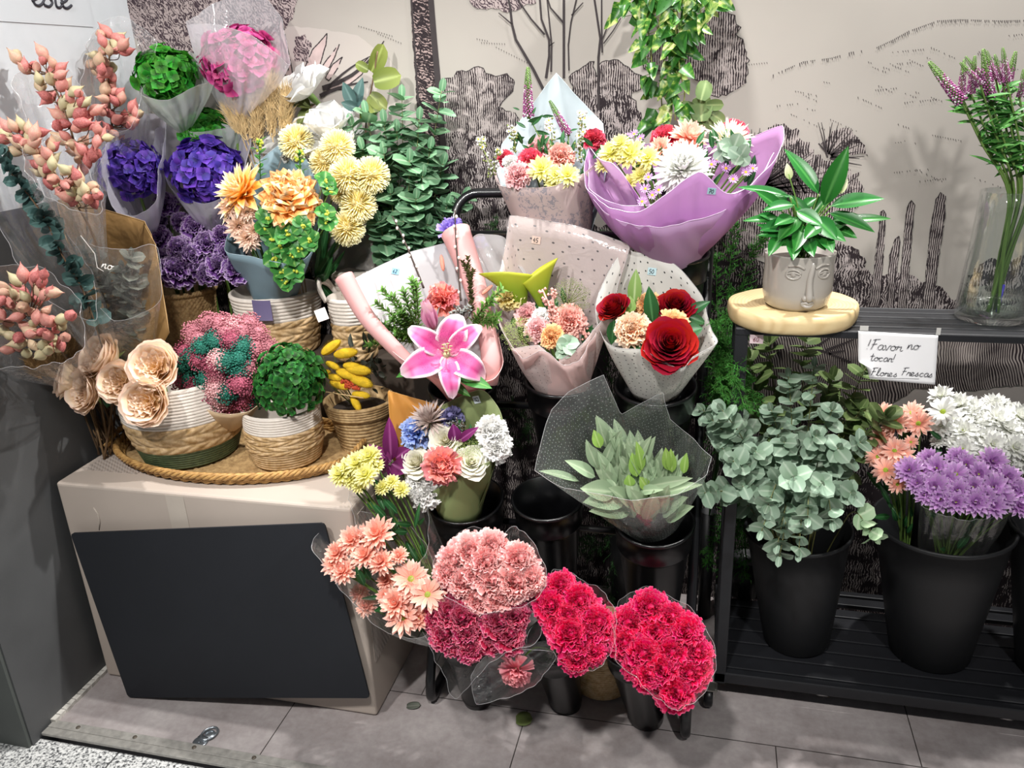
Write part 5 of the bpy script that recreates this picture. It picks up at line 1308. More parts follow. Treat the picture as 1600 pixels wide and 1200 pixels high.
for k in range(6):
    a = k*PI/3+.3; d = CR*math.cos(a)*.35-CD*(.4+.3*math.sin(a)); b = MB(); e = LC+nl*.030+d*.026
    b.tube(bez([LC-nl*.01, LC+nl*.018+d*.006, e], 8), .0009, 5); b.tube([e-CR*.004, e, e+CR*.004], [.0008, .0016, .0008], 5)
    o = bpy.data.objects.new('stamen', b.mesh('lily_stamen', petalmat('stamen_cream', 'cfc58c', 'e0d29a', var=.05))); COL.objects.link(o); o.parent = lily; o.matrix_parent_inverse = lily.matrix_world.inverted()
b = MB()
for k in range(3): petal(b, k*2*PI/3, (.06, -1.0), 2.05, 1.05, 1.18, .55, 6, 8, p_oval, cup=.42)
for k in range(3): petal(b, k*2*PI/3+1.05, (.03, -.98), 1.98, .9, 1.25, .45, 6, 8, p_oval, cup=.4)
b.ball((0, 0, -.1), 1, 10, 8, 0, (.36, .36, .9))
pB = A(671, 492, 1.64); place(b.mesh('lily_bud', petalmat('lily_bud_pink', [(0, '8a9a60'), (.15, 'b35a84'), (.6, 'd080a4'), (1, 'efdcc8')], '', edge='dba0bc', ew=.7, var=.05)), 'lily_bud', pB, -CD*.9-CR*.25-CF*.5, .037, bq.t)
bq.stems.tube(bez([pB+CD*.03, A(690, 560, 1.66), bq.base], 8), .003, 6); bq.stems.tube(bez([LC-nl*.015, A(712, 580, 1.66), bq.base], 8), .004, 6)
bq.head(carn(M_corl, 0, 40, .14), 'carnation', 686, 462, 1.72, 60, label='coral and pink carnation')
r = random.Random(21)
for tp in ((588, 474), (598, 454), (612, 462), (644, 438), (650, 446), (585, 502), (592, 512), (576, 539), (602, 528), (630, 455), (625, 490), (620, 520), (612, 500)):
    b = MB(); c_ = (655+rnd.uniform(-6, 6), 535); sprig(b, [A(*c_, 1.70), A((tp[0]+c_[0])/2, (tp[1]+c_[1])/2-4, 1.69), A(*tp, 1.67)], 60, .019, .42, r); b.build('boxwood_sprig', [L_box, G_olive], bq.t)
for tp in ((784, 452), (778, 494), (768, 470), (772, 505)): b = MB(); sprig(b, [A(735, 512, 1.68), A((tp[0]+735)/2, (tp[1]+500)/2, 1.67), A(*tp, 1.66)], 44, .018, .42, r); b.build('boxwood_sprig', [L_box, G_olive], bq.t)
b = MB()
for k in range(5): sprig(b, [A(738, 500, 1.66), A(736+r.uniform(-5, 5), 445, 1.68), A(731+r.uniform(-9, 9), 402+k*7, 1.70)], 60, .012, .55, r)
b.build('moss_sprigs', [petalmat('brown_green_moss', '4f4c2c', '6b6a3c', var=.2, rough=.8), G_brown], bq.t)
b = MB()
for k in range(9): sprig(b, [A(722, 505, 1.68), A(722+r.uniform(-14, 14), 492, 1.67), A(720+r.uniform(-20, 22), 486+r.uniform(-9, 9), 1.655)], 20, .008, .6, r)
b.build('silver_sprigs', [petalmat('silver_moss', '8a908c', 'a6aca8', var=.1, rough=.8), G_brown], bq.t)
for pth in ([(662, 450, 1.72), (642, 400, 1.76), (628, 368, 1.79), (613, 338, 1.81)], [(720, 470, 1.72), (716, 420, 1.76), (712, 370, 1.79), (711, 328, 1.81)]):
    P = bez([A(*q) for q in pth], 20); b = MB(); b.tube(P, [.0028-.0014*i/len(P) for i in range(len(P))], 6)
    for k in range(8): i = 2+k*2; b.ball(P[min(i, len(P)-1)]+CR*(.003 if k % 2 else -.003), .0035, 6, 5, 1, (1, 1, 1.3))
    b.build('willow_twig', [M_twig, M_catkin], bq.t)
bt = proto('peach_bunny_tail', lambda: bunnytail(3), M_bunp)
place(bt, 'bunny_tail', A(691, 411, 1.80), -CD+CR*-.15, .021, bq.t); place(bt, 'bunny_tail', A(761, 453, 1.70), -CD*.7+CR*.8, .017, bq.t)
b = MB()
for (x0, y0, x1, y1, W, Y) in ((680, 560, 614, 588, 22, 1.60), (712, 585, 768, 604, 24, 1.58), (700, 596, 735, 618, 16, 1.585)): p, q = A(x0, y0, Y), A(x1, y1, Y-.01); leaf(b, p, q-p, (q-p).length, W*mpp(p), tocam(p)+UP*.5, .12, p_lance, .12, 8)
b.build('leaves', L_grn, bq.t)
sticker(bq.t, 618, 424, 1.832, '62', 8, .018, '7fb4d2', sheets=bq.sheets)
bq.done()
# violet lisianthus behind it
t = thing('lisianthus', 'violet lisianthus peeking out above the blush paper roll', 'flower', A(712, 560, 1.86))
lis = carn(M_lilc, 0, 22, .16)
for u, v, d in ((706, 357, 48), (750, 378, 26)): p = A(u, v, 1.875); place(lis, 'bloom', p, UP*.9+tocam(p)*.4, d*mpp(p)/2, t)
b = MB(); b.tube(bez([A(712, 560, 1.86), A(712, 450, 1.9), A(706, 372, 1.878)], 10), .002, 6); b.tube(bez([A(714, 470, 1.89), A(735, 420, 1.9), A(750, 386, 1.878)], 10), .002, 6); b.build('stem', G_stem, t)

# ---------------------------------------------------------------- calla bouquet
bq = Bq('bouquet with two green callas in dotted pink film, middle of the second tier', A(880, 598, 1.73)); bc = A(879, 602, 1.73)
bq.paper(loft([(786, 405, 1.77), (772, 470, 1.73), (778, 505, 1.67), (802, 545, 1.63), (842, 538, 1.60), (872, 566, 1.60), (908, 540, 1.62), (937, 506, 1.67), (958, 470, 1.72), (984, 383, 1.785), (900, 352, 1.795), (797, 336, 1.80)], bc, .062, 110, 9, .03, .003, 7, 5, smooth_=False), F_dot)
bq.paper(loft([(800, 545, 1.625), (820, 560, 1.605), (848, 548, 1.59), (880, 570, 1.59), (905, 560, 1.60), (932, 520, 1.64)], bc, .064, 50, 6, .05, .005, 7, 2, close=False), papermat('pale_pink_film', 'e6cfcc', .35, .4, alpha=.75))
bq.paper(loft([(800, 400, 1.80), (788, 372, 1.82), (750, 366, 1.83), (738, 376, 1.83), (742, 420, 1.80)], bc, .06, 40, 6, .03, .002, 4, 2, close=False), film('grey_clear_film', (.95, .95, .95), .45, .15, (.68, .66, .66)))
def calla(parent, p0, p1, mouth, Wpx, tipd):
    """funnel from its base p0 to mouth p1 with one drawn-out lip"""
    p0, p1 = V(p0), V(p1); ax = (p1-p0); L = ax.length; ax.normalize(); fx = (V(tipd)-ax*V(tipd).dot(ax)).normalized(); fy = ax.cross(fx); R = Wpx*mpp(p1)/2; b = MB()
    def fn(u, v):
        a = 2*PI*(u*.94+.03); fr = .14+.86*v**1.25; ext = .35*math.cos(a)*v*v
        return p0+ax*(L*(v+ext*.6))+fx*(R*fr*math.cos(a)*(1+.5*max(0, math.cos(a))*v**3))+fy*(R*fr*math.sin(a)*.85)
    b.grid(fn, 28, 12); o = solid(b.build('calla', petalmat('green_calla', [(0, '5a7a20'), (.6, '8aa02c'), (1, 'c2c440')], '', var=.02, rough=.4, trans=.3), parent), .0008)
    b = MB(); b.tube([p0+ax*L*.2, p0+ax*L*.8], [.003, .002], 8); o2 = b.build('spadix', M_discy, parent)
bqY = 1.80
calla(bq.t, A(820, 492, 1.72), A(797, 426, 1.735), None, 64, -CR*.9+CD*.45); calla(bq.t, A(850, 492, 1.72), A(838, 424, 1.735), None, 50, CR*1.0-CD*.5)
for q in ((815, 478), (846, 480)): bq.stems.tube(bez([A(*q, 1.725), A(860, 540, 1.72), bq.base], 8), .0035, 6)
bq.head(carn(petalmat('yellow_carnation_petal', [(0, 'e0b84a'), (.6, 'efd67a'), (1, 'f7ebb4')], '', var=.08)), 'carnation', 793, 458, 1.72, 48, label='yellow carnation')
bq.head(proto('umbel_olive', lambda: umbel(2, 34), [M_ammid, G_olive]), 'wild_carrot', 893, 462, 1.71, 70, label='olive wild carrot head'); bq.head(proto('umbel_green', lambda: umbel(3, 34), [M_ammi, G_olive]), 'wild_carrot', 808, 518, 1.66, 62, label='fresh green wild carrot head')
for u, v, Y, d, m, l in ((890, 496, 1.68, 54, M_salm, 'salmon carnation'), (862, 523, 1.64, 42, M_apri, 'orange carnation'), (838, 511, 1.66, 42, M_pinkc, 'soft pink carnation'), (820, 487, 1.71, 42, M_pinkc, 'dusty pink carnation'), (843, 492, 1.70, 30, M_whc, 'cream carnation')):
    bq.head(carn(m, u % 2), 'carnation', u, v, Y, d, label=l)
b = MB(); r = random.Random(5)
for (x0, y0, x1, y1) in ((869, 500, 847, 452), (868, 500, 862, 452), (866, 500, 856, 470), (915, 530, 912, 505), (905, 530, 900, 508), (830, 560, 836, 538), (880, 560, 884, 550)):
    b = MB()
    for k in range(16): t0 = r.random(); b.bead(A(x0+(x1-x0)*t0+r.uniform(-6, 6), y0+(y1-y0)*t0+r.uniform(-4, 4), 1.68+r.uniform(-.008, .008)), r.uniform(.003, .0055))
    b.tube([A(x0, y0, 1.68), A(x1, y1, 1.68)], .0022, 5); b.build('wax_flower', bpy.data.materials.get('pink_buds') or plain('pink_buds', 'd9a298', .7, var=.15, vs=90), bq.t)
b = MB(); rosette(b, A(886, 538, 1.625), 6, .030, tocam(A(886, 538, 1.6))+UP*.4, r); rosette(b, A(880, 548, 1.62), 4, .022, tocam(A(886, 538, 1.6)), r); b.build('eucalyptus_leaves', L_sil, bq.t)
b = MB()
for i in range(34): u, v = r.uniform(790, 915), r.uniform(470, 545); p = A(u, v, 1.73); leaf(b, p, UP+rv(r, .8), .04, .012, tocam(p), .1, p_lance)
b.build('filler_leaves', L_dark, bq.t)
sticker(bq.t, 838, 375, 1.885, '45', 6, .020, 'd9bdb2', sheets=bq.sheets)
bq.done()

# ---------------------------------------------------------------- red rose bouquet
bq = Bq('red rose and peach carnation bouquet in dotted ivory paper, second tier right', A(1024, 606, 1.71)); bc = A(1024, 612, 1.71)
bq.paper(loft([(930, 480, 1.73), (938, 518, 1.67), (960, 542, 1.62), (1004, 547, 1.585), (1034, 563, 1.575), (1064, 576, 1.57), (1084, 556, 1.585), (1119, 536, 1.60), (1110, 512, 1.68), (1098, 465, 1.75), (1062, 420, 1.785), (1018, 388, 1.80), (981, 383, 1.80), (948, 430, 1.765)], bc, .052, 120, 9, .03, .0025, 7, 3), P_dotw)
ROS = proto('red_rose', lambda: rose(2, 40, .95, .12, sharp=.35, inner=.06, crumple=.02), [M_rros, G_cal])
for u, v, Y, d, f in ((958, 480, 1.70, 56, V((-.35, -.5, .75))), (1056, 477, 1.72, 62, V((.1, -.6, .8))), (1047, 538, 1.60, 92, None)): bq.head(ROS, 'rose', u, v, Y, d, f, label='red rose')
for u, v, Y, d, m, l in ((1012, 472, 1.74, 50, M_apri, 'apricot carnation'), (1052, 506, 1.66, 56, M_apri, 'apricot carnation'), (985, 511, 1.65, 62, M_peachc, 'peach pink carnation')): bq.head(carn(m, u % 2), 'carnation', u, v, Y-.01, d, label=l)
b = MB()
for (x0, y0, x1, y1, W, Y) in ((1020, 505, 1014, 448, 24, 1.69), (1072, 490, 1109, 470, 18, 1.72), (1076, 495, 1104, 505, 16, 1.71), (1070, 520, 1098, 512, 26, 1.66), (1000, 530, 975, 545, 20, 1.64), (960, 500, 955, 540, 20, 1.66), (1020, 545, 990, 540, 20, 1.63), (1030, 520, 1010, 525, 18, 1.65)): p, q = A(x0, y0, Y), A(x1, y1, Y+.0); leaf(b, p, q-p, (q-p).length, W*mpp(p), tocam(p)+UP*.4, .1, p_lance, .1, 8)
b.build('leaves', L_dark, bq.t)
b = MB()
for (x0, y0, x1, y1, W, Y) in ((990, 478, 994, 420, 22, 1.73), (978, 492, 985, 462, 26, 1.70), (985, 490, 962, 480, 18, 1.69)): p, q = A(x0, y0, Y), A(x1, y1, Y+.02); leaf(b, p, q-p, (q-p).length, W*mpp(p), tocam(p)+UP*.3, .08, p_lance, .12, 8)
b.build('light_leaves', petalmat('pale_green_leaf', '6c9040', '8fae62', mid='b4c890', var=.1, trans=.3), bq.t)
sticker(bq.t, 1019, 424, 1.835, '50', 4, .019, 'b4d0d6', sheets=bq.sheets)
bq.done()

# ---------------------------------------------------------------- orange and olive paper bouquet
bq = Bq('bouquet of white and coral carnations in orange and olive paper on the third tier', A(722, 786, 1.62)); bc = A(718, 790, 1.60)
bq.paper(loft([(614, 718, 1.575), (606, 610, 1.60), (640, 620, 1.615), (684, 633, 1.62)], bc, .05, 40, 7, .0, .001, 3, 2, close=False, smooth_=False), P_orange)
bq.paper(loft([(678, 640, 1.622), (715, 622, 1.62), (751, 609, 1.615), (771, 626, 1.605), (785, 655, 1.595), (781, 705, 1.575)], bc, .05, 50, 7, .02, .001, 3, 4, close=False), P_olive)
bq.paper(loft([(779, 690, 1.60), (764, 720, 1.55), (720, 738, 1.525), (690, 760, 1.525), (660, 778, 1.55)], bc, .056, 50, 7, .10, .004, 6, 1, close=False), P_olive)
WC_ = carn(M_whc, 1, 34, .13)
for u, v, Y, d in ((770, 668, 1.575, 54), (778, 694, 1.565, 54), (652, 744, 1.55, 50), (662, 768, 1.535, 56), (645, 757, 1.55, 38)): bq.head(WC_, 'carnation', u, v, Y, d, label='white carnation')
bq.head(carn(M_corl, 1, 44, .11), 'carnation', 690, 727, 1.50, 66, tocam(A(690, 727, 1.50)), label='coral and magenta carnation')
IR = proto('ivory_rose', lambda: rose(9, 24, .95, .24, sharp=.2), [M_wros, G_cal])
for u, v, Y, d in ((696, 687, 1.565, 58), (650, 720, 1.555, 56), (737, 722, 1.545, 56)): bq.head(IR, 'rose', u, v, Y, d, label='ivory rose')
bq.head(proto('umbel_green', lambda: umbel(3, 34), [M_ammi, G_olive]), 'wild_carrot', 734, 700, 1.555, 58, label='green wild carrot head')
bq.head(proto('spider_dusk', lambda: spidermum(7, 90, .1), [petalmat('dusky_spider_petal', [(0, 'b9a498'), (1, 'd9cac4')], '', var=.05), G_cal]), 'chrysanthemum', 668, 652, 1.585, 80, V((-.1, -.45, .85)), label='dusky white spider chrysanthemum')
bq.head(carn(M_blue, 0, 34, .12), 'carnation', 645, 672, 1.57, 54, label='blue carnation'); bq.head(carn(M_grye, 0, 30, .12), 'carnation', 704, 650, 1.595, 44, label='dusky lilac carnation')
b = MB(); r = random.Random(9)
for (u, v) in ((717, 664), (724, 672), (665, 690), (672, 680), (658, 686), (710, 670)):
    b = MB()
    for k in range(7): sprig(b, [A(u, v+14, 1.59), A(u+r.uniform(-6, 6), v+4, 1.585), A(u+r.uniform(-14, 14), v-4+r.uniform(-8, 8), 1.58)], 12, .006, .6, r)
    b.build('silver_sprig', [petalmat('silver_moss', '8a908c', 'a6aca8', var=.1), G_brown], bq.t)
b = MB()
for (x0, y0, x1, y1, W, Y) in ((611, 720, 608, 656, 24, 1.56), (612, 722, 577, 694, 18, 1.55), (610, 722, 580, 722, 24, 1.545), (612, 724, 634, 738, 30, 1.535), (606, 726, 622, 756, 16, 1.54), (712, 690, 708, 664, 22, 1.56), (716, 690, 745, 668, 15, 1.56), (618, 716, 640, 700, 22, 1.56), (605, 716, 590, 742, 22, 1.54)): p, q = A(x0, y0, Y), A(x1, y1, Y); leaf(b, p, q-p, (q-p).length*1.02, W*mpp(p), tocam(p)+UP*.3, .12, p_lance, .2, 8)
b.build('purple_leaves', L_purp, bq.t); bq.stems.tube(bez([A(611, 722, 1.56), A(650, 760, 1.58), bq.base], 8), .0028, 6)
b = MB()
for i in range(30): u, v = r.uniform(650, 770), r.uniform(675, 745); p = A(u, v, 1.585); leaf(b, p, UP+rv(r, .8), .04, .014, tocam(p), .1, p_lance)
b.build('filler_leaves', L_dark, bq.t)
sticker(bq.t, 745, 624, 1.735, '57', 78, .018, 'd6dfe4', sheets=bq.sheets)
bq.done()
# ---------------------------------------------------------------- sleeved bunches low on the stand
def bunch(label, base, heads, mats, rim=None, fl=None, br=.03, name='carnation', bname='carnation_bunch', cat='flower bunch', kind=None, leaves=0, lmat=None, seed=1, wr=.006, bulge=.08, film_name='cellophane_sleeve', up=.45):
    q = Bq(label, base, cat, bname, up=up)
    for i, h in enumerate(heads):
        u, v, Y, d = h[:4]; m = mats if not isinstance(mats, (list, tuple)) else mats[h[4] if len(h) > 4 else 0]
        q.head(m, name, u, v, Y, d*(1.12 if name == 'carnation' else 1))
    if rim: q.paper(loft(rim, base, br, 100, 9, bulge, wr, 9, seed), fl or F_clear, film_name, 0)
    if leaves:
        r = random.Random(seed); b = MB()
        for i in range(leaves):
            h = heads[i % len(heads)]; p = A(h[0], h[1], h[2]); p = p.lerp(V(base), r.uniform(.2, .8))+rv(r, .012); leaf(b, p, (p-V(base)).normalized()+rv(r, .6), r.uniform(.03, .06), r.uniform(.010, .018), tocam(p), .15, p_lance)
        b.build('leaves', lmat or L_dark, q.t)
    q.done(); return q
bunch('bunch of lemon yellow chrysanthemums beside the wicker tray and olive paper bouquet', A(706, 955, 1.50),
      [(557, 722, 1.47, 46), (576, 711, 1.48, 42), (530, 739, 1.46, 42), (570, 740, 1.45, 42), (559, 756, 1.46, 32), (541, 728, 1.47, 34), (596, 760, 1.47, 28), (611, 752, 1.48, 28), (626, 764, 1.48, 30), (545, 748, 1.46, 30), (586, 727, 1.48, 30)],
      mum(M_yel, 0, 'f', M_discy), [(548, 790, 1.44), (580, 850, 1.41), (640, 890, 1.41), (668, 850, 1.46), (660, 770, 1.52), (600, 745, 1.54), (550, 758, 1.50)], F_clear, .025, 'chrysanthemum', 'chrysanthemum_bunch', leaves=26, lmat=L_dark, seed=4)
PD, PS = mum(M_pch, 0, 'd'), mum(M_pch, 0, 's', plain('olive_flower_eye', '8f9a3a', .7, var=.2, vs=300)); PF = mum(M_pch, 2, 'f')
bunch('bunch of peach chrysanthemums in clear film in front of the white box corner', A(712, 1000, 1.48),
      [(521, 880, 1.39, 44, 0), (534, 891, 1.38, 46, 2), (548, 842, 1.42, 50, 0), (587, 832, 1.43, 62, 0), (568, 866, 1.40, 48, 0), (594, 876, 1.40, 46, 2), (525, 863, 1.40, 44, 2), (566, 838, 1.43, 44, 2), (623, 867, 1.42, 30, 2), (640, 903, 1.40, 62, 1), (667, 928, 1.38, 58, 1), (617, 942, 1.37, 56, 2), (628, 963, 1.36, 60, 1), (653, 966, 1.37, 40, 0), (637, 922, 1.39, 44, 2), (602, 906, 1.42, 34, 2), (572, 945, 1.42, 38, 2), (560, 925, 1.43, 34, 2), (602, 930, 1.40, 34, 0)],
      [PD, PS, PF], [(488, 853, 1.40), (520, 905, 1.355), (560, 950, 1.345), (610, 988, 1.345), (660, 995, 1.36), (690, 962, 1.40), (675, 880, 1.47), (645, 828, 1.50), (600, 804, 1.52), (553, 802, 1.50), (505, 828, 1.46)], F_sharp, .03, 'chrysanthemum', 'chrysanthemum_bunch', leaves=30, seed=7)
bunch('bunch of pale pink carnations in clear film above the crimson ones', A(742, 985, 1.52),
      [(711, 876, 1.44, 58), (737, 863, 1.45, 64), (770, 853, 1.46, 54), (762, 877, 1.43, 60), (699, 892, 1.42, 52), (724, 908, 1.41, 56), (813, 872, 1.44, 60), (806, 907, 1.41, 64), (831, 903, 1.42, 48), (748, 934, 1.40, 52), (779, 938, 1.40, 52), (770, 906, 1.41, 60), (745, 893, 1.42, 54), (792, 930, 1.40, 46), (720, 860, 1.47, 44)],
      carn(M_pnk), [(676, 885, 1.43), (700, 930, 1.37), (750, 955, 1.36), (800, 952, 1.36), (845, 930, 1.38), (850, 885, 1.45), (822, 836, 1.51), (802, 822, 1.52), (779, 838, 1.51), (742, 824, 1.53), (705, 845, 1.50)], F_clear, .03, leaves=24, seed=3)
bunch('bunch of dark crimson carnations in clear film, left over the low buckets', A(728, 1005, 1.50),
      [(703, 958, 1.38, 66), (683, 964, 1.38, 52), (697, 990, 1.36, 56), (730, 986, 1.36, 54), (736, 1012, 1.345, 44), (710, 942, 1.40, 52), (722, 965, 1.37, 56), (782, 972, 1.38, 58), (805, 960, 1.39, 50), (797, 991, 1.37, 54), (770, 994, 1.37, 48), (775, 962, 1.39, 48), (712, 1004, 1.355, 44), (842, 934, 1.46, 36)],
      [carn(M_crim), carn(M_crim, 1)], [(664, 962, 1.40), (672, 1010, 1.35), (690, 1050, 1.33), (712, 1090, 1.32), (745, 1055, 1.32), (790, 1020, 1.335), (835, 1005, 1.36), (848, 955, 1.42), (800, 938, 1.46), (720, 930, 1.46)], F_sharp, .03, leaves=14, seed=5)
q = Bq('single pink carnation hanging in its own clear film before the low buckets', A(864, 1008, 1.47), 'flower', 'carnation')
q.head(carn(petalmat('rose_pink_carnation_petal', [(0, 'cf5a6c'), (.6, 'e8808c'), (1, 'f3aab0')], '', var=.1), 1, 30, .12), 'bloom', 803, 1057, 1.345, 58, CR*-.25+CD*.5-CF*.6)
q.paper(loft([(745, 1100, 1.325), (737, 1060, 1.34), (755, 1030, 1.35), (800, 1016, 1.36), (866, 1020, 1.37), (852, 1052, 1.335), (831, 1074, 1.32), (790, 1089, 1.315)], A(864, 1008, 1.45), .012, 80, 8, .05, .004, 7, 2), F_sharp, 'cellophane_sleeve', 0); q.done()
bunch('bunch of bright cerise carnations in the middle low bucket', A(866, 1005, 1.49),
      [(876, 913, 1.45, 46), (861, 945, 1.41, 54), (906, 938, 1.43, 62), (889, 962, 1.40, 56), (893, 990, 1.37, 70), (935, 972, 1.40, 60), (921, 988, 1.38, 52), (901, 1028, 1.35, 48), (928, 1017, 1.36, 42), (919, 962, 1.41, 50), (872, 975, 1.39, 48), (908, 1008, 1.36, 50)],
      carn(M_cer), [(846, 940, 1.42), (868, 1022, 1.35), (905, 1048, 1.335), (946, 1036, 1.345), (962, 980, 1.39), (946, 928, 1.46), (905, 903, 1.50), (868, 893, 1.50)], F_clear, .03, leaves=18, seed=8)
bunch('largest bunch of bright cerise carnations in the right low bucket', A(990, 1005, 1.49),
      [(1018, 949, 1.44, 62), (985, 972, 1.42, 58), (976, 1002, 1.39, 58), (1027, 986, 1.41, 66), (1074, 985, 1.41, 58), (1007, 1020, 1.37, 66), (1051, 1018, 1.38, 62), (1091, 1018, 1.39, 52), (1035, 1044, 1.35, 58), (1079, 1052, 1.36, 58), (1014, 1054, 1.34, 50), (1058, 1080, 1.33, 62), (1092, 1045, 1.37, 48), (1050, 965, 1.43, 52), (992, 1042, 1.36, 42)],
      carn(M_cer, 1), [(958, 985, 1.38), (966, 1032, 1.33), (1000, 1062, 1.31), (1030, 1094, 1.29), (1060, 1110, 1.29), (1090, 1090, 1.31), (1116, 1045, 1.35), (1106, 985, 1.42), (1070, 943, 1.48), (1015, 920, 1.52), (977, 933, 1.50), (961, 960, 1.44)], F_clear, .03, leaves=10, seed=9)
# grey-green foliage bunch in perforated film
base = A(1022, 815, 1.60)
q = Bq('bunch of grey green sage foliage in perforated clear film on the third tier', base, 'foliage bunch', 'foliage_bunch')
r = random.Random(12); bl = MB(); bg = MB()
def fleaf(b, x0, y0, x1, y1, W, Y0, Y1, droop=.08): p, t_ = A(x0, y0, Y0), A(x1, y1, Y1); leaf(b, p, t_-p, (t_-p).length, W*mpp(p), tocam(p)+UP*.4+rv(r, .35), droop, p_lance, .16, 7)
tops = [(932, 648), (946, 668), (960, 654), (985, 672), (996, 672), (1012, 692), (1035, 700), (1052, 704), (1072, 708), (915, 690), (925, 712), (975, 690), (958, 700), (1000, 712), (1018, 722), (1040, 728), (1064, 735), (945, 722), (980, 735)]
for (u, v) in tops:
    Y = 1.60+(v-700)*-.0012; fleaf(bl, u+(1005-u)*.42+r.uniform(-5, 5), v+55, u, v, 21, Y-.02, Y)
    q.stems.tube(bez([A(u+(1005-u)*.3, v+45, Y-.02), A(u+(1012-u)*.7, 790, 1.57), base], 8), .0022, 6)
    for k in range(3): x0 = u+(1005-u)*r.uniform(.2, .5); y0 = v+r.uniform(35, 75); fleaf(bl, x0, y0, x0+r.uniform(-26, 26), y0-r.uniform(25, 50), r.uniform(16, 22), 1.57, 1.55)
for (x0, y0, x1, y1, W) in ((905, 752, 848, 730, 16), (930, 745, 890, 718, 22), (1010, 760, 1075, 748, 20), (1015, 775, 1088, 752, 26), (1000, 768, 1030, 762, 18), (960, 770, 912, 762, 34), (975, 785, 915, 780, 36), (985, 800, 925, 795, 30), (1010, 800, 992, 770, 30), (1010, 812, 1025, 775, 28), (1030, 800, 1040, 765, 26), (1035, 805, 1065, 775, 30), (1040, 812, 1075, 790, 26), (985, 790, 960, 760, 30)): fleaf(bl, x0, y0, x1, y1, W, 1.55, 1.50, .15)
for (x0, y0, x1, y1, W) in ((1003, 735, 996, 690, 18), (995, 745, 988, 708, 20), (1044, 735, 1040, 700, 16), (1050, 738, 1048, 702, 16), (1068, 740, 1072, 708, 14), (938, 700, 928, 672, 18), (985, 760, 982, 742, 18), (1012, 765, 1000, 745, 18)): fleaf(bg, x0, y0, x1, y1, W, 1.55, 1.55)
bl.build('leaves', L_sage, q.t); bg.build('young_leaves', L_lime, q.t, label='lime green young leaves')
q.paper(loft([(836, 735, 1.47), (880, 762, 1.46), (930, 772, 1.45), (990, 782, 1.45), (1060, 772, 1.46), (1102, 742, 1.50), (1111, 714, 1.54), (1084, 686, 1.575), (1047, 655, 1.59), (1036, 612, 1.595), (1000, 632, 1.61), (970, 648, 1.615), (943, 586, 1.60), (888, 611, 1.59), (862, 640, 1.565), (846, 690, 1.52)], base, .062, 120, 9, .02, .003, 7, 6, smooth_=False), F_perf, 'cellophane_sleeve', 0); q.done()

# ---------------------------------------------------------------- right rack: eucalyptus stems, one thing each
eb = V((.262, 1.86, .22)); SILV = 'silver eucalyptus stems in the left rack bucket'; OLI = 'olive eucalyptus stems at the back of the left rack bucket'
tips = [(1112, 655, 1.64), (1128, 640, 1.62), (1145, 720, 1.60), (1190, 830, 1.57), (1262, 810, 1.56), (1300, 815, 1.60), (1218, 870, 1.57), (1098, 640, 1.68), (1100, 770, 1.60), (1150, 652, 1.72), (1128, 700, 1.66), (1205, 640, 1.74), (1232, 588, 1.82), (1272, 572, 1.83), (1300, 640, 1.74), (1180, 705, 1.64), (1160, 760, 1.62), (1225, 690, 1.66), (1275, 680, 1.66), (1310, 700, 1.68), (1345, 690, 1.72), (1240, 745, 1.58), (1200, 790, 1.58), (1285, 755, 1.58), (1330, 770, 1.64), (1248, 862, 1.56), (1215, 850, 1.58)]
ranked = sorted(range(len(tips)), key=lambda i: tips[i][0])
mouth = B1[1]
for i, (u, v, Y) in enumerate(tips):
    k = ranked.index(i); tp = A(u, v, Y); side = (tp-mouth); m1 = mouth+V((side.x*.3, side.y*.3-.01, .01 if v < 780 else .03))
    m1.x = max(mouth.x-.095, min(mouth.x+.095, m1.x)); m1.y = max(mouth.y-.085, m1.y)
    mid = m1.lerp(tp, .55)+V((0, 0, .05 if v < 780 else .10))
    eucalyptus('eucalyptus_stem', 'silver eucalyptus stem in the left rack bucket, %s from the left by its tip' % ORD[k], [V((.262+side.x*.1, 1.86+max(-.05, side.y*.1), .26)), m1, mid, tp], 10 if v < 800 else 8, .050, .034, L_sil, SILV, .92, seed=i+1, bare=.42)
otips = [(1170, 560, 1.93), (1200, 535, 1.98), (1258, 530, 2.0), (1300, 590, 1.95), (1352, 575, 1.96), (1385, 650, 1.86), (1345, 640, 1.92)]
for i, (u, v, Y) in enumerate(otips):
    tp = A(u, v, Y); side = tp-mouth; m1 = mouth+V((max(-.08, min(.08, side.x*.35)), .06, .01))
    eucalyptus('eucalyptus_stem', 'olive green eucalyptus stem at the back of the rack, %s from the left' % ORD[i], [V((.262+side.x*.1, 1.89, .26)), m1, m1.lerp(tp, .55)+V((0, 0, .04)), tp], 13, .062, .046, L_silg, OLI, .80, seed=i+60, bare=.35)
tp = A(1366, 838, 1.63); t = eucalyptus('eucalyptus_stem', 'pale mint eucalyptus tip drooping over the left rack bucket rim', [V((.29, 1.87, .27)), mouth+V((.09, -.03, .015)), A(1335, 800, 1.66), tp], 5, .034, .030, petalmat('mint_eucalyptus_leaf', 'a4c49a', 'b9d4ac', mid='cfe0c0', var=.1), None, 1.05, seed=91, bare=.72)

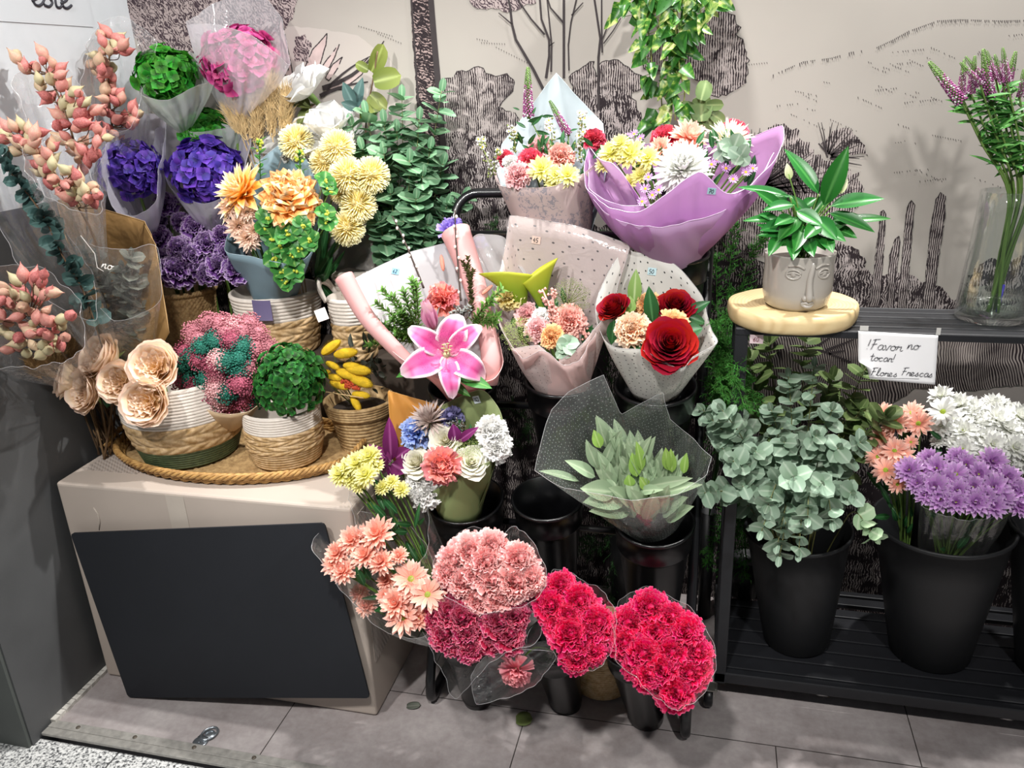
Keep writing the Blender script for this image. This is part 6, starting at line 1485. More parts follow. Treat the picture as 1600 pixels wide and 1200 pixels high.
b2 = B2[1]
def mbunch(label, heads, mat, base, seed, leaves, kinds=('d',), rim=None):
    ms = [mum(mat, 3, k) for k in kinds]
    hs = [(h[0], h[1], h[2], h[3], h[4] if len(h) > 4 else 0) for h in heads]
    return bunch(label, base, hs, ms, rim, F_clear, .05, 'chrysanthemum', 'chrysanthemum_bunch', leaves=leaves, seed=seed, up=.5)
mbunch('bunch of white chrysanthemums at the back of the right rack bucket', [(1472, 641, 1.88, 50, 1), (1469, 616, 1.98, 42), (1497, 630, 1.96, 50), (1518, 637, 1.95, 52), (1530, 657, 1.92, 56), (1563, 652, 1.92, 60), (1556, 630, 1.97, 48), (1504, 671, 1.89, 48), (1469, 663, 1.90, 44), (1577, 668, 1.90, 52), (1597, 648, 1.93, 52), (1504, 700, 1.86, 44), (1553, 693, 1.86, 48), (1588, 698, 1.86, 52), (1465, 688, 1.90, 26), (1537, 684, 1.88, 46), (1485, 655, 1.92, 46), (1545, 672, 1.9, 48), (1604, 716, 1.85, 50), (1530, 708, 1.86, 36), (1580, 720, 1.85, 40), (1615, 675, 1.9, 56), (1540, 640, 1.96, 46), (1512, 652, 1.93, 46), (1575, 640, 1.96, 46), (1490, 690, 1.88, 32)], M_wht, V((b2.x+.05, 1.90, b2.z-.10)), 31, 30, ('d', 's', 'f'))
mbunch('bunch of peach chrysanthemums between the eucalyptus and the white chrysanthemums', [(1423, 642, 1.90, 44), (1397, 658, 1.87, 50), (1434, 660, 1.86, 46), (1377, 644, 1.92, 42), (1376, 682, 1.87, 42), (1423, 690, 1.84, 24), (1371, 712, 1.84, 42), (1397, 702, 1.83, 44), (1408, 712, 1.82, 42), (1383, 733, 1.80, 46), (1402, 756, 1.78, 32), (1388, 718, 1.83, 38)], M_pch, V((b2.x-.07, 1.87, b2.z-.10)), 32, 22, ('s', 'd'))
mbunch('bunch of lilac chrysanthemums in clear film at the front of the right rack bucket', [(1420, 733, 1.76, 48), (1451, 716, 1.80, 40), (1463, 730, 1.77, 44), (1493, 740, 1.75, 44, 1), (1460, 760, 1.73, 56), (1469, 779, 1.71, 46), (1496, 714, 1.80, 38), (1530, 740, 1.76, 46), (1553, 720, 1.79, 50), (1521, 760, 1.73, 42), (1553, 761, 1.73, 54), (1525, 784, 1.70, 50), (1566, 776, 1.72, 46), (1585, 767, 1.74, 52), (1433, 754, 1.74, 40), (1553, 789, 1.70, 44), (1494, 784, 1.70, 42), (1497, 765, 1.72, 40), (1440, 735, 1.77, 38), (1575, 745, 1.76, 48), (1510, 725, 1.78, 40), (1540, 775, 1.71, 40), (1595, 790, 1.72, 40), (1480, 748, 1.745, 40), (1445, 772, 1.72, 36), (1606, 770, 1.74, 44)], M_lil, V((b2.x+.01, 1.84, b2.z-.10)), 33, 16, ('d', 's'),
       [(1440, 790, 1.72), (1480, 806, 1.70), (1530, 812, 1.70), (1572, 800, 1.72), (1590, 775, 1.80), (1540, 770, 1.86), (1460, 770, 1.84)])

# ---------------------------------------------------------------- veronica in the vase, one thing per stem
VST = [((1503, 160), (1450, 99), -.6), ((1502, 150), (1504, 93), -.45), ((1517, 146), (1523, 87), -.3), ((1532, 133), (1505, 94), -.2), ((1538, 128), (1512, 86), 0), ((1548, 156), (1533, 77), .1), ((1556, 124), (1537, 82), .2), ((1567, 130), (1551, 86), .3), ((1572, 152), (1579, 81), .45), ((1573, 128), (1572, 73), .55), ((1593, 152), (1604, 108), .8), ((1606, 150), (1622, 95), 1.0)]
order = sorted(range(len(VST)), key=lambda i: VST[i][1][0])
for i, (a_, c_, s_) in enumerate(VST):
    Y = VC.y+rnd.uniform(-.02, .02); r = random.Random(i+40)
    bot = VC+V((-s_*VR*.45*r.uniform(.4, 1) if i < 10 else VR*(.1-.25*(i-10)), r.uniform(-.35, .35)*VR, .016)); top = VC+V((s_*VR*.45+.006, r.uniform(-.3, .3)*VR, VH)); sb = A(*a_, Y)
    t = thing('veronica_stem', 'mauve veronica stem in the glass vase, its tip %s from the left' % ORD[order.index(i)], 'flower', bot, 'veronica stems in the glass vase')
    P = bez([bot, bot.lerp(top, .5)+V((rnd.uniform(-.004, .004), 0, 0)), top, top.lerp(sb, .55)+V((s_*.004, 0, 0)), sb], 24)
    b = MB(); b.tube(P, [.0031-.0014*k/len(P) for k in range(len(P))], 7); b.build('stem', G_stem, t); spk(t, sb, A(*c_, Y), fat=1.05)
    b = MB()
    for k in range(15):
        f = r.uniform(.60, .98); p = P[int(f*(len(P)-1))]; a = r.uniform(0, 6.28); leaf(b, p, V((math.cos(a), math.sin(a)*.7, r.uniform(-.2, .9))), r.uniform(.028, .055), r.uniform(.007, .012), UP+tocam(p), r.uniform(.1, .4), p_lance, .15, 5, 2)
    b.build('leaves', L_grn, t)
b = MB(); s0_ = VC+V((.01, -.0, .04)); b.tube([VC+V((.006, -.02, .018)), VC+V((.010, -.018, .075))], .003, 8); o = b.build('plastic_pick', plain('violet_plastic', '4a3fc4', .3), smooth=True, origin=s0_); tag(o, 'small violet plastic strip among the stems in the glass vase', 'plastic strip')

# ---------------------------------------------------------------- peace lily in the face planter
b = MB(); r = random.Random(17); C0 = PC+V((0, 0, PH*.86)); k = mpp(PC)
PL = [((1279, 303), (1232, 242), 30, .03), ((1287, 321), (1323, 243), 36, -.02), ((1298, 322), (1371, 316), 32, -.02), ((1296, 333), (1356, 362), 28, -.03), ((1315, 345), (1383, 347), 18, .0), ((1235, 308), (1162, 298), 20, -.01), ((1222, 330), (1186, 304), 26, -.04), ((1225, 345), (1170, 348), 22, -.04), ((1265, 352), (1312, 376), 34, -.06), ((1300, 355), (1333, 372), 22, -.02), ((1250, 372), (1218, 386), 20, -.07), ((1240, 320), (1200, 330), 26, -.05), ((1250, 360), (1195, 372), 24, -.06), ((1262, 340), (1235, 310), 24, .0), ((1270, 335), (1300, 302), 22, .02), ((1230, 372), (1190, 356), 22, -.05), ((1255, 352), (1245, 388), 26, -.08), ((1272, 362), (1285, 388), 24, -.07), ((1290, 360), (1320, 352), 20, -.02), ((1240, 340), (1216, 352), 26, -.07), ((1255, 325), (1275, 312), 22, .03), ((1228, 318), (1210, 306), 24, .02), ((1300, 345), (1340, 340), 22, .0), ((1246, 356), (1262, 330), 24, -.03), ((1280, 350), (1262, 372), 26, -.08), ((1215, 345), (1190, 338), 20, -.03), ((1222, 366), (1205, 396), 24, -.085), ((1240, 372), (1240, 402), 26, -.09), ((1262, 372), (1268, 398), 24, -.09), ((1285, 370), (1298, 392), 24, -.085), ((1250, 340), (1222, 372), 30, -.07), ((1275, 340), (1300, 372), 30, -.07), ((1245, 330), (1278, 352), 28, -.05), ((1232, 350), (1196, 362), 26, -.06)]
st_ = MB()
for (a_, c_, W, dy) in PL:
    p, q_ = A(*a_, PC.y+dy*.5), A(*c_, PC.y+dy); L = (q_-p).length
    leaf(b, p-V((0, 0, .0)), (q_-p)+UP*.15*L, L*1.15, W*k*.86, UP*.7+tocam(p)*.8+rv(r, .25), .14, p_lance, .16, 9, 6)
    st_.tube(bez([C0+rv(r, .02)*.8+V((0, 0, -.005)), C0.lerp(p, .6)+V((0, 0, .012)), p], 8), .0016, 5)
b.build('leaves', petalmat('glossy_peace_lily_leaf', '1b5a22', '27702c', mid='478c42', var=.14, rough=.3, trans=.12, spec=.45), pt); st_.build('stalks', G_stem, pt)
b = MB()
for (a_, c_) in (((1246, 320), (1232, 272)), ((1285, 330), (1316, 296))):
    p, q_ = A(*a_, PC.y), A(*c_, PC.y); b.tube(bez([C0, C0.lerp(p, .7), p, q_], 12), .0014, 5, 1); leaf(b, q_-(q_-p).normalized()*.012, (q_-p)+UP*.02, .034, .016, tocam(p), .1, p_lance, .4, 6)
b.build('flower_buds', [petalmat('pale_spathe', 'b9c48a', 'e6e6c8', var=.05), G_stem], pt)

# ---------------------------------------------------------------- ferns and the trailing pothos
def fern(name, label, base, fronds, needles, mat, L=.022, pot=None, seed=1):
    r = random.Random(seed); t = thing(name, label, 'fern', base)
    if pot: b = MB(); b.lathe([(0, 0), (pot[0]*.8, 0), (pot[0], pot[1]), (pot[0]*.9, pot[1]), (pot[0]*.85, pot[1]*.9), (0, pot[1]*.9)], 24, Matrix.Translation(base)); b.build('pot', M_bktm, t)
    for fp in fronds:
        P = bez([V(base)+V((0, 0, pot[1]*.9 if pot else 0))]+[A(*q) for q in fp], 22); b = MB(); b.tube(P, .001, 4)
        for k in range(needles):
            f = r.uniform(.28, 1); i = min(len(P)-2, int(f*(len(P)-1))); p = P[i].lerp(P[i+1], r.random()); d = (P[i+1]-P[i]).normalized(); o = d.orthogonal(); o.rotate(Quaternion(d, r.uniform(0, 6.28)))
            br = p+(o*.9+d*.6+UP*.1).normalized()*L*r.uniform(.6, 2.2)*(1.25-f*.7)
            b.tube([p, br], .0005, 3, caps=False)
            for j in range(6):
                e = p.lerp(br, r.uniform(.3, 1)); n_ = (o*.3+d*.7+rv(r, .9)).normalized()*L*r.uniform(.3, .6); w_ = n_.cross(tocam(e)).normalized()*.0009
                b.face([e-w_, e+w_, e+n_], 0, ((0, 0), (1, 0), (.5, 1)))
        b.build('frond', mat, t)
    return t
M_fern = petalmat('feathery_fern_green', '2c6420', '4c8a34', var=.25, trans=.2, rough=.6)
fern('asparagus_fern', 'feathery bright green asparagus fern between the tube stand and the rack', V((.025, 2.03, 0)),
     [[(1135, 640, 1.98), (1130, 560, 1.85), (1118, 500, 1.70)], [(1130, 640, 1.95), (1140, 580, 1.75), (1165, 640, 1.64)], [(1125, 640, 1.95), (1120, 570, 1.75), (1130, 620, 1.62)], [(1125, 640, 1.9), (1150, 570, 1.72), (1150, 600, 1.64)], [(1145, 640, 1.98), (1160, 600, 1.84), (1185, 640, 1.76)], [(1135, 640, 1.98), (1140, 430, 2.02), (1150, 350, 2.04)], [(1140, 600, 1.98), (1165, 420, 2.05), (1195, 370, 2.06)], [(1130, 640, 1.95), (1115, 600, 1.8), (1110, 650, 1.74)], [(1135, 650, 1.95), (1135, 620, 1.82), (1150, 660, 1.76)], [(1130, 640, 1.98), (1120, 470, 2.0), (1120, 400, 2.02)], [(1135, 640, 1.95), (1120, 540, 1.84), (1140, 560, 1.8)], [(1140, 640, 1.98), (1180, 470, 2.06), (1140, 460, 2.06)], [(1130, 680, 1.95), (1118, 690, 1.8), (1135, 700, 1.74)], [(1130, 640, 1.97), (1135, 500, 1.93), (1155, 520, 1.9)], [(1135, 640, 1.95), (1150, 610, 1.82), (1170, 590, 1.8)]], 130, M_fern, .020, (.022, .35), 3)
fern('asparagus_fern', 'dark feathery fern hanging behind the left rack bucket', V((.135, 2.04, .0885)), [[(1165, 800, 2.0), (1180, 860, 1.96), (1205, 895, 1.94)], [(1160, 800, 2.0), (1160, 850, 1.96), (1165, 905, 1.95)], [(1150, 800, 2.02), (1120, 830, 1.98), (1105, 880, 1.97)], [(1165, 790, 2.0), (1200, 840, 1.95), (1228, 872, 1.93)], [(1155, 790, 2.0), (1140, 850, 1.97), (1130, 900, 1.96)]], 110, M_fern, .022, (.045, .12), 5)
fern('asparagus_fern', 'dark fern foliage in the gloom behind the buckets of the tube stand', V((-.20, 2.06, 0)),
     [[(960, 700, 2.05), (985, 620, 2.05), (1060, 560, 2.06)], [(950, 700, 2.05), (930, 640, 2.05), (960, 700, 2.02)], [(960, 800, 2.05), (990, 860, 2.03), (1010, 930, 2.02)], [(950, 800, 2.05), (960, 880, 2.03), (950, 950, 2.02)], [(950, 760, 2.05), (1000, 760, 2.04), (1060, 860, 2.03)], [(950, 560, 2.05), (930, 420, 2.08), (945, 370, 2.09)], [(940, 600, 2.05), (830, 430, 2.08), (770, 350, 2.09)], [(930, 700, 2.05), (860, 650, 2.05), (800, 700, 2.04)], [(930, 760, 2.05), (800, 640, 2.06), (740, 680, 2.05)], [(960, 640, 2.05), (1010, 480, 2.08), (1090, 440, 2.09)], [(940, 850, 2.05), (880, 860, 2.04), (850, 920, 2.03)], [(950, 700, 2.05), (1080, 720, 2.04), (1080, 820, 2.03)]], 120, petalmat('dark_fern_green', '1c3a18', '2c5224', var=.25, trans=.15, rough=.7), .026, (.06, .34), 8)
def pothosmat():
    t = NT('variegated_pothos_leaf'); u, v = t.uv(); n = t.noise(34, t.pos(), 3, .6, 1.2)
    ri = t.n('NewGeometry').outputs['Random Per Island']
    f = t.math('ADD', n, t.math('MULTIPLY', t.math('SUBTRACT', ri, .5), .25))
    c = t.ramp(f, [(.46, srgb('2c6422')), (.57, srgb('4f8630')), (.64, srgb('9fba58')), (.74, srgb('d8de98'))])
    p = t.n('BsdfPrincipled', {'Base Color': c, 'Roughness': .35}); tl = t.n('BsdfTranslucent', {'Color': c})
    return t.surf(t.n('MixShader', {0: .25, 1: p.outputs[0], 2: tl.outputs[0]}).outputs[0])
M_poth = pothosmat()
pb = A(1035, -70, 2.03); pb.y = 2.04
t = thing('pothos', 'variegated pothos trailing down the wallpaper above the lilac bouquet', 'trailing plant', pb)
b = MB(); b.lathe([(0, 0), (.06, 0), (.085, .13), (.075, .13), (.07, .11), (0, .11)], 28, Matrix.Translation(pb)); b.box(pb+V((0, .082, .09)), (.03, .03, .02)); b.build('planter', M_bktm, t)
r = random.Random(6)
for S, n in (([(1000, -40), (985, 0), (975, 28)], 15), ([(1020, -40), (1012, 30), (1018, 95), (1014, 128)], 20), ([(1046, -40), (1058, 20), (1057, 100), (1055, 188)], 34), ([(1070, -40), (1090, 0), (1098, 38)], 18), ([(1035, -40), (1032, 20), (1024, 62)], 18), ([(1052, -40), (1072, 30), (1070, 88)], 18), ([(1040, 60), (1032, 120), (1034, 180), (1022, 196)], 22), ([(1000, -40), (1020, -5), (1040, 30)], 16), ([(1060, 90), (1070, 140), (1064, 180)], 10), ([(1078, -40), (1112, -10), (1110, 20)], 14)):
    P = bez([pb+V((0, 0, .125))]+[A(u, v, 1.99+r.uniform(-.03, .03)) for u, v in S], 26); b = MB(); b.tube(P, .0016, 6, 1)
    for q in range(n):
        f = .2+.8*(q+.6)/n; i = min(len(P)-1, int(f*(len(P)-1))); p = P[i]; a = r.uniform(0, 6.28); L = r.uniform(.028, .052); st2 = p+V((math.cos(a)*.018, -abs(math.sin(a))*.022, r.uniform(-.004, .012)))
        b.tube([p, st2], .0008, 4, 1, False); leaf(b, st2, V((math.cos(a)*.7, -abs(math.sin(a))*.4, -r.uniform(.3, 1.0))), L, L*.68, tocam(p)+UP*.4+rv(r, .5), r.uniform(-.05, .25), p_heart, .14, 7, 4)
    b.build('vine', [M_poth, petalmat('pothos_stem', '8a9a50', 'a4ac68', var=.05)], t)
# ---------------------------------------------------------------- left display
# cream garden roses, one thing each
GR = [proto('garden_rose_%d' % s, lambda s=s: gardenrose(s), [M_gros, G_cal]) for s in (1, 2)]
rbase = BB+V((0, 0, .05))
for u, v, Y, d, f, lab in ((155, 558, 1.575, 76, V((-.25, -.6, .55)), 'cream garden rose standing highest in the three-band basket'),
                           (239, 572, 1.545, 78, V((.25, -.75, .5)), 'cream garden rose beside the pink and teal rice flowers'),
                           (184, 598, 1.535, 66, V((.15, -.85, .4)), 'cream garden rose in the middle of the cluster'),
                           (227, 628, 1.50, 78, V((.2, -.9, .35)), 'brightest cream garden rose, lowest before the white basket rim'),
                           (131, 610, 1.535, 70, V((-.2, -.9, .3)), 'blush garden rose at the lower left of the cluster'),
                           (101, 592, 1.55, 62, V((-.8, -.5, .3)), 'blush garden rose turned away at the far left of the cluster')):
    d *= 1.07; p = A(u, v, Y); t = thing('garden_rose', lab, 'rose', rbase+V((rnd.uniform(-.05, .03), rnd.uniform(-.04, .04), 0)), 'cream garden roses in the three-band basket')
    k = d*mpp(p)/2; fw = V(f).normalized(); place(GR[u % 2], 'bloom', p-fw*k*.15, fw, k, t)
    b = MB(); P = bez([WL[t.name], V((max(BB.x-.07, min(BB.x+.05, p.x)), BB.y-.10, BB.z+.205)), p-fw*k*1.3-V((0, 0, .01)), p-fw*k*.75], 14); b.tube(P, .0026, 7); b.build('stem', G_stem, t)
    b = MB(); r = random.Random(u)
    for i in range(3): q = P[9]; leaf(b, q, rv(r, 1)+V((0, -.4, -.2)), .045, .024, UP+tocam(q), .2, p_lance)
    b.build('leaves', L_dark, t)
# rice flowers
q = Bq('dome of pink and teal dried rice flowers in beige paper on the wicker tray', A(345, 652, 1.70), 'dried bouquet', 'dried_bouquet')
RC = {c: proto('rice_%s' % c, lambda s=s: beadcluster(s), m) for c, s, m in (('k', 1, M_rice), ('p', 2, M_ricep), ('r', 3, M_riced), ('t', 4, M_ricet))}
NM = {'k': 'pink rice flower', 'p': 'pale pink rice flower', 'r': 'rose red rice flower', 't': 'teal green rice flower'}
for c, L in (('k', ((300, 517), (363, 507), (390, 503), (403, 520), (327, 503), (377, 517), (417, 540), (397, 543), (345, 503), (310, 528), (352, 520), (408, 560), (340, 585), (388, 572))), ('t', ((337, 532), (318, 542), (373, 557), (374, 577), (287, 572), (322, 590), (400, 618), (421, 578), (353, 611), (378, 540), (300, 560), (356, 562), (296, 588))),
             ('r', ((288, 547), (313, 560), (283, 593), (373, 598), (390, 602), (410, 585), (357, 630), (363, 530), (305, 605), (320, 615), (380, 622), (335, 570), (400, 600))), ('p', ((343, 560), (338, 605), (345, 622), (365, 510), (328, 622)))):
    for u, v in L:
        Y = 1.70-.12*max(0, 1-((u-345)/85)**2-((v-570)/85)**2)-(.03 if v > 590 else 0)
        q.head(RC[c], 'rice_flower', u, v, Y+.02, 40, label=NM[c])
q.paper(loft([(280, 590, 1.67), (300, 625, 1.62), (340, 645, 1.585), (392, 642, 1.60), (415, 610, 1.66), (420, 560, 1.72), (350, 520, 1.78), (285, 545, 1.74)], A(352, 668, 1.69), .03, 60, 6, .06, .003, 7, 1), P_beige); q.done()
# green preserved hydrangea in the small basket
t = thing('hydrangea', 'dark green preserved hydrangea head in the small straw basket', 'hydrangea', SB+V((0, 0, .03)))
HG = proto('hydrangea_dark', lambda: hydrangea(3, 270, .155, 1.0), [M_hdk, G_stem]); p = A(453, 600, SB.y-.02)
place(HG, 'flower_head', p, UP+tocam(p)*.4, (.084, .084, .098), t); b = MB(); b.tube([WL[t.name], p], .004, 6); b.build('stem', G_stem, t)
# bunny tails in the jute pot
q = Bq('yellow bunny tail grasses with dark leaves in the jute pot', JB+V((0, 0, .10)), 'dried bouquet', 'dried_bouquet')
BT = proto('yellow_bunny_tail', lambda: bunnytail(5), M_bun)
for u, v, L, a in ((517, 543, 38, 35), (540, 552, 40, 8), (520, 571, 26, -25), (560, 578, 42, -8), (563, 595, 44, -22), (543, 585, 40, -18), (507, 581, 20, 0), (524, 590, 28, -10), (530, 601, 34, -20), (564, 617, 30, -8), (556, 630, 30, -60), (550, 572, 30, -5)):
    p = A(u, v, 1.72); d = CR*math.cos(math.radians(a))-CD*math.sin(math.radians(a))-CF*.15; k = L*mpp(p)/2
    place(BT, 'bunny_tail', p, d, (k*1.6, k*1.6, k*1.05), q.t); q.stems.tube(bez([p-d*k*.9, (p-d*k*1.8).lerp(q.base, .4), q.base], 8), .0009, 5)
b = MB(); r = random.Random(3)
for i in range(40): b.ball(A(533+i*.75+r.uniform(-4, 4), 600+r.uniform(-6, 6)+i*.05, 1.715), .0045, 6, 5)
b.build('red_grains', M_redg, q.t)
b = MB()
for i in range(46): u, v = r.uniform(535, 605), r.uniform(528, 610); p = A(u, v, 1.80); leaf(b, p, rv(r, 1)+UP*.4, r.uniform(.02, .045), r.uniform(.008, .016), tocam(p)+rv(r, .5), .1, p_lance)
b.build('dark_leaves', petalmat('dark_dried_leaf', '2a2c24', '3c4034', var=.15), q.t)
b = MB(); b.tube([A(508, 612, 1.71), A(568, 622, 1.71)], .0016, 5); b.build('straw', M_tan, q.t); q.done()
# purple carnations, one thing each
PC_ = [(256, 313, 1.97, 48), (245, 366, 1.92, 52), (279, 383, 1.91, 50), (275, 417, 1.89, 72), (249, 400, 1.91, 52), (304, 350, 1.94, 52), (283, 343, 1.96, 42), (324, 377, 1.92, 54), (349, 365, 1.93, 48), (300, 395, 1.91, 48), (344, 411, 1.90, 52), (327, 424, 1.90, 50), (374, 417, 1.875, 60), (244, 340, 1.97, 34), (312, 416, 1.91, 46), (356, 392, 1.92, 46)]
od = sorted(range(len(PC_)), key=lambda i: PC_[i][0])
for i, (u, v, Y, d) in enumerate(PC_):
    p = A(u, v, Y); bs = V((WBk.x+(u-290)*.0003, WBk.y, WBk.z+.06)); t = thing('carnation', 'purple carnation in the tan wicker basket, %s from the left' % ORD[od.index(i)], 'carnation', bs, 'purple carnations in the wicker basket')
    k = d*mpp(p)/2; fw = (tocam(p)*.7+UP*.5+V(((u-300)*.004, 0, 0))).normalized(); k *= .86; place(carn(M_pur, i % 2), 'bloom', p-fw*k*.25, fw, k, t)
    m_ = V((WBk.x+max(-.06, min(.06, (p.x-WBk.x)*.5)), WBk.y, WBk.z+hW)); b = MB(); b.tube(bez([bs, m_, p-fw*k*1.15], 10), .0022, 6); b.build('stem', G_stem, t)
# hydrangeas in frosted sleeves
def sleeved(label, u, v, Y, d, mat, rim, bc, fl, sq=.85, key=None):
    base = A(*bc); foot = V((max(-1.55, min(-.80, base.x)), 2.03, CRZ+.001))
    q = Bq(label, foot, 'hydrangea', 'hydrangea'); me = proto('hydrangea_'+mat.name, lambda: hydrangea(7, 130, .25, .9), [mat, G_stem])
    p = A(u, v, Y); k = d*mpp(p)/2; fw = tocam(p)*.65+UP*.6; place(me, 'flower_head', p, fw, (k, k, k*sq), q.t)
    b = MB(); b.tube(bez([foot, base, p], 10), .004, 6); b.build('stem', G_stem, q.t)
    q.paper(loft(rim, base, .016, 100, 9, .10, .006, 8, u), fl, 'frosted_sleeve', 0); return q
sleeved('magenta hydrangea in a frosted sleeve, highest of the sleeved hydrangeas', 375, 98, 2.02, 112, M_hmag, [(292, 38, 1.98), (335, 38, 1.90), (390, 54, 1.89), (432, 84, 1.91), (450, 98, 1.98), (440, 30, 2.07), (400, -12, 2.10), (340, 4, 2.10), (308, 24, 2.06)], (368, 200, 2.03), F_frost)
sleeved('bright green hydrangea in a frosted sleeve, upper left', 260, 118, 2.00, 92, M_hgrn, [(212, 100, 2.0), (222, 146, 1.93), (262, 156, 1.915), (298, 138, 1.92), (332, 122, 1.97), (318, 88, 2.04), (262, 76, 2.09), (222, 84, 2.06)], (288, 205, 2.02), F_frostg)
sleeved('green hydrangea half hidden behind the right purple hydrangea', 322, 204, 2.05, 74, M_hgrn, [(284, 196, 2.03), (300, 206, 2.0), (330, 204, 1.99), (372, 196, 2.01), (384, 190, 2.05), (340, 176, 2.10), (296, 182, 2.10)], (330, 270, 2.05), F_frostg, .6)
sleeved('left purple hydrangea in a frosted sleeve beside the pods', 208, 266, 1.90, 90, M_hpur, [(160, 256, 1.80), (172, 316, 1.79), (205, 336, 1.80), (242, 316, 1.83), (250, 250, 1.90), (257, 188, 1.99), (215, 178, 1.98), (176, 214, 1.88)], (238, 362, 1.93), F_frostv, 1.0)
sleeved('right purple hydrangea in a frosted sleeve above the purple carnations', 324, 268, 1.96, 108, M_hpur, [(243, 202, 1.98), (248, 248, 1.92), (275, 302, 1.895), (322, 318, 1.89), (368, 292, 1.91), (392, 222, 1.97), (378, 204, 2.03), (330, 190, 2.06), (280, 192, 2.06)], (332, 358, 1.97), F_frostv, .9)
# orange dahlia bouquet
q = Bq('artificial orange dahlia bouquet in dusty blue paper in the white rope basket', RB+V((0, 0, hR-.05))); bc = RB+V((0, -.02, hR-.03))
q.paper(loft([(396, 300, 1.90), (398, 260, 1.92), (412, 246, 1.94), (454, 211, 1.98), (497, 278, 1.95), (503, 340, 1.90)], bc, .045, 50, 7, .02, .001, 3, 2, close=False, smooth_=False), P_blue)
q.paper(loft([(366, 350, 1.88), (354, 372, 1.84), (356, 394, 1.81), (384, 400, 1.79), (424, 408, 1.78), (460, 412, 1.79), (488, 390, 1.83), (500, 356, 1.88)], bc, .05, 60, 7, .05, .004, 5, 2, close=False), P_blue)
q.head(proto('dahlia_orange', lambda: dahlia(3, 60, .36), [M_dah, G_cal]), 'dahlia', 368, 292, 1.84, 114, V((-.3, -.6, .65)), label='orange dahlia with pale tips')
q.head(proto('ball_orange', lambda: ballmum(4, 150), [M_bal, G_cal]), 'dahlia', 453, 304, 1.825, 106, tocam(A(453, 304, 1.83))*.7+UP*.5, label='large orange ball dahlia')
CD_ = proto('dahlia_cream', lambda: dahlia(5, 44, .4), [M_crmf, G_cal])
for u, v, d in ((358, 326, 40), (386, 333, 38), (374, 356, 52), (388, 374, 50), (398, 362, 36)): q.head(CD_, 'dahlia', u, v, 1.815, d, tocam(A(u, v, 1.8))*.8+CD*.3, label='small cream peach dahlia')
M_ygb = plain('yellow_green_bud', 'b7c03e', .6); r = random.Random(14)
for u, v, n, L in ((418, 340, 6, .024), (412, 356, 5, .022), (448, 364, 7, .028), (438, 386, 7, .026), (484, 376, 6, .024), (440, 424, 6, .026), (461, 424, 6, .024), (508, 282, 5, .022), (516, 296, 4, .020), (510, 332, 6, .022), (512, 346, 5, .022), (455, 398, 6, .026), (425, 372, 6, .024), (470, 390, 6, .024), (428, 404, 5, .024), (472, 352, 5, .022), (445, 440, 5, .024)):
    p = A(u, v, 1.79 if v > 300 else 1.86); b = MB(); rosette(b, p, n, L*1.3, tocam(p)+UP*.3+rv(r, .3), r, 0, 1.0); o_ = b.build('eucalyptus_rosette', L_art, q.t); b2_ = MB()
    for k in range(5): b2_.ball(p+tocam(p)*.008+rv(r, .006), .0035, 6, 5)
    b2_.build('buds', M_ygb, o_); q.stems.tube(bez([p, p.lerp(bc, .5)+V((0, .02, 0)), bc], 6), .0014, 5)
for tp in ((404, 222), (467, 238)):
    b = MB(); sprig(b, [A(tp[0]+3, tp[1]+60, 1.90), A(tp[0]+2, tp[1]+30, 1.89), A(*tp, 1.88)], 14, .022, .6, r, 0, 0, 1.0, p_oval); o_ = b.build('eucalyptus_sprig', L_art, q.t); b2_ = MB()
    for k in range(8): b2_.ball(A(tp[0]+r.uniform(-6, 6), tp[1]+r.uniform(-4, 14), 1.88), .004, 6, 5)
    b2_.build('buds', M_ygb, o_)
sticker(q.t, 445, 247, 1.955, '30', 55, .022, 'dfe3e4', sheets=q.sheets); q.done()
# yellow pompons
pbase = A(505, 440, 2.0); pbase.z = CRZ+.05; pbase.x = -.93; pbase.y = 2.0
PO = [(463, 222, 1.97, 60), (527, 230, 1.95, 60), (508, 254, 1.95, 54), (543, 274, 1.93, 64), (580, 274, 1.95, 64), (560, 320, 1.93, 64), (543, 357, 1.91, 60), (534, 300, 1.95, 44)]
labs = ['pale yellow pompon flower just behind the blue paper point', 'pale yellow pompon flower below the white magnolia', 'pale yellow pompon flower tucked behind its brighter neighbours', 'brightest yellow pompon flower in the middle of the column', 'pale yellow pompon flower nearest the green eucalyptus', 'pale yellow pompon flower second from the bottom of the column', 'straw yellow pompon flower lowest of the column', 'pale yellow pompon flower half hidden behind the middle ones']
PM_ = proto('pompon', lambda: pompon(2), [M_pom, G_cal])
for (u, v, Y, d), lab in zip(PO, labs):
    p = A(u, v, Y); t = thing('pompon_flower', lab, 'pompon flower', pbase, 'yellow pompon flowers'); place(PM_, 'bloom', p, tocam(p)+UP, d*mpp(p)/2*.95, t)
    b = MB(); b.tube(bez([pbase, A(505, 430, 1.97), p.lerp(A(505, 430, 1.97), .4), p], 12), .002, 6); b.build('stem', G_stem, t)
t = thing('strap_leaves', 'long dark green strap leaves under the yellow pompons', 'foliage', pbase); b = MB(); r = random.Random(4)
for tp in ((515, 345, 1.93), (528, 372, 1.92), (500, 360, 1.92), (540, 390, 1.93), (520, 400, 1.90), (512, 380, 1.95)):
    P = bez([pbase, A(502, 445, 1.95), A((tp[0]+500)/2, tp[1]+30, tp[2]), A(*tp)], 14); blade(b, P, .022, tocam(P[-1])+rv(r, .4), 3, p_lance, .15)
b.build('leaves', L_dark, t)
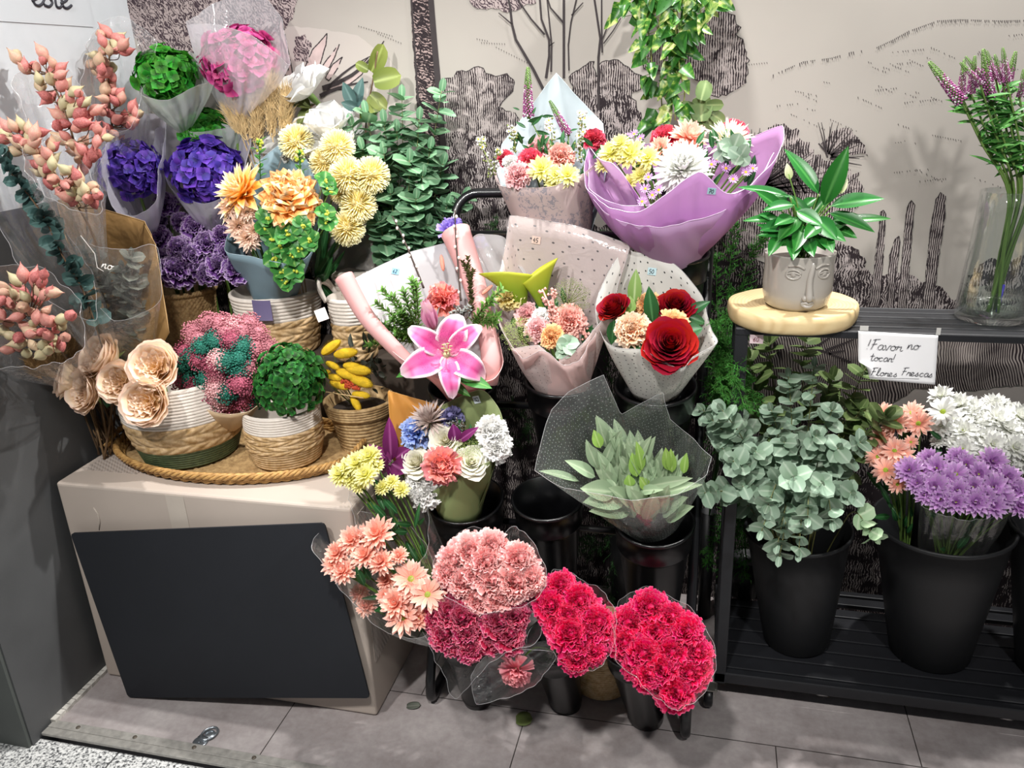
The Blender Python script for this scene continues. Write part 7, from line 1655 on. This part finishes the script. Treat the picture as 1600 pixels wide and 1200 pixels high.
# magnolias
mbs = V((-1.02, 2.05, CRZ+.05)); MG = [proto('magnolia_%d' % s, lambda s=s: magnolia(s), [M_mag, G_cal]) for s in (1, 2)]
for (u, v, Y, d, f, lab) in ((474, 138, 2.04, 96, V((-.4, -.5, .7)), 'white magnolia flower, the topmost one against the wallpaper'), (513, 204, 2.02, 112, V((.15, -.5, .8)), 'largest white magnolia flower above the yellow pompons'), (432, 226, 2.03, 96, V((-.3, -.6, .6)), 'white magnolia flower half hidden behind the blue paper')):
    p = A(u, v, Y); t = thing('magnolia_stem', lab, 'magnolia', mbs, 'white magnolias'); k = d*mpp(p)/2; fw = f.normalized(); place(MG[u % 2], 'bloom', p-fw*k*.1, fw, k, t)
    b = MB(); P = bez([mbs, A((u+490)/2, 380, 2.05), A(u+4, v+60, 2.05), p-fw*k*.6], 12); b.tube(P, .0026, 6); b.build('stem', G_brown, t)
    b = MB(); r = random.Random(u)
    for i in range(4): c_ = P[-3]; leaf(b, c_, rv(r, 1)+V((0, -.2, .3)), .07, .032, UP+tocam(c_), .15, p_lance)
    b.build('leaves', petalmat('magnolia_leaf', '4a5228', '5f6a38', mid='7d8550', var=.1), t)
# eucalyptus behind
gb = V((-.84, 2.05, CRZ+.03))
gt = [(550, 196, 2.02), (572, 176, 2.03), (600, 190, 2.03), (628, 152, 2.05), (690, 142, 2.05), (655, 186, 2.04), (672, 232, 2.03), (692, 256, 2.04), (640, 250, 2.00), (600, 240, 2.00), (610, 302, 1.98), (650, 310, 1.98), (700, 318, 2.02), (725, 308, 2.04), (566, 232, 2.0), (630, 345, 1.98), (592, 345, 1.98), (668, 350, 2.0), (620, 205, 2.03), (660, 275, 2.0)]
go = sorted(range(len(gt)), key=lambda i: gt[i][0])
for i, (u, v, Y) in enumerate(gt):
    tp = A(u, v, Y); eucalyptus('eucalyptus_stem', 'green eucalyptus stem by the printed palm trunk, its tip %s from the left' % ORD[go.index(i)], [gb+V((rnd.uniform(-.03, .03), rnd.uniform(-.02, .02), 0)), A(600+(u-600)*.3, 420, 2.04), gb.lerp(tp, .68)+V((0, 0, .02)), tp], 11, .056, .046, L_mid, 'green eucalyptus stems behind the rope baskets', .85, seed=i+120, bare=.48)
t = thing('foliage_branch', 'olive leaved branch standing tall above the white magnolias', 'branch', gb+V((-.03, 0, 0))); b = MB(); P = bez([gb+V((-.03, 0, 0)), A(575, 300, 2.06), A(572, 190, 2.06), A(582, 130, 2.06), A(590, 80, 2.06)], 20); b.tube(P, .0022, 6); b.build('stem', G_brown, t); b = MB(); r = random.Random(2)
for (u, v, du, dv, L, W) in ((580, 112, .5, -1, 48, 30), (584, 128, 1, -.25, 44, 34), (578, 148, .7, .6, 34, 24), (580, 150, .2, 1, 30, 20), (576, 110, -.7, -.4, 24, 16), (574, 165, -.3, 1, 26, 18)): p = A(u, v, 2.05); k = mpp(p); leaf(b, p, CR*du+CD*dv, L*k, W*k, tocam(p)+rv(r, .3), .08, p_round, .1, 7)
b.build('leaves', L_oliv, t); b = MB()
for (u, v, du, dv, L, W) in ((555, 168, -.5, -1, 46, 20), (552, 175, .25, -1, 58, 20), (560, 170, -.8, -.3, 30, 16)): p = A(u, v, 2.05); k = mpp(p); leaf(b, p, CR*du+CD*dv, L*k, W*k, tocam(p)+rv(r, .3), .08, p_lance, .12, 7)
b.build('grey_leaves', L_teal, t)
# dried grass tufts
def plume(b, P0, P1, n, L, r, wd=.0009):
    for i in range(n):
        f = r.random()**.8; p = V(P0).lerp(V(P1), f)+rv(r, .010); d = ((V(P1)-V(P0)).normalized()+rv(r, .55)).normalized(); e = p+d*L*r.uniform(.5, 1.1); s_ = d.cross(tocam(p)).normalized()*wd; b.face([p-s_, p+s_, e], 0, ((0, 0), (1, 0), (.5, 1)))
def tuft(label, foot, plumes, mat, seed):
    t = thing('dried_grass_bunch', label, 'dried grass', foot); r = random.Random(seed); st2 = MB()
    for a_, c_ in plumes:
        b = MB(); plume(b, A(*a_), A(*c_), 750, .05 if a_[2] > 1.9 else .03, r); b.build('plume', mat, t); st2.tube(bez([V(foot), V(foot).lerp(A(*a_), .6)+V((0, 0, .02)), A(*a_)], 8), .0016, 5)
    st2.build('stalks', mat, t)
tuft('tuft of tan dried grass plumes between the magenta hydrangea and the magnolias', V((-1.13, 2.06, CRZ+.001)), [((385, 215, 1.99), (372, 150, 2.0)), ((405, 215, 1.99), (398, 132, 2.0)), ((425, 212, 1.99), (425, 132, 2.0)), ((445, 205, 1.99), (448, 150, 2.0)), ((375, 205, 1.99), (362, 175, 2.0)), ((395, 218, 1.99), (412, 150, 2.0))], M_tan, 2)
tuft('tuft of brown dried grass between the pink pods and the brown paper', V((-1.525, 1.83, BZ+.002)), [((110, 570, 1.60), (118, 500, 1.60)), ((130, 560, 1.62), (140, 495, 1.64)), ((95, 575, 1.55), (90, 545, 1.54)), ((66, 585, 1.48), (50, 570, 1.45)), ((85, 588, 1.52), (74, 565, 1.50))], M_tand, 3)
t = thing('dried_stalk_bundle', 'bundle of brown dried stalks standing between the grey wall and the wicker tray', 'dried stalks', V((-1.545, 1.63, BZ+.002))); r = random.Random(5)
for i in range(26):
    bt_ = V((-1.545+r.uniform(-.022, .022), 1.63+r.uniform(-.03, .05), BZ+.003)); tp = A(r.uniform(88, 185), r.uniform(560, 640), r.uniform(1.63, 1.70)); b = MB(); b.tube(bez([bt_, bt_.lerp(tp, .5)+rv(r, .006), tp], 6), r.uniform(.0016, .0034), 6); b.build('stalk', plain('stalk_brown_%d' % (i % 3), ['6a5136', '7d6242', '57422d'][i % 3], .8, var=.15, vs=60) if 'stalk_brown_%d' % (i % 3) not in bpy.data.materials else bpy.data.materials['stalk_brown_%d' % (i % 3)], t)
# pink pod branches
PODS = [pod(s).mesh('pod_%d' % s, M_pod) for s in (1, 2, 3)]
def podbranch(label, foot, pts, Y, stempts, rim=None, bc=None, d=25, seed=1, jy=.03, extra=.8):
    t = thing('pod_branch', label, 'dried branch', foot); r = random.Random(seed); P = bez([V(foot)]+[A(*q) for q in stempts], 20); b = MB(); b.tube(P, [.004-.0022*i/len(P) for i in range(len(P))], 6)
    rx = random.Random(seed+50); pts = list(pts)+[(u+rx.uniform(-13, 13), v+rx.uniform(-11, 13)) for q_ in range(2) for u, v in pts if rx.random() < extra]
    for (u, v) in pts:
        p = A(u, v, Y+r.uniform(-jy, jy)); k = d*mpp(p)/2*r.uniform(.8, 1.15)*.98; near = min(P, key=lambda q: (q-p).length+.6*max(0, q.z-p.z+.03)); dr = ((p-near).normalized()*.6+UP*.35+rv(r, .7)).normalized()
        place(PODS[r.randrange(3)], 'pod', p, dr, k, t); b.tube(bez([near, (near+p)/2-V((0, 0, .008)), p-dr*k*.8], 6), .0011, 5)
    b.build('stem', G_brown, t)
    if rim: b = loft(rim, A(*bc), .025, 90, 9, .06, .010, 9, seed); b.build('cellophane_sleeve', [F_sharp, FILM_EDGE], t)
    return t
fA = V((-1.535, 1.885, BZ+.002))
podbranch('pink pod branch in clear film against the white wall, with five pods above the film', fA, [(26, 91), (38, 106), (66, 82), (83, 99), (54, 103), (81, 118), (63, 133), (80, 124), (103, 133), (117, 143), (97, 163), (113, 170), (127, 160), (90, 197), (103, 213), (120, 200), (137, 183), (110, 230), (130, 223), (147, 197), (137, 253), (157, 213), (95, 180), (125, 240), (150, 240), (72, 150)], 1.65, [(150, 480, 1.74), (135, 330, 1.70), (110, 200, 1.65), (75, 115, 1.65)],
          [(20, 125, 1.60), (45, 200, 1.58), (85, 260, 1.58), (130, 285, 1.62), (158, 250, 1.68), (152, 190, 1.72), (110, 110, 1.74), (60, 105, 1.68)], (135, 420, 1.70), 27, 1, .02)
podbranch('pink pod branch in clear film, upper right of the pod branches', fA+V((.03, .0, 0)), [(167, 50), (183, 60), (160, 64), (150, 87), (143, 101), (163, 97), (171, 110), (177, 143), (190, 153), (207, 167), (183, 187), (173, 133), (192, 70), (180, 78), (158, 120), (195, 180), (165, 165), (200, 195), (178, 210)], 1.90, [(190, 420, 1.90), (185, 280, 1.92), (170, 150, 1.91), (172, 70, 1.90)],
          [(135, 70, 1.88), (130, 140, 1.84), (160, 200, 1.83), (205, 200, 1.85), (222, 140, 1.92), (246, 70, 1.98), (200, 28, 2.0), (165, 32, 1.96)], (200, 330, 1.92), 25, 2)
podbranch('pink pod branch in clear film below the wall branch, left of the purple hydrangea', V((-1.53, 1.80, BZ+.002)), [(10, 197), (34, 200), (47, 213), (30, 224), (10, 211), (50, 233), (63, 207), (70, 247), (57, 257), (80, 250), (83, 230), (83, 280), (60, 270), (133, 297), (127, 307), (150, 300), (103, 267), (113, 287), (95, 300), (120, 275), (75, 262), (145, 315), (110, 310)], 1.55, [(165, 480, 1.68), (150, 380, 1.63), (100, 290, 1.57), (35, 215, 1.54)],
          [(30, 225, 1.52), (60, 290, 1.50), (105, 325, 1.50), (155, 332, 1.55), (152, 285, 1.62), (105, 225, 1.62), (60, 205, 1.58)], (150, 430, 1.63), 27, 3, .02)
podbranch('thick cluster of pink pods at the left edge above the grey wall', V((-1.53, 1.74, BZ+.002)), [(6, 457), (20, 459), (40, 464), (58, 466), (17, 474), (50, 488), (71, 486), (27, 495), (13, 505), (3, 516), (17, 525), (30, 536), (11, 547), (52, 505), (47, 522), (51, 539), (79, 502), (96, 499), (65, 519), (82, 530), (67, 540), (102, 527), (91, 542), (65, 554), (54, 434), (24, 438), (65, 440), (110, 493), (82, 457), (36, 480), (40, 510), (88, 515), (62, 450), (30, 460), (0, 490), (2, 470)], 1.42, [(125, 590, 1.60), (90, 540, 1.50), (45, 490, 1.43)],
          [(-25, 560, 1.34), (30, 572, 1.35), (85, 570, 1.37), (125, 545, 1.41), (122, 470, 1.49), (70, 420, 1.50), (0, 422, 1.44), (-25, 480, 1.38)], (125, 600, 1.62), 28, 4, .025, .3)
b = MB(); r = random.Random(9)
# kraft bouquet with grey eucalyptus
kf = V((-1.46, 1.79, BZ+.05)); bc = A(205, 590, 1.68)
q = Bq('dried grey eucalyptus in brown kraft paper and clear film behind the cream roses', kf, 'dried bouquet', 'dried_bouquet')
q.paper(loft([(105, 380, 1.66), (90, 312, 1.72), (125, 316, 1.75), (226, 346, 1.76), (243, 384, 1.72), (262, 505, 1.66)], bc, .035, 50, 7, .02, .003, 5, 4, close=False, smooth_=False), P_kraft)
q.paper(loft([(226, 352, 1.755), (243, 382, 1.70), (246, 400, 1.66), (264, 520, 1.62)], bc, .036, 30, 6, .02, .002, 5, 4, close=False, smooth_=False), P_kraft)
q.paper(loft([(120, 372, 1.64), (150, 385, 1.60), (200, 390, 1.59), (242, 385, 1.62), (250, 470, 1.60), (180, 500, 1.58), (130, 440, 1.58)], bc, .036, 60, 8, .06, .005, 8, 4), F_sharp, 'cellophane_sleeve', 0)
for i, (u, v) in enumerate(((150, 402), (190, 420), (214, 440), (135, 385), (170, 445), (225, 480), (205, 400))):
    tp = A(u, v, 1.66); eucalyptus('eucalyptus', None, [kf, bc, bc.lerp(tp, .6), tp], 11, .042, .034, L_dry, None, .95, seed=i+200, bare=.5, parent=q.t)
b = MB(); o_ = A(158, 418, 1.585); n_ = tocam(o_); exx = (CR+CD*.25).normalized(); eyy = n_.cross(exx).normalized()
write(b, 'no', o_, exx, eyy, n_, .022, .0012, .62); b.tube([A(126, 368, 1.60), A(148, 396, 1.59), A(152, 418, 1.585), A(162, 424, 1.585)], .0009, 5); b.build('printed_lettering', plain('white_print', 'e6e2dc', .5), q.t)
q.done()
# dark blue-green eucalyptus spray
t = thing('eucalyptus_stem', 'dark blue green preserved eucalyptus spray in front of the pods at the left edge', 'eucalyptus', V((-1.535, 1.70, BZ+.002)))
P = bez([V((-1.535, 1.70, BZ+.002)), A(165, 560, 1.58), A(130, 455, 1.55), A(98, 400, 1.54), A(72, 345, 1.53), (A(45, 305, 1.52)), A(15, 268, 1.51), A(-8, 235, 1.51)], 32); b = MB(); b.tube(P, .002, 6); b.build('stem', G_brown, t); b = MB(); r = random.Random(31)
for k in range(90):
    f = .22+.78*(k/90)**1.2; i = min(len(P)-2, int(f*(len(P)-1))); p = P[i].lerp(P[i+1], r.random()); d = (P[i+1]-P[i]).normalized(); o = d.orthogonal(); o.rotate(Quaternion(d, r.uniform(0, 6.28))); L = r.uniform(.028, .042)*(1.15-.45*f)
    leaf(b, p, o+d*r.uniform(-.1, .6), L, L*.85, tocam(p)+rv(r, .6), r.uniform(0, .2), p_round, .1, 5)
b.build('leaves', L_teal, t)
b = loft([(-20, 300, 1.47), (20, 400, 1.45), (80, 470, 1.46), (150, 500, 1.50), (140, 420, 1.58), (80, 340, 1.60), (20, 260, 1.58)], A(175, 570, 1.60), .02, 70, 8, .05, .008, 8, 6); b.build('cellophane_sleeve', [F_clear, FILM_EDGE], t)
# crumpled grey plastic on the back row
b = MB(); r = random.Random(2)
def crump(u, v):
    p = A(495+140*u, 430-82*v-10*math.sin(PI*u), 2.03+.05*v); q_ = noise.noise(p*9)*.02+noise.noise(p*25)*.010; return p+V((0, -.03+q_, q_*.6))
b.grid(crump, 46, 30); pl = b.build('plastic_sheet', film('grey_plastic', (.8, .8, .8), .12, .2, (.36, .34, .32), bump=.6), origin=A(560, 430, 2.03)); tag(pl, 'crumpled grey plastic sheet behind the white rope baskets', 'plastic sheet'); solid(pl, .001)
# fallen leaves on the tiles
for (u, v, L, W, a, col, lab) in ((645, 1105, 17, 8, .4, L_dry, 'dried grey leaf lying on the floor beside the white box'), (818, 1127, 20, 15, .9, petalmat('fallen_green_leaf', '6c7a44', '7f8e54', var=.05), 'round green leaf lying on the floor between two low buckets')):
    p = onz(u, v, .002); b = MB(); k = mpp(p); leaf(b, p-V((L*k*.6, 0, 0)), V((1, .25, 0)), L*k*1.3, W*k*2.0, UP, -.06, p_round, .08, 7); o = b.build('fallen_leaf', col, origin=p); tag(o, lab, 'leaf'); solid(o, .0006)
